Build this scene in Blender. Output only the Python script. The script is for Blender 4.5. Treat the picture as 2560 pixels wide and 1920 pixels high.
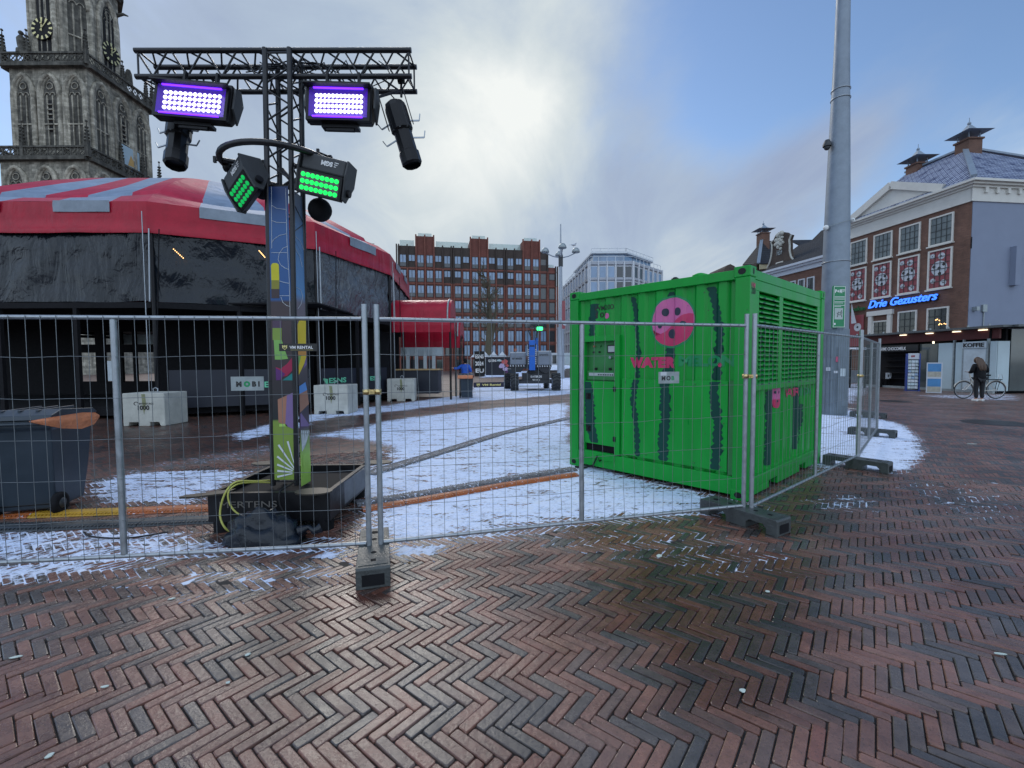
import bpy, bmesh, math, random
from mathutils import Vector, Matrix, noise
for _o in list(bpy.data.objects): bpy.data.objects.remove(_o)
S = bpy.context.scene
COL = S.collection
R = math.radians
PI = math.pi
sin, cos = math.sin, math.cos

# ---------------------------------------------------------------- camera
FPX, PITCH, ROLL, EYE = 1120.0, .047, -.006, 1.55
_f = Vector((0, cos(PITCH), -sin(PITCH))); _u = Vector((0, sin(PITCH), cos(PITCH))); _x = Vector((1, 0, 0))
CXA = cos(ROLL)*_x + sin(ROLL)*_u
CUA = -sin(ROLL)*_x + cos(ROLL)*_u
cam_d = bpy.data.cameras.new('camera'); cam = bpy.data.objects.new('camera', cam_d); COL.objects.link(cam)
cam_d.sensor_width = 36; cam_d.lens = 36*FPX/2560; cam_d.clip_start = .05; cam_d.clip_end = 3000
cam.matrix_world = Matrix(((CXA.x, CUA.x, -_f.x, 0), (CXA.y, CUA.y, -_f.y, 0), (CXA.z, CUA.z, -_f.z, EYE), (0, 0, 0, 1)))
S.camera = cam
S.render.resolution_x, S.render.resolution_y = 1024, 768

def ray(px, py): return _f + (px-1280)/FPX*CXA - (py-960)/FPX*CUA
def G(px, py, z=0.0):
    d = ray(px, py); return Vector((0, 0, EYE)) + d*((z-EYE)/d.z)
def Y(px, py, y):
    d = ray(px, py); return Vector((0, 0, EYE)) + d*(y/d.y)

# ---------------------------------------------------------------- light
SUN_EL, SUN_AZ = R(36), R(-22)          # azimuth measured from +Y towards +X
sdir = Vector((sin(SUN_AZ)*cos(SUN_EL), cos(SUN_AZ)*cos(SUN_EL), sin(SUN_EL)))
sl = bpy.data.lights.new('sun', 'SUN'); sl.energy = .8; sl.angle = R(20); sl.color = (1, .95, .88)
so = bpy.data.objects.new('sun', sl); COL.objects.link(so)
so.rotation_euler = (-sdir).to_track_quat('-Z', 'Y').to_euler(); so.location = (0, 0, 60)

W = bpy.data.worlds.new('World'); S.world = W; W.use_nodes = True
wt = W.node_tree; wt.nodes.clear()
def nd(t, ty, **kw):
    n = t.nodes.new(ty)
    for k, v in kw.items():
        if k.startswith('i_'): n.inputs[k[2:].replace('_', ' ')].default_value = v
        else: setattr(n, k, v)
    return n
def mathn(t, op, a, b=None, c=None, clamp=False):
    n = t.nodes.new('ShaderNodeMath'); n.operation = op; n.use_clamp = clamp
    for i, v in enumerate((a, b, c)):
        if v is None: continue
        if isinstance(v, (int, float)): n.inputs[i].default_value = v
        else: t.links.new(v, n.inputs[i])
    return n.outputs[0]
def smooth(t, v, lo, hi):
    n = t.nodes.new('ShaderNodeMapRange'); n.interpolation_type = 'SMOOTHSTEP'
    t.links.new(v, n.inputs[0]); n.inputs[1].default_value = lo; n.inputs[2].default_value = hi
    return n.outputs[0]
sky = nd(wt, 'ShaderNodeTexSky', sky_type='NISHITA', sun_disc=False)
sky.sun_elevation = SUN_EL; sky.sun_rotation = SUN_AZ; sky.air_density = 1.0; sky.dust_density = .3; sky.ozone_density = 3.0
bg1 = nd(wt, 'ShaderNodeBackground'); bg1.inputs[1].default_value = .12
wt.links.new(sky.outputs[0], bg1.inputs[0])
tc = nd(wt, 'ShaderNodeTexCoord')
sep = nd(wt, 'ShaderNodeSeparateXYZ'); wt.links.new(tc.outputs['Generated'], sep.inputs[0])
zz = mathn(wt, 'ADD', mathn(wt, 'MAXIMUM', sep.outputs[2], 0.0), .22)
cx_ = mathn(wt, 'DIVIDE', sep.outputs[0], zz); cy_ = mathn(wt, 'DIVIDE', sep.outputs[1], zz)
cmb = nd(wt, 'ShaderNodeCombineXYZ'); wt.links.new(cx_, cmb.inputs[0]); wt.links.new(cy_, cmb.inputs[1])
def wnoise(scale, det, rough, dist, sx=1, sy=1, rot=0, off=(0, 0, 0)):
    mp = nd(wt, 'ShaderNodeMapping'); wt.links.new(cmb.outputs[0], mp.inputs[0])
    mp.inputs['Scale'].default_value = (sx, sy, 1); mp.inputs['Rotation'].default_value = (0, 0, rot); mp.inputs['Location'].default_value = off
    n = nd(wt, 'ShaderNodeTexNoise'); wt.links.new(mp.outputs[0], n.inputs['Vector'])
    n.inputs['Scale'].default_value = scale; n.inputs['Detail'].default_value = det; n.inputs['Roughness'].default_value = rough; n.inputs['Distortion'].default_value = dist
    return n.outputs[0]
def blob(px, py, width, amp, asp=1.0, ang=0.0):
    """soft patch of cloud (or clear sky if amp<0) round one sky direction"""
    c = ray(px, py).normalized()
    e1 = Vector((0, 0, 1)).cross(c).normalized(); e2 = c.cross(e1)
    a = cos(ang)*e1 + sin(ang)*e2; b = -sin(ang)*e1 + cos(ang)*e2
    def dot(v):
        n = nd(wt, 'ShaderNodeVectorMath', operation='DOT_PRODUCT'); wt.links.new(tc.outputs['Generated'], n.inputs[0]); n.inputs[1].default_value = v
        return n.outputs['Value']
    u = mathn(wt, 'POWER', mathn(wt, 'DIVIDE', dot(a), width*asp), 2.0)
    v = mathn(wt, 'POWER', mathn(wt, 'DIVIDE', dot(b), width), 2.0)
    front = mathn(wt, 'GREATER_THAN', dot(c), 0.0)
    g = mathn(wt, 'EXPONENT', mathn(wt, 'MULTIPLY', mathn(wt, 'ADD', u, v), -1.0))
    return mathn(wt, 'MULTIPLY', mathn(wt, 'MULTIPLY', g, amp), front)
def addall(l):
    r = l[0]
    for q in l[1:]: r = mathn(wt, 'ADD', r, q)
    return r
n1 = wnoise(1.1, 8, .58, .8, 1, .6, .6)
n2 = wnoise(3.2, 6, .6, .4, 1, .45, -.7, (3, 5, 0))
def cen(v, k): return mathn(wt, 'MULTIPLY', mathn(wt, 'SUBTRACT', v, .5), k)
STK = (1900, 500, .125, 2.6, -.62)      # the lilac bank rising to the right
cover = addall([cen(n1, 2.3), cen(n2, .9),
                blob(1080, 420, .42, .85, 1.1), blob(1350, 760, .20, .9, 2.6), blob(STK[0], STK[1], STK[2], 1.1, STK[3], STK[4]), blob(2150, 330, .10, .55, 1.6, -.5),
                blob(650, 400, .50, .50), blob(120, 100, .3, -.15), blob(2250, 40, .36, -.8), blob(1800, 250, .22, -.55), blob(2560, 390, .08, .8), blob(1560, 480, .17, .42), blob(1440, 120, .16, .40, 1.2), blob(1640, 260, .07, .35, 2.4, -.9), blob(1180, 60, .14, .35, 1.4)])
cmask = smooth(wt, cover, -.15, 1.0)
shade = addall([cen(wnoise(1.7, 8, .62, 1.0, 1, .55, .8, (9, 2, 0)), 1.0), cen(n2, .35),
                blob(1290, 230, .16, .42, 1.0), blob(1180, 420, .22, .22), blob(1090, 420, .16, .30), blob(1740, 655, .10, .45, 1.6), blob(2560, 375, .07, .5), blob(STK[0], STK[1], .11, -.24, 2.8, STK[4]), blob(2150, 330, .12, -.15, 1.6, -.5), blob(1480, 600, .14, -.2, 2), blob(500, 250, .40, -.16), blob(1560, 300, .13, -.22, 1.5, 1.2), blob(950, 560, .3, .12)])
cr = nd(wt, 'ShaderNodeValToRGB'); wt.links.new(mathn(wt, 'ADD', mathn(wt, 'MULTIPLY', shade, .8), .42), cr.inputs[0])
el = cr.color_ramp.elements
el[0].position = 0; el[0].color = (.26, .32, .47, 1)
el[1].position = 1; el[1].color = (.76, .785, .77, 1)
e_ = el.new(.40); e_.color = (.37, .45, .56, 1)
e_ = el.new(.68); e_.color = (.54, .60, .63, 1)
bg2 = nd(wt, 'ShaderNodeBackground'); wt.links.new(cr.outputs[0], bg2.inputs[0])
# extra brightness added to the unseen sky overhead and behind, filling camera-facing surfaces
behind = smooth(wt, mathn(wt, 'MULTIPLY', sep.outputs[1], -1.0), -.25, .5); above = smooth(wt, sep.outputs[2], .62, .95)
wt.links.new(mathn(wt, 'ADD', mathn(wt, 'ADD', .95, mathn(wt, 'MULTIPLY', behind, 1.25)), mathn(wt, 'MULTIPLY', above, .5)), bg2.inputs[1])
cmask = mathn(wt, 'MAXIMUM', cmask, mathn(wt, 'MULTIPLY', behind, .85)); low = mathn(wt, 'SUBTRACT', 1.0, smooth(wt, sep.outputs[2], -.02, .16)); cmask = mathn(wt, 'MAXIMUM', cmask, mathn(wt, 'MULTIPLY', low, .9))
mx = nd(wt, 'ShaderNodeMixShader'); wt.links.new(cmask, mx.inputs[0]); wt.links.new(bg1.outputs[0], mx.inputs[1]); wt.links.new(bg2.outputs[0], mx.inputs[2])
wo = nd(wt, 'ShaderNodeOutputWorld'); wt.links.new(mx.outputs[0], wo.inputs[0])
S.view_settings.view_transform = 'Standard'; S.view_settings.look = 'None'; S.view_settings.gamma = 1
S.view_settings.exposure = 0.32
S.render.engine = 'CYCLES'

# ---------------------------------------------------------------- materials
def M(name, col, rough=.6, metal=0., var=.12, vs=6., bump=0., bs=40., spec=.5, emit=None, es=1., streak=None, coat=0., alpha=None, rvar=0.):
    m = bpy.data.materials.new(name); m.use_nodes = True; t = m.node_tree; b = t.nodes['Principled BSDF']
    b.inputs['Base Color'].default_value = (*col, 1); b.inputs['Roughness'].default_value = rough; b.inputs['Metallic'].default_value = metal
    b.inputs['Specular IOR Level'].default_value = spec
    if coat: b.inputs['Coat Weight'].default_value = coat; b.inputs['Coat Roughness'].default_value = .12
    if emit: b.inputs['Emission Color'].default_value = (*emit, 1); b.inputs['Emission Strength'].default_value = es
    if alpha is not None: b.inputs['Alpha'].default_value = alpha
    tcx = nd(t, 'ShaderNodeTexCoord')
    mp = nd(t, 'ShaderNodeMapping'); t.links.new(tcx.outputs['Object'], mp.inputs[0])
    if streak: mp.inputs['Scale'].default_value = streak
    if var:
        n = nd(t, 'ShaderNodeTexNoise'); t.links.new(mp.outputs[0], n.inputs['Vector']); n.inputs['Scale'].default_value = vs; n.inputs['Detail'].default_value = 6; n.inputs['Roughness'].default_value = .65
        mr = nd(t, 'ShaderNodeMapRange'); t.links.new(n.outputs[0], mr.inputs[0]); mr.inputs[1].default_value = .25; mr.inputs[2].default_value = .75
        mr.inputs[3].default_value = 1-var; mr.inputs[4].default_value = 1+var
        vm = nd(t, 'ShaderNodeVectorMath', operation='SCALE'); vm.inputs[0].default_value = col; t.links.new(mr.outputs[0], vm.inputs['Scale'])
        t.links.new(vm.outputs[0], b.inputs['Base Color'])
        if rvar:
            r2 = nd(t, 'ShaderNodeMapRange'); t.links.new(n.outputs[0], r2.inputs[0]); r2.inputs[1].default_value = .3; r2.inputs[2].default_value = .7
            r2.inputs[3].default_value = max(0.02, rough-rvar); r2.inputs[4].default_value = min(1, rough+rvar); t.links.new(r2.outputs[0], b.inputs['Roughness'])
    if bump:
        n = nd(t, 'ShaderNodeTexNoise'); t.links.new(mp.outputs[0], n.inputs['Vector']); n.inputs['Scale'].default_value = bs; n.inputs['Detail'].default_value = 5
        bp = nd(t, 'ShaderNodeBump'); t.links.new(n.outputs[0], bp.inputs['Height']); bp.inputs['Strength'].default_value = bump; bp.inputs['Distance'].default_value = .02
        t.links.new(bp.outputs[0], b.inputs['Normal'])
    return m
def brickmat(name, c1, c2, mortar, scale=1., rough=.85, bw=.22, bh=.065, dirt=.25, ax='XZ'):
    """bond laid on the wall's own x/y (summed) and z"""
    m = bpy.data.materials.new(name); m.use_nodes = True; t = m.node_tree; b = t.nodes['Principled BSDF']; b.inputs['Roughness'].default_value = rough
    tcx = nd(t, 'ShaderNodeTexCoord'); s = nd(t, 'ShaderNodeSeparateXYZ'); t.links.new(tcx.outputs['Object'], s.inputs[0])
    c = nd(t, 'ShaderNodeCombineXYZ'); t.links.new(mathn(t, 'ADD', s.outputs[0], s.outputs[1]), c.inputs[0]); t.links.new(s.outputs[2], c.inputs[1])
    br = nd(t, 'ShaderNodeTexBrick'); t.links.new(c.outputs[0], br.inputs['Vector'])
    br.inputs['Color1'].default_value = (*c1, 1); br.inputs['Color2'].default_value = (*c2, 1); br.inputs['Mortar'].default_value = (*mortar, 1)
    br.inputs['Scale'].default_value = scale; br.inputs['Brick Width'].default_value = bw; br.inputs['Row Height'].default_value = bh; br.inputs['Mortar Size'].default_value = .006
    n = nd(t, 'ShaderNodeTexNoise'); t.links.new(tcx.outputs['Object'], n.inputs['Vector']); n.inputs['Scale'].default_value = .9; n.inputs['Detail'].default_value = 7; n.inputs['Roughness'].default_value = .7
    mr = nd(t, 'ShaderNodeMapRange'); t.links.new(n.outputs[0], mr.inputs[0]); mr.inputs[1].default_value = .3; mr.inputs[2].default_value = .7; mr.inputs[3].default_value = 1-dirt; mr.inputs[4].default_value = 1+dirt
    vm = nd(t, 'ShaderNodeVectorMath', operation='SCALE'); t.links.new(br.outputs[0], vm.inputs[0]); t.links.new(mr.outputs[0], vm.inputs['Scale'])
    t.links.new(vm.outputs[0], b.inputs['Base Color'])
    return m

MT = {}
MT['galv'] = M('galvanised_steel', (.36, .39, .42), .42, .75, .22, 14, rvar=.12)
MT['wire'] = M('galvanised_wire', (.20, .22, .235), .45, .7, .1, 20)
MT['black'] = M('black_metal', (.009, .009, .011), .42, .2, .3, 9, spec=.35, rvar=.1)
MT['blackm'] = M('black_matt', (.009, .009, .011), .8, 0, .3, 9, spec=.2)
MT['rubber'] = M('recycled_rubber', (.055, .062, .062), .42, 0, .45, 7, .35, 55, rvar=.2)
MT['brass'] = M('brass', (.62, .47, .22), .3, .9, .15, 20)
MT['white'] = M('white_paint', (.72, .73, .72), .5, 0, .08, 5)
MT['offwhite'] = M('cream_paint', (.62, .60, .54), .6, 0, .12, 3)
MT['glass'] = M('window_glass', (.10, .14, .18), .06, 0, .25, 2, spec=.9)
MT['dglass'] = M('dark_window_glass', (.03, .035, .04), .08, 0, .3, 3, spec=.8)
MT['text_k'] = M('black_lettering', (.02, .02, .02), .6, 0, 0)
MT['text_w'] = M('white_lettering', (.75, .75, .75), .6, 0, 0)

# ---------------------------------------------------------------- mesh builder
class MB:
    def __init__(s): s.v = []; s.f = []; s.mi = []; s.m = 0; s.sm = []; s.smooth = False
    def add(s, vs, fs):
        n = len(s.v); s.v += [tuple(p) for p in vs]
        for f in fs: s.f.append(tuple(i+n for i in f)); s.mi.append(s.m); s.sm.append(s.smooth)
        return s
    def box(s, x0, x1, y0, y1, z0, z1):
        return s.add([(x0, y0, z0), (x1, y0, z0), (x1, y1, z0), (x0, y1, z0), (x0, y0, z1), (x1, y0, z1), (x1, y1, z1), (x0, y1, z1)],
                     [(3, 2, 1, 0), (4, 5, 6, 7), (0, 1, 5, 4), (1, 2, 6, 5), (2, 3, 7, 6), (3, 0, 4, 7)])
    def obox(s, o, ax, ay, az):
        """box from corner o with edge vectors"""
        o, ax, ay, az = map(Vector, (o, ax, ay, az))
        p = [o, o+ax, o+ax+ay, o+ay]; p += [q+az for q in p]
        return s.add(p, [(3, 2, 1, 0), (4, 5, 6, 7), (0, 1, 5, 4), (1, 2, 6, 5), (2, 3, 7, 6), (3, 0, 4, 7)])
    def bar(s, a, b, w, h=None, up=(0, 0, 1)):
        a, b = Vector(a), Vector(b); h = h or w; d = (b-a).normalized(); up = Vector(up)
        if abs(d.dot(up)) > .99: up = Vector((0, 1, 0))
        x = d.cross(up).normalized(); y = x.cross(d)
        return s.obox(a - x*w/2 - y*h/2, b-a, x*w, y*h)
    def tube(s, pts, r, n=8, cap=True, closed=False):
        pts = [Vector(p) for p in pts]; N = len(pts); rr = r if isinstance(r, (list, tuple)) else [r]*N
        vs = []; prev = None
        for i, p in enumerate(pts):
            d = (pts[(i+1) % N]-pts[i-1]) if closed else (pts[min(i+1, N-1)]-pts[max(i-1, 0)])
            d = d.normalized() if d.length > 1e-9 else Vector((0, 0, 1))
            if prev is None:
                up = Vector((0, 0, 1)) if abs(d.z) < .9 else Vector((1, 0, 0)); x = d.cross(up).normalized()
            else: x = (prev - d*prev.dot(d)).normalized()
            prev = x; y = d.cross(x)
            for k in range(n):
                a = 2*PI*k/n; vs.append(p + (x*cos(a)+y*sin(a))*rr[i])
        fs = []
        for i in range(N if closed else N-1):
            j = (i+1) % N
            for k in range(n): fs.append((i*n+k, i*n+(k+1) % n, j*n+(k+1) % n, j*n+k))
        o = s.smooth; s.smooth = True; s.add(vs, fs); s.smooth = o
        if cap and not closed: s.add([vs[k] for k in range(n)], [tuple(range(n))][::-1]); s.add(vs[-n:], [tuple(range(n))])
        return s
    def cyl(s, a, b, r, n=12, r2=None): return s.tube([a, b], [r, r if r2 is None else r2], n)
    def lathe(s, prof, c=(0, 0, 0), n=16, ax='z'):
        vs = []
        for r, z in prof:
            for k in range(n):
                a = 2*PI*k/n; q = (r*cos(a), r*sin(a), z)
                if ax == 'x': q = (z, r*cos(a), r*sin(a))
                if ax == 'y': q = (r*cos(a), z, r*sin(a))
                vs.append((q[0]+c[0], q[1]+c[1], q[2]+c[2]))
        fs = [(i*n+k, i*n+(k+1) % n, (i+1)*n+(k+1) % n, (i+1)*n+k) for i in range(len(prof)-1) for k in range(n)]
        o = s.smooth; s.smooth = True; s.add(vs, fs); s.smooth = o; return s
    def sph(s, c, r, n=12, m=8, sx=1, sy=1, sz=1):
        return s.lathe_s([(r*sin(PI*i/m), -r*cos(PI*i/m)) for i in range(m+1)], c, n, sx, sy, sz)
    def lathe_s(s, prof, c, n, sx, sy, sz):
        vs = [(c[0]+p*cos(2*PI*k/n)*sx, c[1]+p*sin(2*PI*k/n)*sy, c[2]+z*sz) for p, z in prof for k in range(n)]
        fs = [(i*n+k, i*n+(k+1) % n, (i+1)*n+(k+1) % n, (i+1)*n+k) for i in range(len(prof)-1) for k in range(n)]
        o = s.smooth; s.smooth = True; s.add(vs, fs); s.smooth = o; return s
    def prism(s, poly, o, u, v, w):
        """poly in (u,v) plane at o, thickness vector w"""
        o, u, v, w = map(Vector, (o, u, v, w)); n = len(poly)
        a = [o+u*p+v*q for p, q in poly]; b = [p+w for p in a]
        return s.add(a+b, [tuple(range(n))[::-1], tuple(range(n, 2*n))] + [(i, (i+1) % n, n+(i+1) % n, n+i) for i in range(n)])
    def quad(s, a, b, c, d): return s.add([a, b, c, d], [(0, 1, 2, 3)])
    def build(s, name, mat, parent=None, world=False, bevel=0, smooth=None):
        me = bpy.data.meshes.new(name)
        vs = s.v
        if world and parent is not None:
            mi = parent.matrix_basis.inverted(); vs = [tuple(mi @ Vector(p)) for p in vs]
        me.from_pydata(vs, [], s.f); mats = mat if isinstance(mat, (list, tuple)) else [mat]
        for m in mats: me.materials.append(MT[m] if isinstance(m, str) else m)
        if len(mats) > 1: me.polygons.foreach_set('material_index', s.mi)
        me.polygons.foreach_set('use_smooth', s.sm if smooth is None else [smooth]*len(s.f))
        me.update()
        bm = bmesh.new(); bm.from_mesh(me); bmesh.ops.recalc_face_normals(bm, faces=bm.faces); bm.to_mesh(me); bm.free()
        o = bpy.data.objects.new(name, me); COL.objects.link(o)
        if parent is not None: o.parent = parent
        if bevel:
            b = o.modifiers.new('bevel', 'BEVEL'); b.width = bevel; b.segments = 2; b.limit_method = 'ANGLE'
        return o
def build_each(mb, name, mat, parent=None, world=False, bevel=0, smooth=None):
    """one object per connected piece"""
    par = list(range(len(mb.v)))
    def find(a):
        while par[a] != a: par[a] = par[par[a]]; a = par[a]
        return a
    for f in mb.f:
        r = find(f[0])
        for i in f[1:]: par[find(i)] = r
    gr = {}
    for n, f in enumerate(mb.f): gr.setdefault(find(f[0]), []).append(n)
    res = []
    for fs in gr.values():
        q = MB(); idx = {}
        for n in fs:
            for i in mb.f[n]:
                if i not in idx: idx[i] = len(q.v); q.v.append(mb.v[i])
            q.f.append(tuple(idx[i] for i in mb.f[n])); q.mi.append(mb.mi[n]); q.sm.append(mb.sm[n])
        res.append(q.build(name, mat, parent, world, bevel, smooth))
    return res
def tag(o, label=None, cat=None, group=None, kind=None):
    if label: o['label'] = label
    if cat: o['category'] = cat
    if group: o['group'] = group
    if kind: o['kind'] = kind
    return o
def thing(name, label, cat, loc=(0, 0, 0), rz=0, group=None):
    o = bpy.data.objects.new(name, None); COL.objects.link(o)
    o.matrix_basis = Matrix.Translation(Vector(loc)) @ Matrix.Rotation(rz, 4, 'Z'); o.empty_display_size = .2
    return tag(o, label, cat, group)
def plabel(o, l): o['label'] = l; return o
_fonts = {}
def text_mesh(txt, size, extrude=0., shear=0., bold=0., spacing=1., align='LEFT'):
    c = bpy.data.curves.new('t', 'FONT'); c.body = txt; c.size = size; c.extrude = extrude; c.shear = shear; c.offset = bold; c.space_character = spacing
    c.align_x = align; c.resolution_u = 3
    o = bpy.data.objects.new('t', c); COL.objects.link(o)
    dg = bpy.context.evaluated_depsgraph_get(); me = bpy.data.meshes.new_from_object(o.evaluated_get(dg))
    bpy.data.objects.remove(o); bpy.data.curves.remove(c); return me
def text(name, txt, size, mat, parent, o, u, v, extrude=.002, shear=0., bold=0., spacing=1., align='LEFT', fit=None, world=False):
    """lettering laid in the plane spanned by u (writing direction) and v (up) at o; fit = wanted width"""
    me = text_mesh(txt, size, extrude, shear, bold, spacing, align); u = Vector(u).normalized(); v = Vector(v).normalized(); w = u.cross(v); o = Vector(o)
    xs = [q.co.x for q in me.vertices]; k = fit/(max(xs)-min(xs)) if fit else 1
    mi = parent.matrix_basis.inverted() if (world and parent is not None) else Matrix()
    for q in me.vertices: q.co = mi @ (o + u*q.co.x*k + v*q.co.y + w*q.co.z)
    me.materials.clear(); me.materials.append(MT[mat] if isinstance(mat, str) else mat)
    ob = bpy.data.objects.new(name, me); COL.objects.link(ob); ob.parent = parent; return ob
def dup(root, loc, rz, label=None, group=None, only=None):
    r = root.copy(); COL.objects.link(r); r.matrix_basis = Matrix.Translation(Vector(loc)) @ Matrix.Rotation(rz, 4, 'Z')
    if label: r['label'] = label
    if group: r['group'] = group
    for ch in list(root.children):
        c = ch.copy(); COL.objects.link(c); c.parent = r
        for g in ch.children:
            d = g.copy(); COL.objects.link(d); d.parent = c
    return r
RN = random.Random(7)
# ---------------------------------------------------------------- snow, ground and paving
def inpoly(x, y, P):
    c = False; j = len(P)-1
    for i in range(len(P)):
        xi, yi = P[i]; xj, yj = P[j]
        if (yi > y) != (yj > y) and x < (xj-xi)*(y-yi)/(yj-yi)+xi: c = not c
        j = i
    return c
def pdist(x, y, P):
    b = 1e9; j = len(P)-1
    for i in range(len(P)):
        ax, ay = P[j]; bx, by = P[i]; dx, dy = bx-ax, by-ay; L = dx*dx+dy*dy
        t = max(0, min(1, ((x-ax)*dx+(y-ay)*dy)/L)) if L else 0
        d = (x-ax-t*dx)**2+(y-ay-t*dy)**2
        if d < b: b = d
        j = i
    return math.sqrt(b)
def poly(px): return [tuple(G(a, b))[:2] for a, b in px]
SNOW = [  # outline on the ground, depth of cover, softness in metres
    (poly([(640, 1200), (740, 1170), (900, 1172), (960, 1150), (945, 1115), (860, 1095), (760, 1092), (1000, 1045), (1200, 1022), (1420, 1006), (1470, 1150), (1700, 1215), (1880, 1262), (1880, 1290), (1700, 1300), (1400, 1325), (1120, 1352), (1010, 1372), (935, 1345), (900, 1260), (760, 1230)]), .70, .42),
    (poly([(560, 1088), (740, 1040), (950, 1014), (1100, 994), (1250, 975), (1440, 958), (1440, 985), (1200, 1004), (1000, 1028), (820, 1046), (760, 1070), (600, 1105)]), .68, .35),
    (poly([(1180, 965), (1300, 948), (1600, 938), (1600, 966), (1440, 962), (1250, 985), (1150, 1000)]), .72, .5),
    (poly([(1200, 930), (1600, 922), (1600, 934), (1200, 944)]), .9, .8),
    (poly([(2040, 1000), (2110, 1018), (2180, 1040), (2260, 1060), (2310, 1095), (2318, 1140), (2290, 1172), (2220, 1185), (2120, 1160), (2040, 1172), (1900, 1100)]), .72, .22),
    (poly([(-200, 1310), (200, 1318), (500, 1330), (560, 1345), (850, 1345), (900, 1362), (760, 1385), (500, 1405), (250, 1432), (0, 1458), (-300, 1490)]), .56, .16),
    (poly([(215, 1210), (330, 1178), (560, 1172), (640, 1185), (540, 1225), (500, 1262), (235, 1262)]), .66, .22),
    (poly([(-300, 1180), (0, 1170), (10, 1270), (-300, 1300)]), .75, .3),
    (poly([(980, 1370), (1120, 1352), (1150, 1368), (1060, 1392), (1000, 1395)]), .66, .1),
    (poly([(770, 1375), (870, 1370), (880, 1388), (800, 1400)]), .62, .08),
    (poly([(200, 1420), (900, 1375), (905, 1440), (640, 1500), (250, 1480)]), .34, .25),
    (poly([(1300, 1335), (1500, 1310), (1760, 1300), (2000, 1390), (2020, 1440), (1800, 1450), (1560, 1400), (1350, 1380)]), .255, .3),
    (poly([(2000, 1250), (2100, 1230), (2200, 1245), (2200, 1275), (2080, 1280)]), .44, .15),
    (poly([(2230, 1200), (2450, 1190), (2560, 1180), (2560, 1330), (2300, 1300)]), .30, .5),
    (poly([(600, 1120), (760, 1080), (900, 1070), (700, 1140), (400, 1180), (250, 1178)]), .38, .3),
    (poly([(2260, 988), (2560, 985), (2560, 1002), (2420, 1000)]), .5, .4),
    (poly([(2060, 1000), (1980, 990), (2100, 960), (2200, 955), (2140, 1015)]), .6, .6),
]
SNB = [(min(p[0] for p in P)-s, max(p[0] for p in P)+s, min(p[1] for p in P)-s, max(p[1] for p in P)+s, P, a, s) for P, a, s in SNOW]
def snow(x, y):
    v = 0.; w = noise.noise(Vector((x*1.3, y*1.3, 3.)))*.25 + noise.noise(Vector((x*4, y*4, 8.)))*.10
    for x0, x1, y0, y1, P, a, s in SNB:
        if not (x0 <= x <= x1 and y0 <= y <= y1): continue
        d = pdist(x, y, P); d = d if inpoly(x, y, P) else -d
        k = max(0, min(1, (d + w*s*2.2 + s)/(2*s))); v = max(v, a*k*k*(3-2*k))
    return v
WET = [(poly([(1560, 1400), (1900, 1380), (2120, 1400), (2000, 1560), (1960, 1640), (1880, 1760), (1700, 1720), (1640, 1600), (1500, 1520)]), 1., .35),
       (poly([(300, 1010), (900, 1030), (1000, 1040), (700, 1110), (300, 1170), (200, 1100)]), .7, .5),
       (poly([(480, 1330), (840, 1330), (900, 1240), (1000, 1240), (1000, 1300), (850, 1360), (500, 1365)]), .7, .2),
       (poly([(860, 1470), (1000, 1465), (980, 1530), (900, 1530)]), .95, .08),
       (poly([(1870, 1290), (2060, 1200), (2200, 1230), (2000, 1330), (1900, 1350)]), .8, .3)]
WTB = [(min(p[0] for p in P)-s, max(p[0] for p in P)+s, min(p[1] for p in P)-s, max(p[1] for p in P)+s, P, a, s) for P, a, s in WET]
def wet(x, y):
    v = .0; w = noise.noise(Vector((x*2, y*2, 31.)))*.3
    for x0, x1, y0, y1, P, a, s in WTB:
        if not (x0 <= x <= x1 and y0 <= y <= y1): continue
        d = pdist(x, y, P); d = d if inpoly(x, y, P) else -d
        k = max(0, min(1, (d + w*s + s)/(2*s))); v = max(v, a*k*k*(3-2*k))
    return v
PHI = .675
BA = Vector((sin(PHI), cos(PHI), 0)); BB = Vector((-cos(PHI), sin(PHI), 0))
BW = .0535
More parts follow.
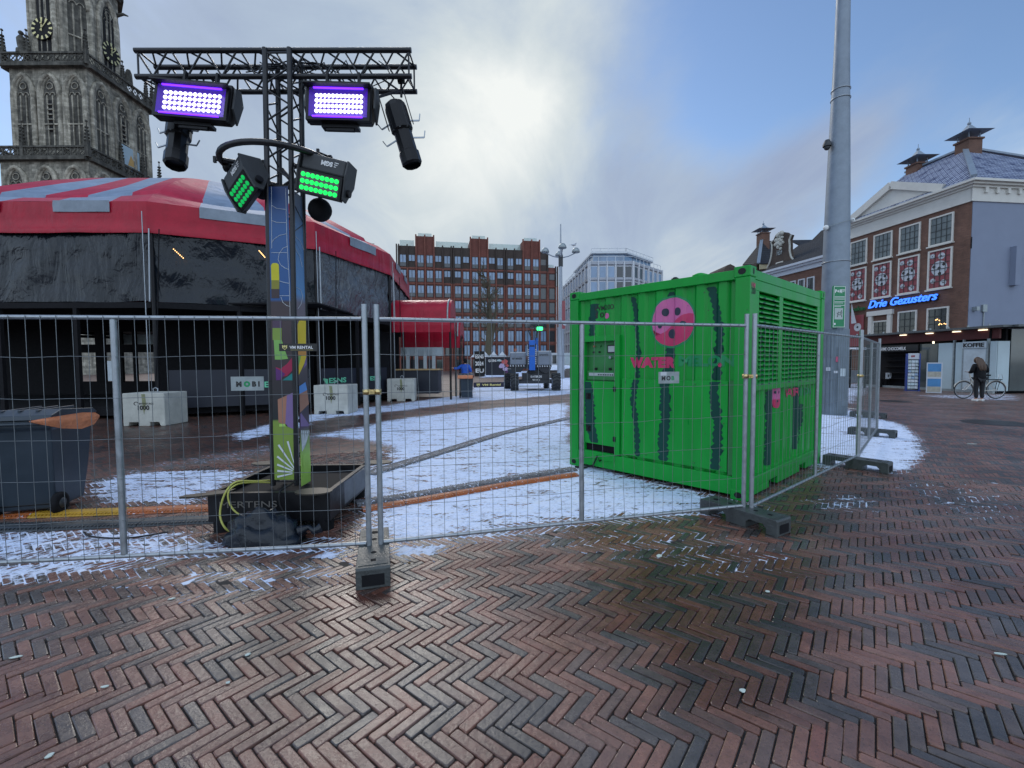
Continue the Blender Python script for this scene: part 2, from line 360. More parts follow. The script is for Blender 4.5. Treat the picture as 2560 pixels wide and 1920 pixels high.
def ground_material(name, bricks):
    m = bpy.data.materials.new(name); m.use_nodes = True; t = m.node_tree; b = t.nodes['Principled BSDF']
    at = nd(t, 'ShaderNodeAttribute'); at.attribute_name = 'state'
    sp = nd(t, 'ShaderNodeSeparateColor'); t.links.new(at.outputs['Color'], sp.inputs[0])
    geo = nd(t, 'ShaderNodeNewGeometry')
    def nz(sc, det=5, ro=.6, stretch=None):
        n = nd(t, 'ShaderNodeTexNoise'); n.inputs['Scale'].default_value = sc; n.inputs['Detail'].default_value = det; n.inputs['Roughness'].default_value = ro
        if stretch:
            mp = nd(t, 'ShaderNodeMapping'); mp.inputs['Scale'].default_value = stretch; t.links.new(geo.outputs['Position'], mp.inputs[0]); t.links.new(mp.outputs[0], n.inputs['Vector'])
        else: t.links.new(geo.outputs['Position'], n.inputs['Vector'])
        return n.outputs[0]
    tone = sp.outputs[0]
    hgt = None
    if not bricks:   # the same bond, drawn, where single bricks are only a few millimetres on the picture
        mp = nd(t, 'ShaderNodeMapping'); mp.inputs['Rotation'].default_value = (0, 0, 0)
        sx = nd(t, 'ShaderNodeSeparateXYZ'); t.links.new(geo.outputs['Position'], sx.inputs[0])
        U = mathn(t, 'ADD', mathn(t, 'MULTIPLY', sx.outputs[0], BA.x/BW), mathn(t, 'MULTIPLY', sx.outputs[1], BA.y/BW))
        V = mathn(t, 'ADD', mathn(t, 'MULTIPLY', sx.outputs[0], BB.x/BW), mathn(t, 'MULTIPLY', sx.outputs[1], BB.y/BW))
        i = mathn(t, 'FLOOR', U); j = mathn(t, 'FLOOR', V)
        k = mathn(t, 'FLOORED_MODULO', mathn(t, 'ADD', i, j), 8.0)
        hor = mathn(t, 'LESS_THAN', k, 3.5); ver = mathn(t, 'SUBTRACT', 1.0, hor)
        fu = mathn(t, 'FRACT', U); fv = mathn(t, 'FRACT', V)
        along = mathn(t, 'ADD', mathn(t, 'MULTIPLY', hor, mathn(t, 'ADD', k, fu)), mathn(t, 'MULTIPLY', ver, mathn(t, 'ADD', mathn(t, 'SUBTRACT', k, 4.0), fv)))
        across = mathn(t, 'ADD', mathn(t, 'MULTIPLY', hor, fv), mathn(t, 'MULTIPLY', ver, fu))
        e1 = mathn(t, 'MINIMUM', along, mathn(t, 'SUBTRACT', 4.0, along)); e2 = mathn(t, 'MINIMUM', across, mathn(t, 'SUBTRACT', 1.0, across))
        edge = mathn(t, 'MINIMUM', e1, e2); brick = smooth(t, edge, .03, .13)
        idx = mathn(t, 'ADD', i, mathn(t, 'MULTIPLY', hor, mathn(t, 'MULTIPLY', k, -1.0)))
        idy = mathn(t, 'ADD', j, mathn(t, 'MULTIPLY', ver, mathn(t, 'SUBTRACT', 4.0, k)))
        cc = nd(t, 'ShaderNodeCombineXYZ'); t.links.new(idx, cc.inputs[0]); t.links.new(idy, cc.inputs[1]); t.links.new(hor, cc.inputs[2])
        wn = nd(t, 'ShaderNodeTexWhiteNoise', noise_dimensions='3D'); t.links.new(cc.outputs[0], wn.inputs['Vector']); tone = wn.outputs['Value']
        hgt = brick
    cr = nd(t, 'ShaderNodeValToRGB'); t.links.new(tone, cr.inputs[0]); cr.color_ramp.interpolation = 'LINEAR'
    e = cr.color_ramp.elements; e[0].position = 0; e[0].color = (.052, .047, .048, 1); e[1].position = 1; e[1].color = (.23, .098, .056, 1)
    for p, c in ((.18, (.066, .056, .054, 1)), (.30, (.096, .070, .060, 1)), (.42, (.145, .070, .052, 1)), (.62, (.180, .076, .053, 1)), (.8, (.225, .096, .064, 1)), (.93, (.175, .054, .037, 1))):
        q = e.new(p); q.color = c
    # surface dirt and worn light bloom on the bricks
    n1 = nz(9, 8, .7); n2 = nz(1.1, 5, .6); n3 = nz(70, 4, .7)
    v = nd(t, 'ShaderNodeMapRange'); t.links.new(n1, v.inputs[0]); v.inputs[1].default_value = .3; v.inputs[2].default_value = .7; v.inputs[3].default_value = .66; v.inputs[4].default_value = 1.34
    pit = nd(t, 'ShaderNodeMapRange'); t.links.new(n3, pit.inputs[0]); pit.inputs[1].default_value = .34; pit.inputs[2].default_value = .44; pit.inputs[3].default_value = .5; pit.inputs[4].default_value = 1.0
    sc = nd(t, 'ShaderNodeVectorMath', operation='SCALE'); t.links.new(cr.outputs[0], sc.inputs[0]); t.links.new(mathn(t, 'MULTIPLY', v.outputs[0], pit.outputs[0]), sc.inputs['Scale'])
    dry = nd(t, 'ShaderNodeMix', data_type='RGBA'); dry.blend_type = 'MIX'
    # dry bricks are paler and greyer, soaked ones darker
    wetf = mathn(t, 'ADD', sp.outputs[2], mathn(t, 'MULTIPLY', smooth(t, n2, .40, .60), .55), clamp=True)
    t.links.new(mathn(t, 'MULTIPLY', mathn(t, 'SUBTRACT', 1.0, wetf), .16), dry.inputs[0]); t.links.new(sc.outputs[0], dry.inputs[6]); dry.inputs[7].default_value = (.27, .235, .22, 1)
    dk = nd(t, 'ShaderNodeVectorMath', operation='SCALE'); t.links.new(dry.outputs[2], dk.inputs[0])
    t.links.new(mathn(t, 'SUBTRACT', 1.06, mathn(t, 'MULTIPLY', wetf, .56)), dk.inputs['Scale'])
    colr = dk.outputs[0]
    if not bricks:
        mj = nd(t, 'ShaderNodeMix', data_type='RGBA'); t.links.new(hgt, mj.inputs[0]); mj.inputs[6].default_value = (.018, .016, .015, 1); t.links.new(colr, mj.inputs[7]); colr = mj.outputs[2]
    # snow
    ns = nz(15, 6, .72, (1, 1, 1)); ns2 = nz(2.4, 5, .65, (1, 2.2, 1)); trk = nz(.55, 3, .5, (1.0, 3.0, 1))
    s = mathn(t, 'ADD', sp.outputs[1], mathn(t, 'ADD', mathn(t, 'MULTIPLY', mathn(t, 'SUBTRACT', ns, .5), 1.15), mathn(t, 'MULTIPLY', mathn(t, 'SUBTRACT', ns2, .5), .65)))
    if not bricks: s = mathn(t, 'ADD', s, mathn(t, 'MULTIPLY', mathn(t, 'SUBTRACT', 1.0, hgt), .16))
    s = mathn(t, 'SUBTRACT', s, mathn(t, 'MULTIPLY', smooth(t, mathn(t, 'ABSOLUTE', mathn(t, 'SUBTRACT', trk, .5)), .022, .004), .16)); gate = smooth(t, sp.outputs[1], .10, .28)
    sm = mathn(t, 'MULTIPLY', smooth(t, s, .50, .565), gate)
    ms = nd(t, 'ShaderNodeMix', data_type='RGBA'); t.links.new(sm, ms.inputs[0]); t.links.new(colr, ms.inputs[6]); sc2 = nd(t, 'ShaderNodeMix', data_type='RGBA'); t.links.new(smooth(t, mathn(t, 'ADD', s, mathn(t, 'MULTIPLY', mathn(t, 'SUBTRACT', n3, .5), .2)), .52, .74), sc2.inputs[0]); sc2.inputs[6].default_value = (.40, .46, .58, 1); sc2.inputs[7].default_value = (.66, .75, .95, 1); t.links.new(sc2.outputs[2], ms.inputs[7])
    t.links.new(ms.outputs[2], b.inputs['Base Color'])
    # wet film
    rg = nd(t, 'ShaderNodeMapRange'); t.links.new(mathn(t, 'ADD', mathn(t, 'MULTIPLY', n1, .5), mathn(t, 'MULTIPLY', n2, .5)), rg.inputs[0])
    rg.inputs[1].default_value = .38; rg.inputs[2].default_value = .62; rg.inputs[3].default_value = .13; rg.inputs[4].default_value = .46
    ro = mathn(t, 'ADD', rg.outputs[0], mathn(t, 'MULTIPLY', wetf, -.10)); ro = mathn(t, 'ADD', ro, mathn(t, 'MULTIPLY', sm, .4), clamp=True)
    ro = mathn(t, 'ADD', ro, 0.0 if bricks else .16, clamp=True); t.links.new(ro, b.inputs['Roughness']); b.inputs['Specular IOR Level'].default_value = .62
    bp = nd(t, 'ShaderNodeBump'); bp.inputs['Strength'].default_value = .55; bp.inputs['Distance'].default_value = .006
    hh = mathn(t, 'ADD', mathn(t, 'MULTIPLY', nz(28, 5, .7), 1.0), mathn(t, 'MULTIPLY', n3, .35))
    hh = mathn(t, 'ADD', hh, mathn(t, 'MULTIPLY', sm, 1.2))
    if hgt is not None: hh = mathn(t, 'ADD', hh, mathn(t, 'MULTIPLY', hgt, .8))
    t.links.new(hh, bp.inputs['Height']); t.links.new(bp.outputs[0], b.inputs['Normal'])
    return m
MT['far_paving'] = ground_material('paving_far', False)
MT['brick'] = ground_material('paving_brick', True)
def joint_mat():
    m = bpy.data.materials.new('sand_joint'); m.use_nodes = True; t = m.node_tree; b = t.nodes['Principled BSDF']; b.inputs['Roughness'].default_value = .8
    at = nd(t, 'ShaderNodeAttribute'); at.attribute_name = 'state'; sp = nd(t, 'ShaderNodeSeparateColor'); t.links.new(at.outputs['Color'], sp.inputs[0])
    g = nd(t, 'ShaderNodeNewGeometry'); n = nd(t, 'ShaderNodeTexNoise'); t.links.new(g.outputs['Position'], n.inputs['Vector']); n.inputs['Scale'].default_value = 7; n.inputs['Detail'].default_value = 5
    s = smooth(t, mathn(t, 'ADD', sp.outputs[1], mathn(t, 'MULTIPLY', mathn(t, 'SUBTRACT', n.outputs[0], .5), 1.3)), .28, .38)
    s = mathn(t, 'MULTIPLY', s, smooth(t, sp.outputs[1], .05, .2))
    ms = nd(t, 'ShaderNodeMix', data_type='RGBA'); t.links.new(s, ms.inputs[0]); ms.inputs[6].default_value = (.022, .019, .018, 1); ms.inputs[7].default_value = (.66, .73, .88, 1)
    t.links.new(ms.outputs[2], b.inputs['Base Color']); return m
MT['joint'] = joint_mat()
NEAR = 8.2      # single bricks are modelled up to this distance
def ground_sheet():
    rs = [0, .6, 1.2]; r = 1.4
    while r < NEAR+.3: rs.append(r); r += .16
    r = NEAR+.3
    while r < 60: rs.append(r); r *= 1.022
    while r < 900: rs.append(r); r *= 1.25
    az = [R(-62)+R(124)*k/190 for k in range(191)]
    full = az + [R(62)+ (2*PI-R(124))*k/40 for k in range(1, 40)]
    n = len(full); V = []; ST = []; F = []; MI = []
    for r in rs:
        for a in full:
            x, y = r*sin(a), r*cos(a)
            sn = snow(x, y) if abs(a) < 1.1 or a > 2*PI-1.1 else 0.; z = -.011+.0085*min(1, sn/.3) if r < NEAR+.16 else 0.
            V.append((x, y, z)); ST += [0.5, sn, wet(x, y), 1]
    for i in range(len(rs)-1):
        for k in range(n):
            F.append((i*n+k, i*n+(k+1) % n, (i+1)*n+(k+1) % n, (i+1)*n+k)); MI.append(0 if rs[i+1] < NEAR+.17 else 1)
    me = bpy.data.meshes.new('ground'); me.from_pydata(V, [], F); me.materials.append(MT['joint']); me.materials.append(MT['far_paving'])
    me.polygons.foreach_set('material_index', MI)
    at = me.attributes.new('state', 'FLOAT_COLOR', 'POINT'); at.data.foreach_set('color', ST)
    o = bpy.data.objects.new('ground', me); COL.objects.link(o); tag(o, 'wide town square ground, wet herringbone clinker paving with snow', kind='structure')
ground_sheet()
def paving():
    V = []; F = []; ST = []; SMF = []
    rn = random.Random(3); N = int((NEAR+.6)/BW*1.5)
    def brick(u0, v0, du, dv):
        cu, cv = (u0+du/2)*BW, (v0+dv/2)*BW; c = BA*cu + BB*cv
        r = math.hypot(c.x, c.y)
        if r > NEAR+.12 or c.y < 1.25 or abs(c.x) > c.y*1.22+.3: return
        hu, hv = du*BW/2-.0019, dv*BW/2-.0019
        hu += rn.uniform(-.0016, .001); hv += rn.uniform(-.0016, .001)
        an = rn.gauss(0, .010); ca, sa = cos(an), sin(an); ox, oy = rn.gauss(0, .0012), rn.gauss(0, .0012)
        tx, ty = rn.gauss(0, .016), rn.gauss(0, .010); z0 = rn.gauss(0, .0014)
        near = r < 5.2; b0 = len(V); cr_ = .010 if near else 0
        def ring(ins, z, cr):
            a, b = hu-ins, hv-ins
            if cr: return [(a, -b+cr, z), (a, b-cr, z), (a-cr, b, z), (-a+cr, b, z), (-a, b-cr, z), (-a, -b+cr, z), (-a+cr, -b, z), (a-cr, -b, z)]
            return [(a, -b, z), (a, b, z), (-a, b, z), (-a, -b, z)]
        if near: rings = [ring(.0050, 0, .005), ring(.0016, -.0016, .0065), ring(0, -.0060, .0075), ring(0, -.022, .0075)]
        else: rings = [ring(.0035, 0, 0), ring(0, -.004, 0), ring(0, -.02, 0)]
        n = len(rings[0]); tone = rn.random(); sn = snow(c.x, c.y); we = wet(c.x, c.y)
        # paviours laid the bricks in small runs of one batch
        tone = min(.999, max(0, tone*.8 + .2*(.5+1.2*noise.noise(Vector((c.x*2.2, c.y*2.2, 0))))))
        for qi, rg in enumerate(rings):
            sq_ = sn+(.24 if qi and sn > .06 else 0)
            for x, y, z in rg:
                x += rn.gauss(0, .0007) if near else 0; y += rn.gauss(0, .0007) if near else 0
                x, y = x*ca-y*sa+ox, x*sa+y*ca+oy
                p = c + BA*x + BB*y; V.append((p.x, p.y, z+z0+tx*x+ty*y)); ST.extend((tone, sq_, we, 1))
        F.append(tuple(range(b0, b0+n))); SMF.append(False)
        for q in range(len(rings)-1):
            for k in range(n): F.append((b0+q*n+k, b0+(q+1)*n+k, b0+(q+1)*n+(k+1) % n, b0+q*n+(k+1) % n)); SMF.append(False)
    for i in range(-N, N):
        for j in range(-N, N):
            k = (i+j) % 8
            if k == 0: brick(i, j, 4, 1)
            elif k == 4: brick(i, j, 1, 4)
    me = bpy.data.meshes.new('paving'); me.from_pydata(V, [], F); me.materials.append(MT['brick']); me.polygons.foreach_set('use_smooth', SMF)
    at = me.attributes.new('state', 'FLOAT_COLOR', 'POINT'); at.data.foreach_set('color', ST)
    o = bpy.data.objects.new('paving', me); COL.objects.link(o); tag(o, 'near herringbone clinker bricks of the square, wet with thin snow', kind='structure')
paving()
# ---------------------------------------------------------------- generator container
MT['green'] = M('container_green', (.003, .31, .034), .36, 0, .17, 2.2, .05, 30, spec=.35, rvar=.1, streak=(1.4, 1.4, .25))
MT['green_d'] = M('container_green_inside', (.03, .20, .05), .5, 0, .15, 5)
MT['teal'] = M('dark_green_stripe_paint', (.002, .058, .042), .5, 0, .12, 4, spec=.3)
MT['pink_l'] = M('pale_pink_paint', (.60, .13, .33), .4, 0, .10, 5)
MT['pink_d'] = M('deep_pink_paint', (.55, .028, .12), .4, 0, .10, 5)
MT['turq'] = M('turquoise_paint', (.003, .255, .085), .4, 0, .1, 5)
MT['seed'] = M('seed_paint', (.02, .025, .05), .5, 0, .1)
def worn(key, dirt=(.05, .055, .045)):
    m = MT[key]; t = m.node_tree; b = t.nodes['Principled BSDF']; src = b.inputs['Base Color'].links[0].from_socket
    tcx = nd(t, 'ShaderNodeTexCoord'); mp = nd(t, 'ShaderNodeMapping'); t.links.new(tcx.outputs['Object'], mp.inputs[0]); mp.inputs['Scale'].default_value = (3, 3, .35)
    n = nd(t, 'ShaderNodeTexNoise'); t.links.new(mp.outputs[0], n.inputs['Vector']); n.inputs['Scale'].default_value = 3; n.inputs['Detail'].default_value = 9; n.inputs['Roughness'].default_value = .8
    n2 = nd(t, 'ShaderNodeTexNoise'); t.links.new(tcx.outputs['Object'], n2.inputs['Vector']); n2.inputs['Scale'].default_value = 24; n2.inputs['Detail'].default_value = 4
    f = mathn(t, 'ADD', mathn(t, 'MULTIPLY', smooth(t, n.outputs[0], .56, .74), .45), mathn(t, 'MULTIPLY', smooth(t, n2.outputs[0], .70, .74), .6), clamp=True)
    x = nd(t, 'ShaderNodeMix', data_type='RGBA'); t.links.new(f, x.inputs[0]); t.links.new(src, x.inputs[6]); x.inputs[7].default_value = (*dirt, 1); t.links.new(x.outputs[2], b.inputs['Base Color'])
worn('green'); worn('pink_l', (.2, .12, .14)); worn('pink_d', (.15, .08, .08))
CT = .841; CN = (2.568, 4.865, 0); CL, CW, CH = 2.54, 2.865, 2.59
cont = thing('generator_container', 'bright green generator container painted like a watermelon, standing behind the fence', 'container', CN, PI/2-CT)
CMI = cont.matrix_basis.inverted()
def FP(px, py, axis, off=0.):
    """point of the picture -> position on one of the container's two faces"""
    o = CMI @ Vector((0, 0, EYE)); d = CMI.to_3x3() @ ray(px, py)
    t = (off-o[axis])/d[axis]; p = o+d*t
    return (p[1-axis], p[2])
FL = lambda px, py: FP(px, py, 0)     # left face: (along, height)
FR = lambda px, py: FP(px, py, 1)     # right face
PER = .262
def corr(s):
    q = (s % PER)/PER
    for a, b, v0, v1 in ((0, .34, 0, 0), (.34, .48, 0, 1), (.48, .86, 1, 1), (.86, 1.001, 1, 0)):
        if a <= q <= b: return v0+(v1-v0)*(q-a)/(b-a)
    return 0
def breaks(a, b):
    l = [a]; k = int(a/PER)-1
    while k*PER < b+PER:
        for q in (0, .34, .48, .86):
            s = (k+q)*PER
            if a < s < b: l.append(s)
        k += 1
    return sorted(l)+[b]
DEP = .034
def sheet(mb, a, b, z0, z1, base, axis, depth=DEP, outward=-1):
    """corrugated sheet on face x=base (axis 0) or y=base (axis 1)"""
    bs = breaks(a, b)
    for p, q in zip(bs, bs[1:]):
        dp, dq = base-outward*depth*corr(p+1e-6), base-outward*depth*corr(q-1e-6)
        v = [(dp, p, z0), (dq, q, z0), (dq, q, z1), (dp, p, z1)]
        if axis == 1: v = [(y, x, z) for x, y, z in v]
        mb.quad(*v)
mb = MB(); P_ = .155
for x in (0, CW-P_):
    for y in (0, CL-P_): mb.box(x, x+P_, y, y+P_, .11, CH-.12)
build_each(mb, 'corner_post', 'green', cont, bevel=.006)
mb = MB()
for x0, x1, y0, y1 in ((P_, CW-P_, .01, .10), (P_, CW-P_, CL-.10, CL-.01), (.01, .10, P_, CL-P_), (CW-.10, CW-.01, P_, CL-P_)): mb.box(x0, x1, y0, y1, CH-.135, CH-.03)
build_each(mb, 'top_rail', 'green', cont, bevel=.006)
mb = MB()
mb.box(.008, .10, P_, CL-P_, .05, .255); mb.box(CW-.1, CW-.01, P_, CL-P_, .05, .2)
for y0, y1 in ((.006, .1), (CL-.1, CL-.01)):      # long sides have fork pockets
    mb.box(P_, CW-P_, y0, y1, .12, .24)
    for a, b in ((P_, .72), (1.0, CW-1.0), (CW-.72, CW-P_)): mb.box(a, b, y0+.002, y1-.002, .03, .119)
mb.build('bottom_rail', 'green', cont, bevel=.006)
mb = MB(); sheet(mb, P_, CL-P_, CH-.2, CH-.19, 1, 0)
mb = MB(); mb.box(.05, CW-.05, .05, CL-.05, CH-.07, CH-.05); mb.build('roof', 'green', cont)
mb = MB(); mb.box(.1, CW-.1, .1, CL-.1, .1, .14); mb.build('floor_plate', 'black', cont)
for x in (-.004, CW-.172):
    for y in (-.004, CL-.172):
        for z in (0, CH-.12):
            mb = MB(); mb.box(x, x+.176, y, y+.176, z, z+.12); c = mb.build('corner_casting', 'green', cont, bevel=.012)
            h = MB()
            ell = lambda rx, ry: [(rx*cos(2*PI*k/16), ry*sin(2*PI*k/16)) for k in range(16)]
            if x < 0: h.prism(ell(.042, .034), (x-.0015, y+.088, z+.062), (0, 1, 0), (0, 0, 1), (-.0015, 0, 0))
            if y < 0: h.prism(ell(.018, .036), (x+.088, y-.0015, z+.062), (1, 0, 0), (0, 0, 1), (0, -.0015, 0))
            if h.v: h.build('casting_hole', 'black', c)
# left face
ycorr = .045
hy0, hz1 = FL(1818, 956)[0], FL(1700, 951)[1]; hy1 = FL(1552, 945)[0]; hz0 = .29
dy0, dy1 = FL(1549, 870)[0], FL(1460, 870)[0]; dz1 = FL(1500, 843)[1]+.02
mb = MB(); mb.box(.022, .06, hy0, hy1, hz0, hz1); hatch = mb.build('service_panel', 'green', cont, bevel=.004)
mb = MB()
for k in range(5):
    for z in (hz0+.05, hz1-.04): mb.cyl((.0225, hy0+.06+(hy1-hy0-.12)*k/4, z), (.012, hy0+.06+(hy1-hy0-.12)*k/4, z), .009, 8)
for z in (.55, .85): 
    for y in (hy0+.04, hy1-.04): mb.cyl((.0225, y, z), (.012, y, z), .009, 8)
build_each(mb, 'bolt', 'green_d', hatch)
mb = MB(); mb.box(.035, .075, hy0-.075, hy0-.012, hz0-.03, hz1+.01); mb.build('groove', 'green_d', cont)
mb = MB(); sheet(mb, P_-.01, dy0+.01, .2, CH-.10, ycorr, 0); sheet(mb, dy0+.01, CL-P_+.01, dz1-.02, CH-.10, ycorr, 0); mb.build('end_wall', 'green', cont)
# control cabinet: frame round a recess, door below, black opening under it
rz0, rz1 = FL(1500, 952)[1], FL(1500, 853)[1]; ry0, ry1 = FL(1537, 900)[0], FL(1462, 900)[0]
oz0, oz1 = FL(1500, 1150)[1], FL(1500, 1112)[1]
mb = MB()
mb.box(-.004, .05, dy0, ry0, hz0-.02, dz1); mb.box(-.004, .05, ry1, dy1+.03, hz0-.02, dz1); mb.box(-.004, .05, ry0, ry1, rz1, dz1); mb.box(-.004, .05, ry0, ry1, hz0-.02, oz0)
mb.build('cabinet_frame', 'green', cont, bevel=.003)
mb = MB(); mb.box(.004, .045, ry0+.004, ry1-.004, oz1, rz0-.006); cd = mb.build('cabinet_door', 'green', cont, bevel=.003)
for z in (FL(1535, 973)[1], FL(1535, 1098)[1]):
    m2 = MB(); m2.box(-.012, .003, ry0-.022, ry0+.022, z-.035, z+.035); m2.build('hinge', 'black', cd, bevel=.003)
for z in (FL(1470, 990)[1], FL(1470, 1070)[1]):
    m2 = MB(); m2.box(-.008, .003, ry1-.11, ry1-.03, z-.045, z+.045); m2.box(-.02, -.0085, ry1-.085, ry1-.06, z-.03, z+.03); m2.build('latch', 'black', cd, bevel=.003)
mb = MB(); mb.box(.085, .13, ry0, ry1, rz0, rz1); mb.box(.05, .12, ry0-.002, ry0+.004, rz0, rz1); mb.box(.05, .12, ry1-.004, ry1+.002, rz0, rz1); mb.box(.05, .12, ry0+.004, ry1-.004, rz0-.004, rz0+.004); mb.box(.05, .12, ry0+.004, ry1-.004, rz1-.004, rz1+.004)
pan = mb.build('control_panel', 'green_d', cont)
MT['screen'] = M('grey_display', (.42, .46, .46), .2, 0, .15, 12)
MT['lampred'] = M('orange_indicator', (.5, .12, .04), .35, 0, .1)
w_ = ry1-ry0; h_ = rz1-rz0
m2 = MB(); m2.box(.072, .0845, ry0+.03*w_, ry0+.34*w_, rz1-.30*h_, rz1-.10*h_); m2.m = 1; m2.box(.069, .0719, ry0+.06*w_, ry0+.31*w_, rz1-.275*h_, rz1-.125*h_); m2.build('display', ['black', 'screen'], pan)
m2 = MB(); m2.cyl((.0845, ry0+.22*w_, rz1-.41*h_), (.045, ry0+.22*w_, rz1-.41*h_), .02, 14); m2.build('knob', 'galv', pan)
for i, (p, q, mm) in enumerate(((.78, .12, 'lampred'), (.58, .12, 'green_d'), (.80, .27, 'black'), (.60, .27, 'black'))):
    m2 = MB(); m2.cyl((.0845, ry0+p*w_, rz1-q*h_), (.06, ry0+p*w_, rz1-q*h_), .012, 10); m2.build('button', mm, pan)
m2 = MB(); m2.box(.035, .084, ry0+.02, ry1-.02, rz0+.01, rz0+.25*h_); m2.m = 1; m2.box(.031, .0349, ry0+.04, ry1-.05, rz0+.12*h_, rz0+.2*h_)
m2.m = 2
for k in range(9): m2.box(.027, .0309, ry0+.05+k*.03, ry0+.067+k*.03, rz0+.135*h_, rz0+.17*h_)
m2.build('breaker_box', ['green_d', 'screen', 'black'], pan, bevel=.002)
for p in (.25, .72):
    m2 = MB(); m2.box(.065, .084, ry0+p*w_-.018, ry0+p*w_+.018, rz0+.27*h_, rz0+.33*h_); m2.build('hinge', 'black', pan)
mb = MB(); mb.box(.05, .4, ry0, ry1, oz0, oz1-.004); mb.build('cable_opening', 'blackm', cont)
mb = MB(); p0 = (.04, ry0+.22, oz0+.02)
mb.tube([p0, (-.03, ry0+.23, oz0-.01), (-.045, ry0+.26, .22), (-.04, ry0+.33, .08), (-.06, ry0+.46, .02), (-.1, ry0+.62, .014)], .012, 8); tag(mb.build('power_cable', 'black', None), None)
pc = bpy.data.objects['power_cable']; pc.matrix_basis = cont.matrix_basis.copy(); tag(pc, 'short black power cable hanging from the green container\'s opening to the snow', 'cable')
# right face with the two louvre grilles
mb = MB(); sheet(mb, P_-.01, CW-P_+.01, .2, 1.32, ycorr, 1); mb.build('side_wall', 'green', cont); mb = MB(); sheet(mb, P_-.01, CW-P_+.01, .2, CH-.1, CL-.045, 1, outward=1); mb.build('side_wall', 'green', cont)
mb = MB(); sheet(mb, P_-.01, CL-P_+.01, .2, CH-.1, CW-.045, 0, outward=1); mb.build('back_wall', 'green', cont)
g0, g1, g2, g3 = FR(1900, 800)[0], FR(1951, 800)[0], FR(1960, 800)[0], FR(2046, 800)[0]; gz0, gz1 = 1.30, CH-.25
mb = MB(); mb.box(P_, CW-P_, .012, .05, gz1, CH-.137); mb.box(P_, CW-P_, .012, .05, 1.22, gz0)
for a, b in ((P_, g0), (g1, g2), (g3, CW-P_)): mb.box(a, b, .012, .05, gz0, gz1)
mb.build('grille_frame', 'green', cont, bevel=.004)
mb = MB(); mb.box(g0-.02, g3+.02, .13, .14, gz0, gz1); mb.build('grille_backing', 'green_d', cont)
NS = 19
def slatz(k): return gz0 + (gz1-gz0)*(k+.5)/NS
for a, b in ((g0, g1), (g2, g3)):
    mb = MB()
    for k in range(NS):
        z = slatz(k); mb.add([(a, .012, z-.034), (b, .012, z-.034), (b, .07, z+.026), (a, .07, z+.026), (a, .016, z-.036), (b, .016, z-.036), (b, .074, z+.022), (a, .074, z+.022)], [(0, 1, 2, 3), (7, 6, 5, 4), (0, 4, 5, 1), (2, 6, 7, 3)])
        mb.box(a, b, .008, .013, z-.046, z-.030)
    mb.build('louvre_grille', 'green', cont)
# painted marks laid over the sheet metal
def decal(name, polys, mat, axis, depthfn, off, yb=(), zb=(), bz=True):
    """flat painted shapes that follow the folded sheet"""
    bm = bmesh.new()
    for P in polys:
        vs = [bm.verts.new((p, q, 0)) for p, q in P]
        try: bm.faces.new(vs)
        except ValueError: pass
    bmesh.ops.triangulate(bm, faces=bm.faces[:])
    for s in yb: bmesh.ops.bisect_plane(bm, geom=bm.verts[:]+bm.edges[:]+bm.faces[:], plane_co=(s, 0, 0), plane_no=(1, 0, 0))
    for v in bm.verts:
        a, z = v.co.x, v.co.y; d = depthfn(a, z)-off
        v.co = (d, a, z) if axis == 0 else (a, d, z)
    me = bpy.data.meshes.new(name); bm.to_mesh(me); bm.free(); me.materials.append(MT[mat]); o = bpy.data.objects.new(name, me); COL.objects.link(o); o.parent = cont; return o
dcor = lambda a, z: ycorr + DEP*corr(a)
YB = breaks(P_, CL-P_)[1:-1]; XB = breaks(P_, CW-P_)[1:-1]
def stripe(cl, w, z0, z1, seed, face=FL, n=None, amp=.028):
    """ragged watermelon stripe along a traced centre line"""
    pts = sorted([(face(x, y)[1], face(x, y)[0]) for x, y in cl])
    rn = random.Random(seed)
    def cx(z):
        if z <= pts[0][0]: return pts[0][1]
        for (a, p), (b, q) in zip(pts, pts[1:]):
            if a <= z <= b: return p+(q-p)*(z-a)/(b-a)
        return pts[-1][1]
    L_, R_ = [], []
    for side, out in ((1, L_), (-1, R_)):
        z = z0
        while z < z1:
            st = rn.uniform(.045, .10); e = rn.random() < .25; am = amp*(1.5 if e else 1)*rn.uniform(.6, 1.1)
            k = rn.uniform(-.006, .006)
            for q in ([0, .12, .35, .65, .9] if rn.random() < .6 else [0, .45, .55]):
                zz_ = z+st*q
                if zz_ < z1: out.append((cx(zz_)+side*(w/2+k+am*(sin(PI*q)**.7 if q else 0)), zz_))
            z += st
        out.append((cx(z1)+side*w*.42, z1))
    return L_+R_[::-1]
s1 = [(1483, 745), (1478, 770), (1472, 850)]; s1b = [(1468, 955), (1474, 1010), (1476, 1060), (1486, 1110)]
s2 = [(1572, 730), (1582, 775), (1590, 880), (1587, 950), (1580, 1000), (1590, 1080), (1592, 1172)]
s3 = [(1668, 868), (1666, 900), (1660, 960), (1662, 1050), (1655, 1100), (1658, 1195)]
s4 = [(1766, 702), (1780, 745), (1795, 830), (1790, 900), (1782, 980), (1792, 1060), (1790, 1130), (1776, 1225)]
ZT = CH-.17
decal('stripe', [stripe(s1, .10, dz1+.01, ZT-.03, 1)], 'teal', 0, dcor, .003, YB)
decal('stripe', [stripe(s1b, .13, oz1+.02, rz0-.02, 2)], 'teal', 0, lambda a, z: .004, .003)
for i, (s, w) in enumerate(((s2, .045), (s3, .092), (s4, .070))):
    decal('stripe', [stripe(s, w, hz0+.01, hz1-.005, 10+i)], 'teal', 0, lambda a, z: .022, .003)
    decal('stripe', [stripe(s, w, hz1+.01, (FL(1668, 868)[1] if i == 1 else ZT), 20+i)], 'teal', 0, dcor, .003, YB)
